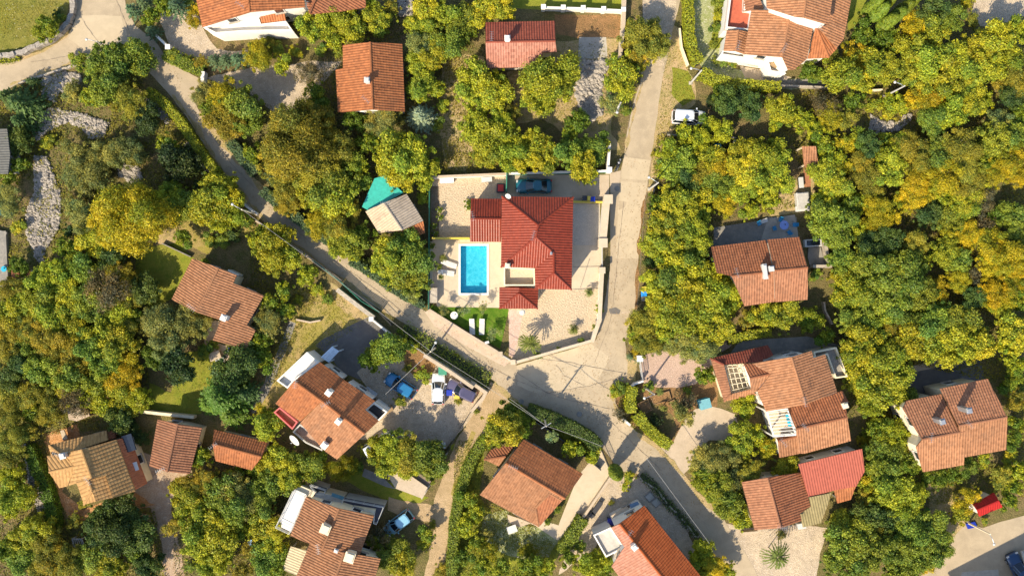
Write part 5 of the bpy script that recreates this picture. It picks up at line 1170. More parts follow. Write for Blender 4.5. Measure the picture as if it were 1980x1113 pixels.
# orange house with white terrace
FP = F(500, 640, .23353)
house('orange_house', 'large orange-tiled double house beside the parking yard', 'house', FP, [
 [(510, 255, 5.4), (707, 402, 5.4), (525, 578, 6.9), (298, 412, 6.9)], [(298, 412, 6.9), (525, 578, 6.9), (350, 745, 5.4), (140, 597, 5.4)]], WHITE, TA, chimneys=[(580, 510, .55, 1.4, WHITE)])
house('orange_house', 'right-hand orange-tiled half of the double house beside the parking yard', 'house', FP, [
 [(707, 402, 5.4), (965, 578, 5.4), (882, 650, 6.0), (995, 742, 6.0), (880, 850, 6.9), (525, 578, 6.9)], (TC, [(525, 578, 6.9), (880, 850, 6.9), (650, 1060, 5.2), (548, 990, 5.2), (345, 758, 5.4)])], WHITE, TA, chimneys=[(660, 748, .5, 1.3, WHITE), (545, 945, .6, 1.0, WHITE)])  # sunward slope in paler pink tiles, the light put into their colour
slab(FP, [(410, 168), (508, 255), (300, 410), (250, 470), (160, 405)], 3.2, WHITE, 'white roof terrace on the upper left of the orange double house', wallm=WHITE, parapet=.6, pmat=WHITE)
slab(FP, [(185, 622), (335, 745), (290, 808), (135, 665)], 3.0, plain('orange_floor', (.42, .22, .09), .8), 'orange floored balcony with a red edge on the orange double house', wallm=WHITE, parapet=.6, pmat=plain('red_edge', (.5, .1, .09), .6))
slab(FP, [(348, 762), (545, 915), (532, 985), (395, 920), (290, 830)], 3.0, ground_mat('speckled_terrace', (.38, .22, .16), (.3, .2, .14), (.46, .32, .22), .8, 3, 9, .3), 'speckled brown terrace on the lower left of the double house', wallm=GREYP, parapet=.4, pmat=GREYP)
slab(FP, [(962, 582), (1075, 660), (995, 742), (885, 652)], 3.1, DARK, 'dark sunken roof terrace on the right corner of the orange double house', wallm=WHITE, parapet=.8, pmat=WHITE)
pergola(FP, [(610, 132), (662, 165), (580, 252), (522, 215)], 3.0, plain('pale_blue_metal', (.5, .6, .7), .4), 'pale slatted stair canopy above the white roof terrace', nb=6, slats=True, name='stair_canopy')
dish(FP, (305, 895), 3.8, .75, 'big white satellite dish on the lower terrace of the orange double house', 3.9)
boxything('wooden_crate', 'crate', FP((1082, 640)), (.9, .7, .6), WOOD, 'brown wooden crate at the right corner of the orange double house', 30)
boxything('garden_table', 'table', FP((930, 510)), (1.5, 1.0, .75), STEEL, 'pale blue outdoor table behind the orange double house', -35, legs=True)
# house with corner terrace
FQ = F(520, 900, .19132)
house('corner_terrace_house', 'ribbed terracotta house with a white corner terrace at the bottom', 'house', FQ, [
 [(378, 312, 5.2), (710, 432, 6.6), (545, 838, 6.6), (215, 705, 5.2)], [(710, 432, 6.6), (1065, 500, 5.2), (920, 888, 5.2), (545, 838, 6.6)],
 [(415, 780, 4.8), (762, 872, 6.1), (630, 1260, 6.1), (225, 1240, 4.6)], [(762, 872, 6.1), (1130, 935, 4.8), (1035, 1260, 4.8), (630, 1260, 6.1)]], CREAM, TC, chimneys=[(570, 640, .95, .8, CREAM), (815, 925, 1.0, .9, CREAM), (680, 856, .3, .4, METAL)], over=.4)
slab(FQ, [(262, 238), (380, 290), (378, 318), (225, 668), (88, 602)], 3.4, WHITE, 'white corner terrace with railings on the bottom house', wallm=WHITE, parapet=1, pmat=METAL, rail=True)
slab(FQ, [(320, 200), (480, 268), (440, 322), (380, 300), (265, 238)], 3.0, CREAM, 'beige flat roof at the top corner of the bottom terracotta house', wallm=CREAM)
slab(FQ, [(500, 265), (745, 330), (738, 405), (445, 322)], 3.2, GREYP, 'beige flat roof along the top of the bottom terracotta house', wallm=CREAM)
slab(FQ, [(762, 325), (1168, 402), (1098, 570), (1068, 560), (1078, 448), (745, 390)], 2.8, plain('dark_deck', (.05, .05, .07), .7), 'dark railed deck behind the bottom terracotta house', wallm=GREYP, parapet=1, pmat=METAL, rail=True, name='railed_deck')
slab(FQ, [(848, 412), (1076, 446), (1062, 498), (835, 432)], 3.6, CREAM, 'narrow beige roof strip beside the dark railed deck', wallm=CREAM)
slab(FQ, [(640, 272), (765, 315), (742, 345), (628, 305)], 3.5, plain('blue_awning', (.08, .2, .25), .7), 'blue awning above the bottom terracotta house', cat='awning', name='awning', thick=.04)
slab(FQ, [(430, 180), (585, 230), (570, 275), (490, 265)], 2.4, DARK, 'small dark balcony with a white railing above the bottom house', wallm=GREYP, parapet=1, pmat=METAL, rail=True, name='balcony')
house('carport', 'beige corrugated carport left of the bottom terracotta house', 'carport', FQ, [[(220, 812, 2.5), (382, 855, 2.7), (292, 1108, 2.7), (138, 1045, 2.5)]], STEEL, tile_mat('beige_sheets', (0.48, 0.40, 0.26), (0.42, 0.35, 0.22), var=.3, dirtamt=.3), posts=True, flat=True, over=.2)
# gabled house with a porch
FU = F(900, 820, .19772)
house('gabled_house', 'pink and orange gabled house with a small hipped porch', 'house', FU, [
 [(570, 145, 3.4), (1147, 482, 3.4), (975, 724, 4.9), (393, 377, 4.9)],
 (TC, [(393, 377, 4.9), (975, 724, 4.9), (945, 742, 4.7), (822, 672, 4.7), (685, 815, 3.9), (715, 997, 3.0), (140, 687, 3.0)]),  # pale tiles paint the sun onto this slope
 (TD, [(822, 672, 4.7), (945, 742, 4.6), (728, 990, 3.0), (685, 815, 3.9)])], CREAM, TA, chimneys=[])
house('porch', 'small striped hipped porch left of the gabled house', 'porch', FU, [(TD, [(183, 342, 2.4), (245, 250, 2.4), (500, 175, 2.8), (395, 312, 3.1)]), (TC, [(183, 342, 2.4), (395, 312, 3.1), (325, 408, 2.4)])], CREAM, TD, over=.2, windows=False, posts=True)  # brown upper slope, pale lower slope: shade and sun as tile colours
boxything('garden_table', 'table', FU((455, 1010)), (1.1, .8, .7), METAL, 'white garden table below the gabled house', 20, legs=True)
slab(FU, [(410, 880), (540, 925), (640, 965), (520, 1005), (420, 960)], .25, PAVE, 'pale rounded patio at the lower edge of the gabled house', name='patio_slab', cat='patio')
for i, q in enumerate(((895, 820), (800, 935))): planter(FU(q), DARK, ['dark planter box right of the gabled house, upper', 'dark planter box right of the gabled house, lower'][i], .7)
# bottom orange roof house
FV = F(1120, 930, .16445)
house('orange_gabled_house', 'long orange gabled house cut by the bottom edge', 'house', FV, [
 [(765, 285, 5.0), (1560, 1277, 5.0), (1255, 1480, 6.5), (472, 497, 6.5)],
 (tile_mat('sunlit_orange_tiles', (0.470, 0.234, 0.162), (0.386, 0.171, 0.108), var=.3, dirtamt=.2), [(375, 542, 6.1), (472, 497, 6.5), (1255, 1480, 6.5), (960, 1760, 4.8), (380, 1002, 5.0), (507, 800, 5.8), (530, 768, 5.9)])], WHITE, tile_mat('bright_orange_tiles', (0.462, 0.117, 0.032), (0.370, 0.086, 0.023), var=.3, dirtamt=.15), chimneys=[(650, 775, .5, 1.1, WHITE)], over=.35)  # salmon copy of the orange tiles paints sunlight onto the sunward slope
slab(FV, [(160, 622), (365, 530), (528, 772), (310, 882)], 3.0, GREYP, 'grey-white flat terrace left of the bottom orange roof', wallm=WHITE, parapet=.35, pmat=WHITE)
slab(FV, [(372, 405), (560, 295), (605, 345), (420, 470)], 2.4, PAVE, 'pale narrow balcony roof with battens above the bottom orange house', wallm=None, name='balcony_roof')
slab(FV, [(590, 270), (685, 235), (722, 285), (610, 330)], 2.4, plain('blue_sheet', (.12, .2, .3), .5), 'blue sheet awning above the bottom orange roof', cat='awning', name='awning', thick=.04)
bin_(FV((360, 450)), BLUEP, 'bright blue barrel left of the bottom orange house', s=.7)
for i, q in enumerate(((828, 182), (903, 248))):
    boxything('concrete_cover', 'cover', FV(q), (1.0, 1.0, .12), DCONC, ['square concrete cover on the gravel yard, upper left one', 'square concrete cover on the gravel yard, lower right one'][i], 40, topmat=CONC, over=-.12)
boxything('garden_bench', 'bench', FV((205, 305)), (1.7, .5, .45), DARK, 'dark bench against the low wall left of the bottom orange roof', 55, legs=True)
boxything('garden_chair', 'chair', FV((145, 385)), (.6, .6, .45), DARK, 'dark folding chair by the low wall left of the bottom orange roof', 40, legs=True)
# pergola house
FW = F(1360, 640, .22455)
house('pergola_house', 'sprawling terracotta house with two open pergola courts', 'house', FW, [
 [(425, 278, 5.4), (490, 263, 5.5), (757, 222, 6.9), (880, 630, 6.9), (540, 690, 5.3), (467, 515, 5.3), (580, 368, 5.9)],
 (TC, [(757, 222, 6.9), (933, 170, 6.2), (947, 232, 6.2), (1045, 200, 5.6), (1150, 522, 5.6), (880, 630, 6.9)]),
 (TD, [(350, 283, 4.9), (425, 278, 4.9), (580, 368, 5.8), (400, 405, 5.5)]),  # brown tiles paint shade onto the dormer slope facing away from the sun
 [(400, 405, 5.5), (580, 368, 5.8), (467, 515, 4.9), (415, 530, 4.6)]], WHITE, TC, over=.35)
house('lower_wing', 'lower terracotta wing with dark ribs at the foot of the pergola house', 'house', FW, [
 (TD, [(725, 663, 4.2), (1085, 555, 4.2), (1195, 512, 4.2), (1237, 740, 5.2), (800, 840, 5.2)]), [(800, 840, 5.2), (1237, 740, 5.2), (1268, 942, 4.1), (870, 1052, 4.1), (818, 1050, 4.1)],  # brown far slope, pale sunward slope: shade and sun coloured in
 (TD, [(1195, 512, 4.2), (1252, 612, 3.6), (1183, 628, 4.4)])], WHITE, TC, over=.35, chimneys=[(1222, 640, .5, .6, CREAM)])
house('lower_wing', 'small terracotta corner roof below the white pergola terrace', 'house', FW, [(TD, [(630, 918, 3.5), (785, 885, 3.5), (802, 905, 3.8), (643, 946, 3.8)]), [(643, 946, 3.8), (802, 905, 3.8), (825, 1052, 3.0), (655, 1087, 3.0)]], WHITE, TC, over=.25)  # far slope coloured brown to imitate its shade
house('court_roof', 'ring of red tiled roofs round the open pergola court', 'house', FW, [
 (TR, [(62, 232, 2.5), (556, 120, 2.5), (600, 205, 2.9), (480, 265, 3.2), (350, 275, 3.3), (175, 287, 3.3)]),
 (TB, [(62, 232, 2.5), (175, 287, 3.3), (240, 540, 3.3), (178, 602, 2.5)]), (TC, [(178, 602, 2.5), (240, 540, 3.3), (410, 498, 3.3), (455, 548, 2.6)])], CREAM, TR, over=.25, windows=False)  # strips get paler towards the sun, imitating how light falls on them
pergola(FW, [(185, 295), (345, 285), (405, 495), (245, 530)], 2.9, CREAM, 'white beamed pergola in the open court of the sprawling house', nb=4, rafters2=5)
slab(FW, [(190, 290), (350, 280), (408, 498), (240, 535)], 1.2, CREAM, 'cream floored open court under the white beams', name='court_floor', cat='terrace')
slab(FW, [(545, 688), (720, 665), (798, 895), (622, 912)], 2.7, DECK, 'pale terrace under the lower white pergola', wallm=WHITE, name='pergola_terrace')
pergola(FW, [(548, 690), (605, 905), (795, 892), (722, 668)], 5.0, WHITE, 'lower white pergola over the pale terrace', nb=8)
slab(FW, [(947, 232), (935, 175), (1130, 135), (1228, 388), (1122, 402), (1050, 200)], 2.6, DCONC, 'grey concrete back terrace right of the pergola house', wallm=CREAM, parapet=.6, pmat=CREAM)
boxything('deck_chair', 'chair', FW((735, 755)), (.7, 1.4, .5), CYANP, 'turquoise deck chair on the lower pergola terrace', 15, z=2.75, topmat=CYANP, legs=True)
hs_ = boxything('rain_tank', 'tank', (1359, 778), (1.3, 1.1, 1.3), CYANP, 'turquoise covered tank on the brown garden soil', 15, topmat=plain('pale_turquoise', (.14, .34, .38), .5))
MB().box((-.2, 0, 1.31), .5, .3, .1).build('hatch', METAL, hs_)
raised_bed(F(980, 680, .23355), (1200, 400), (1350, 355), 1.0, 'long wooden raised bed in the garden by the drive')
raised_bed(F(980, 680, .23355), (1100, 470), (1185, 430), 1.4, 'square wooden raised bed beside the curved hedge')
raised_bed(F(980, 680, .23355), (1350, 425), (1390, 408), .5, 'tiny wooden planter right of the long raised bed')
# tin roofs below
FX = F(1420, 850, .17972)
house('long_shed', 'terracotta gabled house below the pergola house', 'house', FX, [[(78, 452, 3.2), (352, 403, 4.5), (497, 945, 4.5), (218, 967, 3.2)], (TD, [(352, 403, 4.5), (722, 350, 3.1), (820, 715, 3.1), (702, 782, 3.4), (718, 865, 3.4), (497, 945, 4.5)])], CREAM, TB)  # brown tiles on the far slope stand in for its shade
house('metal_roof_barn', 'barn with a coral red ribbed metal roof', 'barn', FX, [[(690, 260, 3.8), (1372, 95, 3.8), (1400, 330, 3.2), (1310, 500, 3.0), (1075, 540, 3.0), (800, 617, 3.0)]], GREYP, TP, flat=True, over=.3, pu=.30)
house('canopy', 'faded orange lean-to canopy below the coral metal roof', 'canopy', FX, [[(1072, 540, 2.7), (1305, 500, 2.7), (1250, 640, 2.2), (1110, 680, 2.2)]], STEEL, TA, flat=True, posts=True)
house('carport', 'beige sheet-roofed carport below the coral metal roof', 'carport', FX, [[(802, 615, 3.0), (1040, 568, 3.0), (1000, 700, 2.7), (930, 893, 2.4), (738, 937, 2.4), (705, 790, 2.7), (825, 715, 2.9)]], STEEL, tile_mat('moss_brown_sheets', (0.26, 0.21, 0.10), (0.22, 0.18, 0.085), var=.4, dirtamt=.4), flat=True, posts=True)
boxything('freezer', 'cabinet', FX((700, 905)), (.9, .6, .9), METAL, 'white cabinet at the foot of the terracotta gabled house', 10)
# two-chimney house
FY = F(1700, 680, .21572)
house('two_chimney_house', 'two-chimney terracotta house with staggered gables at the right', 'house', FY, [
 (TB, [(203, 505, 4.8), (250, 438, 4.9), (557, 376, 4.9), (715, 700, 6.2), (765, 708, 6.2), (385, 783, 6.2)]), [(385, 783, 6.2), (765, 708, 6.2), (757, 1010, 4.8), (393, 1074, 4.8), (330, 850, 5.9)]], CREAM, TC, chimneys=[(565, 625, .5, 1.8, STEEL)])  # darker far slope, paler sunward slope: the light is painted in tiles
house('two_chimney_house', 'taller right half of the two-chimney terracotta house', 'house', FY, [
 (TB, [(545, 328, 5.2), (970, 240, 5.2), (1143, 582, 6.6), (712, 660, 6.6)]), [(712, 660, 6.6), (1143, 582, 6.6), (1137, 875, 5.2), (762, 942, 5.2)]], CREAM, TC, chimneys=[(805, 525, .5, 2.1, STEEL)])  # same lit and shaded tile colours as the other half
# kiosk
FK = F(1700, 930, .16442)
house('kiosk', 'tiny kiosk with a steep crimson roof by the lower right road', 'kiosk', FK, [[(1100, 268, 2.2), (1352, 135, 2.2), (1402, 227, 3.0), (1150, 335, 3.0)], [(1150, 335, 3.0), (1402, 227, 3.0), (1450, 300, 2.2), (1175, 410, 2.2)]], WHITE, TK, over=.2, pu=.3, windows=False)
# house by the blue table
FZ = F(1350, 380, .22455)
house('stone_house', 'two-part terracotta house beside the round blue table', 'house', FZ, [
 (TD, [(113, 432, 3.4), (582, 374, 3.4), (650, 645, 4.9), (290, 684, 4.9), (160, 655, 4.6)]), (TB, [(290, 684, 4.9), (650, 645, 4.9), (657, 905, 3.4), (400, 942, 3.4)]),  # brown far slopes put shade into the tile colour, both halves
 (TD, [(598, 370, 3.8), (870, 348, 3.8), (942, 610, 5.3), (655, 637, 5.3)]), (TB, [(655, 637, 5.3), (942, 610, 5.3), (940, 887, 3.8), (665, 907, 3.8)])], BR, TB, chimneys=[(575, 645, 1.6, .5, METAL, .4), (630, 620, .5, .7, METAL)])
wall(FZ, [(600, 380), (655, 640), (655, 900)], .22, 5.35, WHITE, 'thin white parapet between the two halves of the terracotta house') if False else None
slab(FZ, [(950, 440), (1055, 435), (1075, 520), (1105, 600), (965, 600), (945, 520)], .3, DCONC, 'rough concrete pen floor right of the two-part house', name='pen_floor', cat='slab')
wall(FZ, [(1065, 380), (1078, 490), (1105, 600), (970, 602)], .35, 1.3, STONE, 'stone pen wall right of the two-part house')
boxything('water_trough', 'trough', FZ((972, 402)), (2.0, .9, .8), METAL, 'white rimmed dark water trough right of the two-part house', 3, topmat=METAL, over=0); 
w_ = P2(FZ((972, 402))); o = MB().box((w_.x, w_.y, .84), 1.6, .6, .03, .05).build('water_cover', GLASS); tag(o, 'dark water sheet lying on the white trough', 'water')
round_table(FZ((725, 250)), .56, plain('periwinkle_cloth', (.22, .30, .62), .6), 'round blue-grey garden table on the concrete patio')
CH = plain('chair_blue', (.02, .22, .42), .5)
for q, h_, l_ in (((700, 205), 250, 'above'), ((648, 275), 20, 'left of'), ((775, 310), 125, 'below'), ((820, 245), 180, 'right of')): chair(FZ(q), h_, CH, f'blue plastic garden chair {l_} the round blue table')
chair(FZ((515, 235)), 300, CH, 'blue plastic chair standing alone at the left end of the patio')
boxything('sack', 'sack', FZ((560, 212)), (.9, .4, .3), METAL, 'white sack lying at the left end of the patio', 20)
boxything('covered_stack', 'stack', FZ((885, 45)), (1.5, 2.1, .9), METAL, 'stack wrapped in white sheeting above the patio', 5, topmat=GREYP, over=-.1, toph=.1)
boxything('white_crate', 'crate', FZ((888, 105)), (1.6, .6, .5), METAL, 'low white trough in front of the wrapped stack', 5)
house('woodshed', 'small tiled woodshed roof above the blue table patio', 'shed', F0, [[(1551, 283, 2.6), (1577, 283, 2.6), (1582, 320, 2.2), (1555, 321, 2.2)]], CREAM, TC, over=.1, windows=False, posts=True)
sheet('brick_paving', [(1553, 322), (1568, 322), (1568, 362), (1556, 362)], 5, ground_mat('brick_floor', (.35, .15, .08), (.3, .13, .07), (.4, .2, .1), 1, 3, 9, .3), .03)
settle_sheets()
wall(F0, [(1569, 322), (1573, 350)], .3, .6, STONE, 'short pale wall below the small woodshed roof')
mx = boxything('cement_mixer', 'cement mixer', (1546, 354), (.5, 1.2, .6), DARK, 'grey and white cement mixer below the small woodshed', 5, topmat=METAL)
MB().lathe((0, .1, .6), [(.15, 0), (.38, .2), (.38, .5), (.2, .7)], 12).build('drum', METAL, mx)
bin_((1384, 287), CYANP, 'bright blue barrel in the shrubs right of the lane', s=.7)
boxything('cabinet', 'cabinet', (1420, 280), (.5, .8, .9), GREYP, 'pale grey cabinet in the shrubs right of the lane', 0)
# left edge
house('grey_shed', 'dark grey sheet-roofed shed at the left edge', 'shed', F0, [[(-60, 250, 2.6), (14, 249, 2.9), (20, 300, 2.9), (16, 336, 2.9), (-60, 338, 2.6)]], GREYP, tile_mat('slate_sheets', (0.13, 0.13, 0.12), (0.11, 0.11, 0.10), var=.3, dirtamt=.2), flat=True, windows=False)
slab(F0, [(-40, 403), (24, 403), (24, 416), (-40, 418)], .5, plain('dark_teal_cover', (.01, .09, .09), .4), 'dark teal pool cover at the left edge', cat='pool cover', name='pool_cover')
wall(F0, [(-10, 450), (8, 455), (12, 545)], 1.0, .5, DCONC, 'low brown retaining wall at the left edge')
round_table((14, 520), .35, CYANP, 'small round teal table at the left edge')
slab(F0, [(22, 521), (58, 521), (60, 536), (22, 540)], 1.6, TD, 'small dark red roof by the teal table at the left edge', cat='shed', name='small_roof', wallm=CREAM, thick=.1)
bin_((450, 675), BLUEP, 'blue bin at the foot of the L-shaped terracotta house', z=.06); bin_((458, 676), YELLOWP, 'yellow bin at the foot of the L-shaped terracotta house', z=.06)
boxything('garden_table', 'table', (419, 687), (1.3, .9, .72), WOOD, 'pale wooden garden table left of the blue and yellow bins', 20, legs=True, topmat=PAVE, z=.06)
boxything('garden_bench', 'bench', (427, 695), (1.0, .5, .45), STEEL, 'grey garden bench beside the pale wooden table', 10, legs=True, z=.06)
slab(F(0, 738, .33693), (lambda L: L)([(385, 150), (490, 140), (515, 195), (440, 225), (395, 215)]), 1.6, ground_mat('driftwood', (.45, .35, .25), (.3, .22, .15), (.55, .45, .35), 1, 4, 9, .4), 'weathered plank roof in the trees above the ochre house', cat='shed', name='plank_roof', wallm=WOOD)
slab(A(0, 2), [(345, 280), (365, 275), (388, 325), (360, 335)], .7, PAVE, 'narrow pale stone bench above the ochre-roofed house', cat='bench', name='stone_bench')
pergola(A(0, 2), [(415, 900), (470, 900), (490, 955), (425, 945)], 1.0, GREYP, 'low wooden pallet frame below the hedge by the ochre house', nb=5, name='pallet_frame')
pergola(A(1, 2), [(730, 515), (815, 500), (970, 605), (935, 665)], 2.2, WOOD, 'unused', nb=9) if False else None
slab(A(1, 2), [(720, 500), (820, 500), (970, 605), (938, 668), (785, 610)], 1.9, PAVE, 'pale flat plank roof beside the dirt track', cat='shed', name='plank_roof', wallm=GREYP)
slab(A(1, 2), [(822, 500), (880, 492), (990, 570), (972, 603)], 1.5, plain('brown_sheet', (.2, .14, .1), .8), 'dull brown flat roof beside the dirt track', cat='shed', name='flat_roof', wallm=GREYP)
bin_(A(1, 2)((1060, 355)), METAL, 'white box with a blue rim by the dirt track fence', s=.6)
slab(F0, [(1868, 1012), (1885, 1008), (1890, 1018), (1872, 1022)], .25, BLUEP, 'flat bright blue lid lying by the lower right road', name='blue_lid', cat='lid')
slab(F0, [(1975, 1065), (1990, 1062), (2010, 1100), (1985, 1105)], 1.2, CONC, 'grey concrete block at the right edge of the lower road', name='concrete_block', cat='block')
slab(A(0, 2), [(1420, 905), (1445, 905), (1445, 935), (1420, 935)], .6, plain('blue_white_box', (.3, .5, .8), .5), 'small pale blue box among the bushes near the bottom', name='plastic_box', cat='box')
# vehicles
car((1329, 229), -3, 'van', car_paint('white_paint', (.78, .80, .82)), 'white van parked off the upper lane beside a tree', 4.05, 1.78, 1.75, rails=True, cat='van')
car((776, 744), 148, 'hatch', car_paint('bright_blue_paint', (.015, .16, .34)), 'bright blue hatchback parked nearest the orange double house', 4.1, 1.7)
car((848.5, 750), 89, 'hatch', car_paint('white_paint', (.78, .80, .82)), 'white hatchback parked between the blue car and the purple pickup', 3.75, 1.68)
car((893, 753), 153, 'pickup', car_paint('purple_grey_paint', (.10, .09, .155)), 'purple-grey van with a ribbed roof by the yard wall', 3.8, 1.65, 1.6, cat='van', ribs=True)
car((772, 1007.5), 217, 'hatch', car_paint('pale_blue_paint', (.22, .46, .60)), 'pale blue hatchback parked beside the dirt track', 3.9, 1.66)
car((1965, 1098), 116, 'saloon', car_paint('midnight_blue_paint', (.012, .045, .11)), 'dark blue car parked at the lower right corner', 4.4)
car((737, 856), 31, 'van', car_paint('white_paint', (.78, .80, .82)), 'white vehicle half hidden under the tree below the yard', 4.3, 1.8, 1.8, cat='van')
bin_((870, 757), BLUEP, 'blue barrel beside the purple-grey van', s=.6); bin_((884, 763), YELLOWP, 'yellow barrel beside the purple-grey van', s=.6)
bin_((857, 715), GREENP, 'dark green bin above the white hatchback', s=.9)
# ---------------------------------------------------------------- more walls, fences, hedges
wall(F0, [(147, -30), (146, 20), (136, 46), (122, 66), (91, 86), (50, 102), (0, 113), (-40, 120)], .55, .8, STONES, 'curved dry-stone wall round the meadow at the top left', name='dry_stone_wall', wob=.07)
wall(F0, [(205, 97), (150, 127), (85, 148), (40, 163)], .2, .5, STONE, 'low stone edge below the upper left road', wob=.04)
wall(F0, [(310, 75), (332, 96)], .25, 1.2, WHITE, 'short white wall at the top drive entrance', pillars=[(333, 97)])
wall(F0, [(398, 146), (397, 158)], .45, 1.1, WHITE, 'white gate pillar at the shaded courtyard entrance')
wall(F0, [(1050, 20), (1120, 22), (1202, 26)], .22, 1.1, WHITE, 'white garden wall above the bare soil plot', pillars=[(1050, 20), (1088, 21), (1126, 22), (1165, 24), (1203, 25)])
wall(F0, [(1206, -30), (1203, 50), (1196, 120)], .4, 1.2, CREAM, 'cream wall along the left side of the upper lane', cap=PAVE)
wall(F0, [(1312, 60), (1316, 95), (1328, 128)], .2, .8, CREAM, 'low curved wall at the foot of the tall lane hedge')
wall(F0, [(1290, 262), (1420, 268)], .15, .6, DCONC, 'low grey wall below the white van')
wall(A(1, 1), [(0, 175), (60, 215), (190, 300), (330, 400), (480, 510)], .18, 1.0, PAVE, 'pale kerb wall along the lower side of the narrow lane')
wall(A(1, 1), [(470, 570), (560, 640), (660, 715)], .5, 1.2, STONE, 'stone retaining wall above the gate in the lower lane side')
slat_fence(A(1, 1), [(330, 400), (480, 520), (600, 630), (700, 690)], 1.5, GREENP, 'green fence along the shaded lower side of the narrow lane')
wall(A(1, 1), [(660, 735), (755, 812)], .22, 1.0, WHITE, 'white low wall at the dark driveway entrance', pillars=[(655, 730)])
gate(A(1, 1), (700, 695), (770, 765), 1.3, DARK, 'dark metal gate of the asphalt driveway')
slat_fence(A(1, 1), [(810, 825), (960, 930)], 1.2, METAL, 'white-topped fence beside the flower bed of the parking yard')
wall(A(1, 1), [(965, 935), (1100, 1020), (1230, 1110)], .3, 2.2, CREAM, 'cream wall between the parking yard and the lane', cap=PAVE)
wall(A(1, 2), [(1225, -2), (1305, 55), (1290, 85), (1225, 160)], .3, 1.2, CREAM, 'cream curved end wall of the parking yard', cap=PAVE)
slat_fence(A(1, 2), [(1220, 165), (1160, 255), (1085, 395)], 1.3, DARK, 'dark fence between the parking yard and the dirt track')
wall(A(1, 2), [(1085, 400), (1000, 560), (940, 660)], .15, .8, STONE, 'low stone wall left of the dirt track')
wall(A(1, 1), [(225, 735), (300, 750), (355, 740)], .2, .5, PAVE, 'short pale garden edging on the dry grass slope')
wall(A(0, 1), [(1100, 375), (940, 300)], .12, .5, DCONC, 'low grey wall above the L-shaped terracotta house')
wall(A(0, 1), [(1340, 20), (1440, 100), (1484, 130)], .25, .9, WHITE, 'pale wall beside the narrow lane above the terracotta house')
wall(A(0, 1), [(1340, 455), (1390, 480)], .2, 1.8, WHITE, 'white stub wall at the upper corner of the L-shaped house')
wall(A(0, 2), [(800, 160), (930, 175), (1120, 195)], .35, 1.0, CREAM, 'yellowish wall between the lawn and the brown garage')
wall(A(0, 1), [(1470, 720), (1430, 770), (1484, 790)], .2, 1.2, CREAM, 'cream stub wall at the right corner of the L-shaped house')
wall(F0, [(1240, 690), (1236, 693)], .4, 1.3, WHITE, 'white gate pillar of the pink gravel drive', pillars=[(1234, 691)])
gate(F0, (1235, 694), (1240, 732), 1.4, METAL, 'long white gate of the pink gravel drive', 'sliding_gate')
wall(F0, [(1240, 735), (1225, 740), (1214, 750)], .2, 1.2, WHITE, 'white arched wall at the top of the curved hedge')
gate(F0, (1161, 865), (1181, 912), 1.4, DARK, 'dark metal gate of the pale paved drive')
wall(F0, [(1182, 915), (1150, 962), (1110, 1020), (1085, 1058)], .22, .9, CREAM, 'cream low wall between the pale drive and the bottom gravel yard', cap=PAVE)
wall(F0, [(1203, 808), (1215, 818)], .25, 1.0, WHITE, 'white stub wall where the curved hedge breaks')
wall(F0, [(1000, 790), (1062, 830), (1130, 880), (1160, 905)], .12, .9, DARK, 'dark mesh fence behind the topiary ball')
wall(F0, [(1434, 1027), (1460, 1025)], .3, .8, PAVE, 'white wall end at the foot of the terracotta gabled house')
wall(F0, [(1235, 922), (1268, 943), (1293, 976), (1322, 1006), (1345, 1036)], .2, .5, STONE, 'low stone edging between the gravel yard and the road', wob=.05)
wall(F0, [(1590, 585), (1592, 600), (1605, 625)], .2, .7, PAVE, 'short pale wall in the shade below the two-part house')
wall(F0, [(1505, 168), (1600, 172)], .2, .8, STONE, 'stone wall below the big white house', pillars=[(1601, 168)])
wall(F0, [(1680, 177), (1700, 176)], .15, .8, CREAM, 'short wall beside the leaning pole shadow on the right')
wall(F0, [(1268, 352), (1257, 390), (1255, 425)], .12, .8, DARK, 'dark wire fence right of the lane beside the villa')
rubble(A(0, 0), [(250, 440), (330, 410), (465, 430), (470, 470), (380, 480), (400, 520), (340, 530), (320, 590), (250, 560)], 900, 'loose white stones below the upper left road')
rubble(A(0, 0), [(180, 680), (300, 620), (480, 660), (640, 710), (600, 780), (520, 800), (470, 730), (400, 700), (340, 720), (260, 760), (220, 810), (185, 760)], 1300, 'curved band of white stones in the scrub at the left')
rubble(A(0, 0), [(200, 900), (270, 900), (310, 1000), (350, 1113), (350, 1240), (330, 1340), (250, 1440), (260, 1540), (215, 1500), (200, 1430), (155, 1350), (160, 1220), (200, 1100)], 2300, 'long heap of white limestone at the left')
rubble(A(0, 0), [(850, 545), (920, 590), (980, 690), (960, 710), (890, 640), (845, 590)], 300, 'loose stones inside the yellow-green lane hedge, upper')
rubble(A(0, 0), [(1070, 820), (1150, 870), (1240, 990), (1220, 1010), (1130, 930), (1070, 860)], 320, 'loose stones inside the yellow-green lane hedge, lower')
rubble(A(0, 0), [(680, 930), (800, 960), (820, 1030), (740, 1050), (690, 1000)], 260, 'small stone patch in the left scrub')
rubble(A(2, 0), [(340, 350), (520, 355), (480, 520), (490, 650), (400, 720), (340, 560), (330, 480)], 900, 'heap of grey building stones below the concrete pad', size=(.12, .34))
rubble(A(1, 0), [(800, 0), (885, 0), (880, 90), (815, 95)], 220, 'small stone heap at the top centre')
rubble(A(0, 2), [(130, 360), (160, 360), (230, 500), (270, 650), (280, 720), (230, 750), (170, 560)], 500, 'strip of white stones left of the hedge by the ochre house')
rubble(A(0, 2), [(780, 750), (850, 760), (875, 830), (870, 900), (850, 880), (840, 810), (790, 790)], 140, 'arc of orange stones below the ochre house', mat=ground_mat('orange_stones', (.5, .32, .17), (.4, .25, .13), (.6, .42, .26), 2, 4, 9, .3))
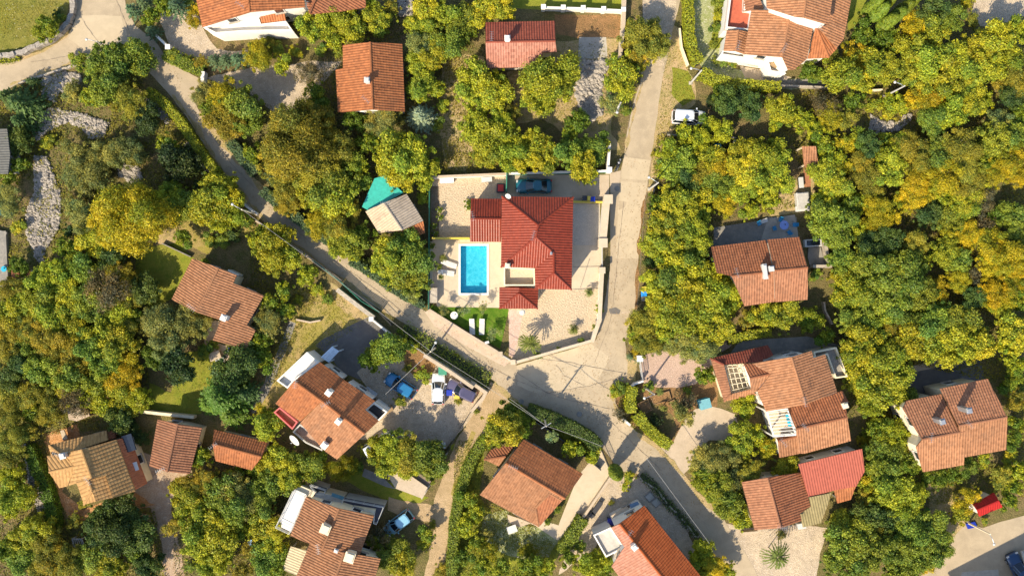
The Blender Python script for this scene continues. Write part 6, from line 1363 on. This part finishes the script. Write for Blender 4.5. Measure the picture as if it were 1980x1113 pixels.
rubble(A(3, 0), [(600, 660), (660, 700), (760, 700), (820, 640), (840, 680), (780, 740), (640, 770), (590, 740)], 300, 'stones in the dry gully of the right-hand wood')
rubble(A(2, 2), [(700, 530), (800, 600), (870, 700), (950, 780), (1040, 880), (1010, 890), (930, 800), (850, 710), (790, 620), (700, 560)], 260, 'stones along the shaded edge of the gravel yard', size=(.08, .18))
hedge(A(0, 0), [(865, 535), (950, 590), (1050, 700), (1130, 820), (1200, 920), (1270, 1010)], 46, 1.3, 'y', 'yellow-green hedge along the left side of the narrow lane')
hedge(A(0, 0), [(1340, 820), (1400, 900), (1484, 1000)], 55, 1.5, 'b', 'blue-green hedge on the right side of the narrow lane, upper stretch')
hedge(A(1, 1), [(40, 0), (100, 50), (200, 130), (300, 210), (420, 290)], 50, 1.6, 'b', 'blue-green hedge on the right side of the narrow lane, middle stretch')
hedge(A(1, 1), [(540, 400), (640, 460), (740, 530), (830, 590), (950, 650)], 40, 1.5, 'b', 'blue-green hedge by the villa corner, lowest stretch of the lane')
slat_fence(A(1, 1), [(90, 40), (250, 160), (420, 285)], 1.3, GREENP, 'green fence against the middle hedge of the narrow lane')
slat_fence(A(1, 1), [(560, 405), (700, 490), (830, 590), (960, 660)], 1.3, GREENP, 'green fence against the hedge near the villa corner')
hedge(A(2, 0), [(968, -40), (972, 100), (975, 230), (1000, 330), (1030, 380)], 50, 1.7, 'y', 'tall clipped hedge on the right of the upper lane')
hedge(A(2, 0), [(1040, 430), (1130, 480), (1280, 505), (1484, 512)], 50, 1.7, 'y', 'clipped hedge below the big white house garden')
hedge(A(0, 0), [(960, 320), (1060, 370), (1180, 420)], 60, 1.1, 'g', 'green hedge beside the top drive and the lane')
hedge(A(2, 2), [(655, 20), (640, 90), (645, 165)], 48, 1.7, 'y', 'curved clipped hedge at the junction, upper piece', dens=230)
hedge(A(2, 2), [(675, 175), (730, 245), (800, 310), (865, 355)], 52, 1.7, 'y', 'curved clipped hedge at the junction, lower piece', dens=230)
hedge(A(2, 2), [(375, 765), (330, 840), (290, 900), (245, 960)], 62, 1.3, 'g', 'green hedge between the pale drive and the bottom garden')
hedge(A(1, 2), [(1290, 330), (1210, 460), (1160, 620), (1130, 780), (1115, 1000), (1110, 1130)], 55, 1.5, 'g', 'long green hedge on the right side of the dirt track')
hedge(A(0, 2), [(185, 360), (230, 460), (290, 600), (330, 740), (335, 830)], 60, 1.4, 'G', 'bright green curved hedge left of the ochre-roofed house')
hedge(A(2, 2), [(60, 150), (180, 190), (290, 240), (400, 300), (460, 360)], 62, 2.3, 'd', 'dark green hedge bank above the topiary ball')
hedge(A(1, 1), [(830, 790), (930, 850), (1060, 930), (1200, 1010), (1320, 1080)], 75, .45, 'g', 'low ragged shaded hedge between the parking yard and the lane', ragged=.35, dens=90)
hedge(A(2, 2), [(710, 530), (790, 600), (860, 690), (940, 770), (1030, 880)], 34, .6, 'd', 'low straggly shaded hedge beside the bottom gravel yard', ragged=.25, dens=90)
hedge(A(2, 1), [(20, 980), (200, 920), (350, 880)], 12, .4, 'g', 'thin line of plants on the villa wall', dens=60) if False else None
hedge(A(0, 0), [(0, 355), (60, 350), (120, 335)], 20, .3, 'y', 'low weeds below the meadow wall', ragged=.2)
hedge(A(2, 1), [(1200, 850), (1300, 825), (1440, 800)], 45, 1.2, 'y', 'leafy climber hedge above the sprawling pergola house')
hedge(A(1, 0), [(60, 1000), (140, 1100)], 40, 1.2, 'b', 'blue-green hedge piece below the autumn tree by the lane')
# poles and cables
LP1 = lamp_post(A(0, 0), (660, 300), 4.6, math.radians(170), 'grey street lamp at the fork of the upper left road')
LP2 = lamp_post(F0, (1335, 161), 6.2, math.radians(170), 'white concrete street lamp at the corner of the clipped hedges', mat=GREYP)
LP3 = lamp_post(F0, (1709, 187), 5.6, math.radians(160), 'white concrete pole leaning out of the right-hand wood', mat=GREYP)
LP4 = lamp_post(FK, (1045, 487), 4.9, math.radians(-70), 'street lamp beside the lower right road', mat=CREAM)
LP5 = lamp_post(F0, (842, 672), 6.5, math.radians(60), 'street lamp at the corner of the parking yard fence', mat=CREAM)
LP6 = lamp_post(F0, (1255, 366), 6.6, math.radians(150), 'white pole on the right of the lane beside the villa', mat=GREYP)
LP7 = lamp_post(F0, (1052, 806), 7.0, math.radians(120), 'thin grey pole in the hedge bank by the junction', lamp=False)
LP8 = lamp_post(A(0, 1), (1475, 130), 6.0, math.radians(150), 'street lamp on the lower side of the narrow lane', mat=CREAM)
LP9 = lamp_post(F0, (1249, 750), 6.2, math.radians(200), 'street lamp beside the pink gravel drive gate')
LP10 = lamp_post(A(2, 0), (565, 640), 5.0, math.radians(250), 'white lamp post in the trees left of the upper lane', mat=GREYP)
wire(LP5, P(745, 762, 5.6), .3, 'pale cable from the yard lamp across the bright blue car'); wire(LP5, LP7, .7, 'cable from the yard lamp to the pole at the junction')
wire(LP7, P(1163, 862, 5.5), .3, 'cable from the junction pole towards the dark metal gate'); wire(P(1250, 885, 6), P(1372, 1050, 6.2), .5, 'cable over the lower right bend of the road')
wire(LP5, LP8, .9, 'long cable above the shaded side of the narrow lane'); wire(LP7, P(985, 770, 6), .2, 'cable from the junction pole to the left')

house('unseen_house', 'tall terracotta house beyond the lower right road whose shadow falls on the asphalt', 'house', F0, [[(1810, 1290, 8.6), (2060, 1160, 8.6), (2130, 1290, 10.2), (1860, 1410, 10.2)], [(1860, 1410, 10.2), (2130, 1290, 10.2), (2200, 1420, 8.6), (1920, 1530, 8.6)]], CREAM, TB)  # unseen house inferred from its shadow, added and sized to cast it
# ---------------------------------------------------------------- trees and shrubs (x, y, radius, kind) in zoom frames
def T(fr, s):
    its = []
    for w_ in s.split():
        a = w_.split(','); its.append((float(a[0]), float(a[1]), float(a[2]), a[3]) + ((float(a[4]),) if len(a) > 4 else ()))
    trees(fr, its)
T(A(0,0), '''640,330,110,g 770,330,100,g 560,400,90,g 680,430,95,d 450,345,48,y 830,290,55,g 600,520,100,g 525,560,58,y 425,528,58,s,1.3 385,545,42,s,1.2 760,580,90,o 665,600,50,o 835,680,85,D,1.8
 725,865,108,s,1.5 620,900,100,s,1.5 490,930,98,s,1.5 430,855,66,s,1.5 440,1000,85,s,1.5 520,1010,110,s,1.5 950,830,70,g 1050,950,120,D,1.8 300,800,36,g 260,830,40,y 130,600,115,c 55,560,85,c 120,700,80,c 110,800,80,d 55,900,60,s,1.5
 110,950,60,d 50,1010,60,g 180,470,45,c 1260,1060,100,y 1000,1080,70,g 280,160,75,g 340,115,45,g 330,80,30,d 760,60,65,b 820,20,60,b 860,110,55,g 870,180,55,b 930,40,60,g 1010,40,70,b 1120,130,50,a 1110,60,45,a
 1080,15,40,g 1000,310,50,g 1070,345,45,g 1150,365,50,o 1230,350,55,b 1290,345,55,b 1360,340,60,b 1425,330,55,b 1180,540,80,s,1.5 1290,560,105,a 1390,600,110,g 1300,690,110,o 1420,700,90,g 1195,625,60,g 1440,880,60,g''')  # D crowns stand in for tree shadow lying on the scrub
T(A(1,0), '''0,330,80,a 110,285,50,g 130,380,60,y 205,300,50,y 60,255,50,o 290,410,80,t 330,530,65,g 370,590,60,d 320,170,95,y 430,230,70,y 480,100,95,y 560,180,90,y 640,60,60,y 700,120,80,y 760,50,55,o 350,290,45,g 460,300,35,g
 950,60,90,y 1060,90,90,y 1180,110,90,g 1280,50,90,y 1380,60,80,y 930,160,80,y 920,255,80,s 1010,230,80,g 1110,250,90,g 1180,180,70,g 930,380,80,y 990,320,80,y 950,480,90,y 1020,520,60,y 920,550,60,y 1050,610,42,y
 1260,430,110,y 1230,540,90,y 1335,550,100,y 1370,460,70,y 1280,640,70,y 1240,740,90,y 1340,800,120,y 1400,720,90,y 1440,890,100,y 1300,900,80,y 1450,640,60,o 1020,720,50,g 930,670,88,B 720,690,90,s 800,680,45,s 560,690,70,d
 230,820,200,o 330,720,110,o 120,930,110,o 330,960,120,o 430,850,120,o 520,930,80,g 150,1050,90,o 380,1060,110,g 600,1050,70,d 620,830,70,g 590,950,65,g 770,880,120,y 890,900,130,y 830,1000,110,y 950,960,80,y 730,960,60,y 940,1040,55,y''')
T(A(2,0), '''170,480,165,y 90,570,60,y 600,430,110,y 540,480,60,y 660,400,65,g 540,600,65,s 555,350,40,g 720,220,110,o 680,310,80,o 790,270,90,o 640,190,50,o 770,160,55,o 100,840,100,y 60,900,90,y 170,880,90,y 300,880,100,g 370,950,90,y
 420,860,80,g 480,830,60,g 400,1000,70,y 340,700,70,d 300,760,60,g 960,760,70,y 1050,800,75,y 1100,720,60,g 1180,760,75,y 870,880,75,y 930,950,100,g 850,970,60,y 1010,880,70,y 1110,900,90,y 1170,960,90,a 1040,1010,80,o
 990,1060,80,d 1150,1050,80,g 1290,890,80,y 1380,900,100,y 1440,960,90,y 1330,1000,100,y 1440,1050,90,y 1290,1080,80,y 1180,545,65,d 1200,600,90,d 1330,590,90,d 1250,530,45,g 1480,690,60,y 1150,20,38,g 1150,90,34,y 1140,165,38,g
 1125,255,30,g 1140,350,28,g 1190,360,30,g 1240,370,30,g 1130,590,40,D 780,880,20,o 620,640,40,g''')
T(A(3,0), '''850,160,85,a 960,190,90,y 420,420,105,y 500,340,90,a 600,350,100,y 680,400,90,y 540,480,80,y 400,360,60,o 850,300,100,y 930,370,110,y 1060,330,110,y 1180,300,110,y 1290,250,110,y 1380,220,90,y 1080,450,110,y 1200,420,110,y
 900,440,90,y 820,410,80,g 1290,380,100,y 1410,330,80,y 1450,180,70,y 930,560,90,a 850,580,70,a 760,590,70,y 700,650,50,y 1010,520,70,a 1180,600,90,y 1250,580,70,y 1050,650,100,y 950,690,80,g 1130,520,90,g 620,600,50,y
 110,640,95,y 70,690,60,g 230,690,70,y 330,600,85,t 380,680,80,a 450,690,70,o 290,745,70,y 320,840,70,g 380,900,70,y 450,840,60,a 60,900,90,y 50,1000,90,y 350,1000,80,y 400,1060,80,y 440,960,60,a 540,940,75,o 690,900,75,g
 600,1020,90,o 720,1000,100,y 830,850,95,o 900,940,100,o 1000,870,95,g 1100,850,105,o 1130,950,100,o 1010,1020,100,a 870,1060,90,a 1190,1060,95,o 1300,800,110,g 1330,720,90,s 1420,770,90,g 1400,930,100,a 1320,990,85,a 1450,1010,75,a
 1280,900,75,g 1440,460,90,o 1370,450,70,o 1400,560,80,d 1250,1000,80,g 700,790,50,y 600,830,80,d 1450,640,70,g 950,60,90,d 1060,100,85,g 1150,10,55,a 540,200,70,d 640,230,70,d 720,210,60,d 1190,130,45,o 540,780,60,g 770,800,70,g
 700,130,60,k 745,95,55,k 790,55,55,k 830,20,50,k 650,70,55,k 690,20,50,k 620,30,50,k 250,400,60,d 290,430,45,g 500,580,70,d''')
T(A(0,1), '''740,150,185,a 40,60,85,s 100,200,45,y 440,100,72,s,1.8 500,175,85,s 395,60,42,s,1.4 540,290,90,y 640,30,50,g 960,60,90,y 1010,120,80,y 1100,60,90,g 1200,90,105,y 1310,60,95,y 1350,130,75,y 1260,160,75,y 1060,260,60,g 1270,285,50,g
 1200,290,45,g 1330,250,50,d 1420,180,40,g 1470,290,60,y 370,330,70,g 400,230,50,d 320,450,90,y 420,430,80,y 260,520,85,y 360,560,90,y 480,450,90,g 560,500,80,g 620,560,125,t 700,480,90,o 740,600,80,o 520,600,90,g 80,560,80,o
 140,640,90,y 60,680,90,y 240,640,90,y 300,720,90,y 420,700,90,y 430,790,90,y 560,700,90,g 640,730,90,y 700,680,80,y 760,720,60,g 60,800,90,o 170,790,80,o 170,870,80,g 270,850,100,o 60,900,85,o 120,980,85,d 220,1020,110,g 430,930,105,o
 520,870,90,g 400,1060,100,g 600,830,100,y 700,850,100,y 740,780,80,o 600,990,100,g 740,960,70,a 720,1060,90,a 560,1080,85,g 50,1060,85,d 960,790,130,s 890,740,90,s 1060,760,110,s 1140,780,75,s 950,880,80,s 1010,1000,110,D
 900,960,75,D 830,560,80,d 1170,910,50,g 1230,880,35,g 1340,1040,110,d 1400,960,90,d 1440,870,60,g 300,940,80,o  650,380,80,d 100,430,60,d 1180,400,30,y''')  # the larger D crown stands in for a tree shadow on the lawn
T(A(1,1), '''60,300,110,y 130,290,85,y 190,380,80,y 100,390,80,y 280,490,65,y 140,560,65,g 60,640,65,g 170,680,65,g 70,730,75,s 60,800,70,s 20,880,70,g 40,960,70,g 180,60,80,o 300,30,100,y 440,40,120,y 400,130,90,g 350,180,80,a 450,200,90,o
 540,100,60,o 520,290,95,g 480,320,80,y 600,240,70,d 560,360,60,y 750,330,110,y 720,420,95,y 850,320,100,g 900,400,100,g 820,480,100,g 900,500,80,g 760,400,80,y 880,580,60,s 620,420,50,d 940,40,40,y 740,900,95,g 660,960,75,g 700,930,70,y
 800,860,60,g 870,880,50,y 940,1050,45,y 860,1010,30,o 1060,680,34,v,1.6 1180,680,36,v,1.6 1290,665,34,v,1.6 1345,810,42,v,1.4 1060,380,28,p 1045,490,22,p 20,250,60,g 390,620,35,g 230,620,30,y 330,560,45,y 1140,940,18,y 1280,860,16,y''')
T(A(2,1), '''880,60,90,y 1000,30,90,y 1180,60,80,a 1230,40,60,a 1340,120,60,y 1440,60,60,y 960,120,90,y 1050,130,90,y 800,60,60,d 820,180,95,y 900,200,100,g 1010,220,100,y 780,280,80,y 880,310,90,y 970,300,80,g 1060,280,70,d 760,400,40,d
 820,380,70,g 920,440,110,y 1020,400,90,g 1080,480,100,y 1210,420,62,g 1180,480,70,g 800,540,80,y 900,540,100,g 1000,580,110,y 1110,560,100,y 1190,560,80,y 1230,620,60,y 820,640,90,y 930,690,110,y 1050,690,110,y 1150,700,90,y 860,760,90,y
 980,800,110,y 1110,790,100,y 1000,890,110,s 900,860,80,s 1080,900,80,s 1230,670,60,y 720,760,90,o 680,830,70,y 740,870,80,o 690,920,45,a 800,900,40,b 1330,740,60,o 1400,720,80,y 1480,700,75,y 1085,1050,60,g 650,950,28,b 700,960,30,b
 75,870,62,p,2.4 325,795,38,p 415,580,28,p 470,680,28,y,.9 450,780,24,g,.8 365,860,22,g,.8 245,905,20,g,.8 120,940,26,g,.8''')
T(A(3,1), '''100,720,95,y 240,730,78,g 310,40,70,y 350,170,110,g 300,120,80,g 430,150,90,g 400,240,90,g 540,230,60,y 480,60,70,d 560,60,60,y 640,90,80,a 650,170,80,a 720,140,60,a 860,30,90,a 780,60,60,a 620,30,60,o 720,300,80,d 600,320,80,d
 860,300,80,o 940,130,80,d 1050,150,80,g 1130,80,80,y 1240,60,80,t 1180,20,80,y 1020,40,70,y 1250,190,70,t 1340,130,70,d 1420,150,90,g 1430,240,80,g 1160,260,80,a 1080,240,70,a 1020,350,80,y 1110,400,80,g 1290,330,110,a 1390,380,110,a
 1300,430,100,a 1440,450,80,a 1200,470,70,t 1110,510,80,a 1300,570,90,a 1400,560,90,a 1350,640,80,a 1220,600,80,d 1450,640,60,g 440,390,80,g 400,480,50,a 560,420,110,g 680,440,110,g 800,470,110,g 880,420,70,g 480,560,110,y 620,570,120,g
 760,590,120,g 880,580,100,g 560,660,90,g 420,610,70,g 700,660,90,y 960,560,80,a 960,650,70,d 600,770,90,g 480,740,80,g 720,780,80,o 820,720,80,g 960,740,110,g 1080,760,110,g 1180,790,100,g 850,850,100,y 980,880,110,y 1110,870,110,y
 1230,880,100,y 540,880,110,y 660,920,110,y 780,900,90,y 480,960,90,y 600,1010,120,y 720,1000,100,y 350,840,60,g 540,1080,90,y 680,1080,90,y 1400,820,100,y 1460,780,80,g 1390,900,60,y 1420,980,70,y 1440,1060,60,g 290,470,45,g 800,370,60,d 30,50,55,y''')
T(A(0,2), '''60,60,90,o 160,90,90,o 260,60,80,o 60,180,85,o 180,180,70,g 300,170,90,o 420,110,95,t 400,40,90,y 520,100,85,y 600,130,70,y 680,60,80,y 740,110,80,y 800,90,75,y 160,270,70,o 90,320,90,o 60,430,80,o 60,540,75,y 100,650,100,y
 180,640,60,o 60,730,70,y 200,840,90,y 260,900,85,o 150,900,80,y 60,950,75,g 130,1020,80,g 300,1010,100,o 400,1000,90,o 220,1080,80,o 400,1080,90,o 520,1020,80,g 660,1030,80,y 640,1090,80,y 600,760,100,d 700,720,90,d 560,850,80,d
 660,870,110,d 780,880,100,d 760,770,80,d 840,1050,90,d 780,960,70,d 700,230,80,d 760,270,50,d 820,320,50,d 1280,90,150,G 1330,180,95,G 1200,130,80,G 1400,70,90,c 1160,420,70,g 1060,640,80,y 1120,600,80,o 1150,700,80,y 1060,740,70,y
 1190,560,80,o 1260,620,100,g 1350,620,100,s 1360,540,60,y 1420,680,100,s 1350,740,100,g 1000,820,60,o 1160,820,110,y 1260,820,100,y 1150,930,110,y 1260,930,110,y 1200,1040,100,y 1290,1010,70,g 1440,850,60,y 1440,970,60,o 1460,500,60,g
 1390,1080,60,o 480,700,40,o 1090,1060,40,g 430,790,50,o''')
T(A(1,2), '''50,250,85,y 25,180,55,a 130,430,80,y 60,480,90,y 220,460,90,g 300,480,90,g 180,550,90,y 80,590,90,g 30,690,80,g 350,440,60,g 480,500,78,K 560,480,45,g 700,390,80,y 770,370,90,y 850,400,100,o 760,470,80,y 880,470,80,y 960,420,100,g
 1000,480,80,g 970,540,50,g 610,390,42,y 30,840,90,y 90,900,80,y 60,1000,90,g 110,1080,70,g 700,880,70,t 680,920,60,g 790,960,90,g 740,1020,80,g 830,1040,80,y 960,880,55,g 950,940,40,y 1000,820,35,o 810,110,40,g 1380,260,110,y,4.6
 1440,220,80,g,4.4 1340,330,70,g 1200,680,60,g 1190,820,70,y 1240,740,60,y 1270,740,45,g,1.2 1290,880,45,s,1 1240,920,55,g,1.4 1310,960,60,K 1170,1000,60,d 1440,150,55,g 1050,1080,50,o 1150,110,25,o 1280,1050,70,g 1400,1060,70,g 1250,170,20,g''')
T(A(2,2), '''25,240,75,g 20,200,60,y 200,310,36,q,4 305,375,62,y,4.6 435,430,58,y,4.2 640,540,50,y 567,520,28,k 600,30,45,g 560,60,40,y 590,190,50,t 950,180,70,s 960,120,65,t 1290,130,75,y 1310,190,45,y 1300,310,80,y 1260,360,60,y 1360,290,70,y 1430,370,65,a 1320,380,60,y
 1060,460,80,s 1160,430,80,s 1240,430,60,s 1080,530,80,g 1160,600,90,g 1240,570,80,s 1220,680,90,g 1260,740,60,g 1280,800,60,y 1340,520,75,o 1130,640,50,y 1070,990,80,y 1130,1050,80,a 1200,1080,60,y 1090,1080,60,g 60,1060,80,g
 180,1060,60,y 400,1050,80,y 470,1030,70,y 500,1080,60,g 300,1010,55,g 820,55,28,p 980,50,30,g 840,150,26,p 790,230,50,D 760,30,40,g 540,690,20,o 640,1040,20,o 350,940,45,g 60,960,50,K 620,600,30,y''')
T(A(3,2), '''660,60,130,y 760,60,90,g 600,120,80,g 110,500,82,y 570,330,45,a 620,280,60,g 700,260,80,g 760,300,80,y 800,370,65,a 650,380,90,g 740,420,100,g 830,480,75,g 640,480,90,g 700,540,90,g 600,590,70,a 680,640,100,y 780,640,100,y
 850,640,75,y 820,720,80,y 740,730,80,y 560,660,60,o 600,760,90,d 700,800,90,d 440,830,90,y 540,850,100,g 620,900,105,o 440,930,110,g 560,980,115,g 700,960,110,g 820,860,100,g 930,830,90,g 1000,900,90,g 930,960,90,g 850,1000,100,g
 400,1030,90,g 520,1090,90,g 760,1090,90,g 900,1060,60,a 70,1000,80,p,3.6 20,370,60,y 1180,650,60,a 1130,710,60,a 1110,770,50,y 1255,795,30,g 1400,680,60,g 1430,600,60,g 1340,580,55,o 1360,520,60,o 1440,520,70,y 1250,440,50,y 1190,480,50,g
 1410,420,50,y 1430,330,60,d 1450,240,60,g 1440,100,70,o 1400,20,60,g 1470,30,50,g 1080,530,60,d 1000,560,60,d 930,550,55,d 90,870,30,s''')
plant_trees()
hx = lambda *p: list(p)
undergrowth('undergrowth', [[(-60, 135), (200, 110), (280, 150), (420, 340), (360, 420), (260, 480), (-60, 520)], [(-60, 520), (270, 480), (290, 760), (250, 830), (100, 860), (100, 1000), (300, 980), (330, 1150), (-60, 1170)]], 60000, .55, (.20, .20, .035), .24, 'mixed green undergrowth between the trees on the left',
            avoid=[[(-60, 100), (150, 125), (0, 182), (-60, 200)], [(90, 840), (290, 820), (290, 975), (130, 980)]])
undergrowth('undergrowth', [[(1500, 190), (2060, 60), (2060, 980), (1960, 960), (1930, 740), (1740, 700), (1680, 1050), (1640, 900), (1640, 640), (1610, 400), (1500, 260)], [(1270, 260), (1500, 260), (1540, 400), (1380, 430), (1380, 600), (1430, 650), (1300, 680), (1240, 680), (1250, 420)]], 60000, .55, (.21, .20, .032), .24, 'mixed green undergrowth between the trees on the right')
undergrowth('undergrowth', [[(420, 130), (560, 230), (640, 60), (920, -20), (930, 320), (850, 340), (720, 350), (820, 470), (820, 590), (640, 460), (480, 310)], [(860, 300), (1180, 260), (1180, 330), (860, 335)], [(330, 930), (540, 880), (600, 900), (560, 1150), (340, 1150)], [(480, 420), (560, 500), (620, 560), (500, 800), (480, 700)]], 36000, .45, (.19, .18, .035), .22, 'mixed undergrowth in the central gardens')
undergrowth('weeds', [[(1200, 738), (1240, 745), (1240, 800), (1295, 860), (1280, 866), (1230, 835), (1195, 800)], [(1330, 900), (1400, 850), (1440, 950), (1458, 1020), (1400, 1000)], [(905, 720), (955, 745), (940, 750), (780, 640), (790, 635)], [(985, 772), (1160, 864), (1140, 870), (1000, 800)],
   [(880, 850), (935, 850), (930, 960), (1040, 1020), (1080, 1060), (1040, 1150), (870, 1150)], [(1640, 870), (1760, 870), (1960, 900), (1960, 950), (1880, 960), (1700, 1000)]], 26000, .25, (.19, .20, .03), .18, 'low weeds and grass on the banks and verges')
undergrowth('weeds', [[(1290, 60), (1318, 80), (1345, 190), (1300, 235), (1280, 300), (1262, 340), (1282, 130)], [(560, 560), (650, 560), (720, 615), (600, 690), (520, 770)], [(330, 430), (500, 420), (480, 460), (350, 480)], [(290, 740), (440, 672), (400, 800), (290, 798)], [(-60, -60), (130, -60), (100, 60), (-60, 100)],
   [(1075, 80), (1200, 80), (1190, 260), (1000, 240), (985, 140)], [(860, 100), (935, 110), (900, 330), (860, 330)]], 16000, .12, (.22, .21, .035), .15, 'sparse dry grass tufts on open ground')

undergrowth('fallen_leaves', [LANE[:28]+LANE[66:]], 1500, .01, (.22, .12, .03), .10, 'dry leaves blown along the narrow lane') if False else None
undergrowth('fallen_leaves', [[(200, 95), (300, 80), (400, 220), (560, 415), (830, 607), (985, 700), (957, 737), (744, 604), (430, 338), (290, 142)], [(1206, 303), (1258, 310), (1233, 600), (1210, 690), (1228, 735), (1190, 752), (1298, 886), (1400, 1000), (1322, 1003), (1162, 862), (985, 768), (957, 737), (1000, 706), (1153, 655), (1180, 520)], [(700, 720), (770, 655), (900, 730), (940, 760), (860, 860), (700, 840)]], 5200, .01, (.25, .15, .05), .11, 'dry leaves and twigs blown over the lanes and the parking yard', zlo=.075)
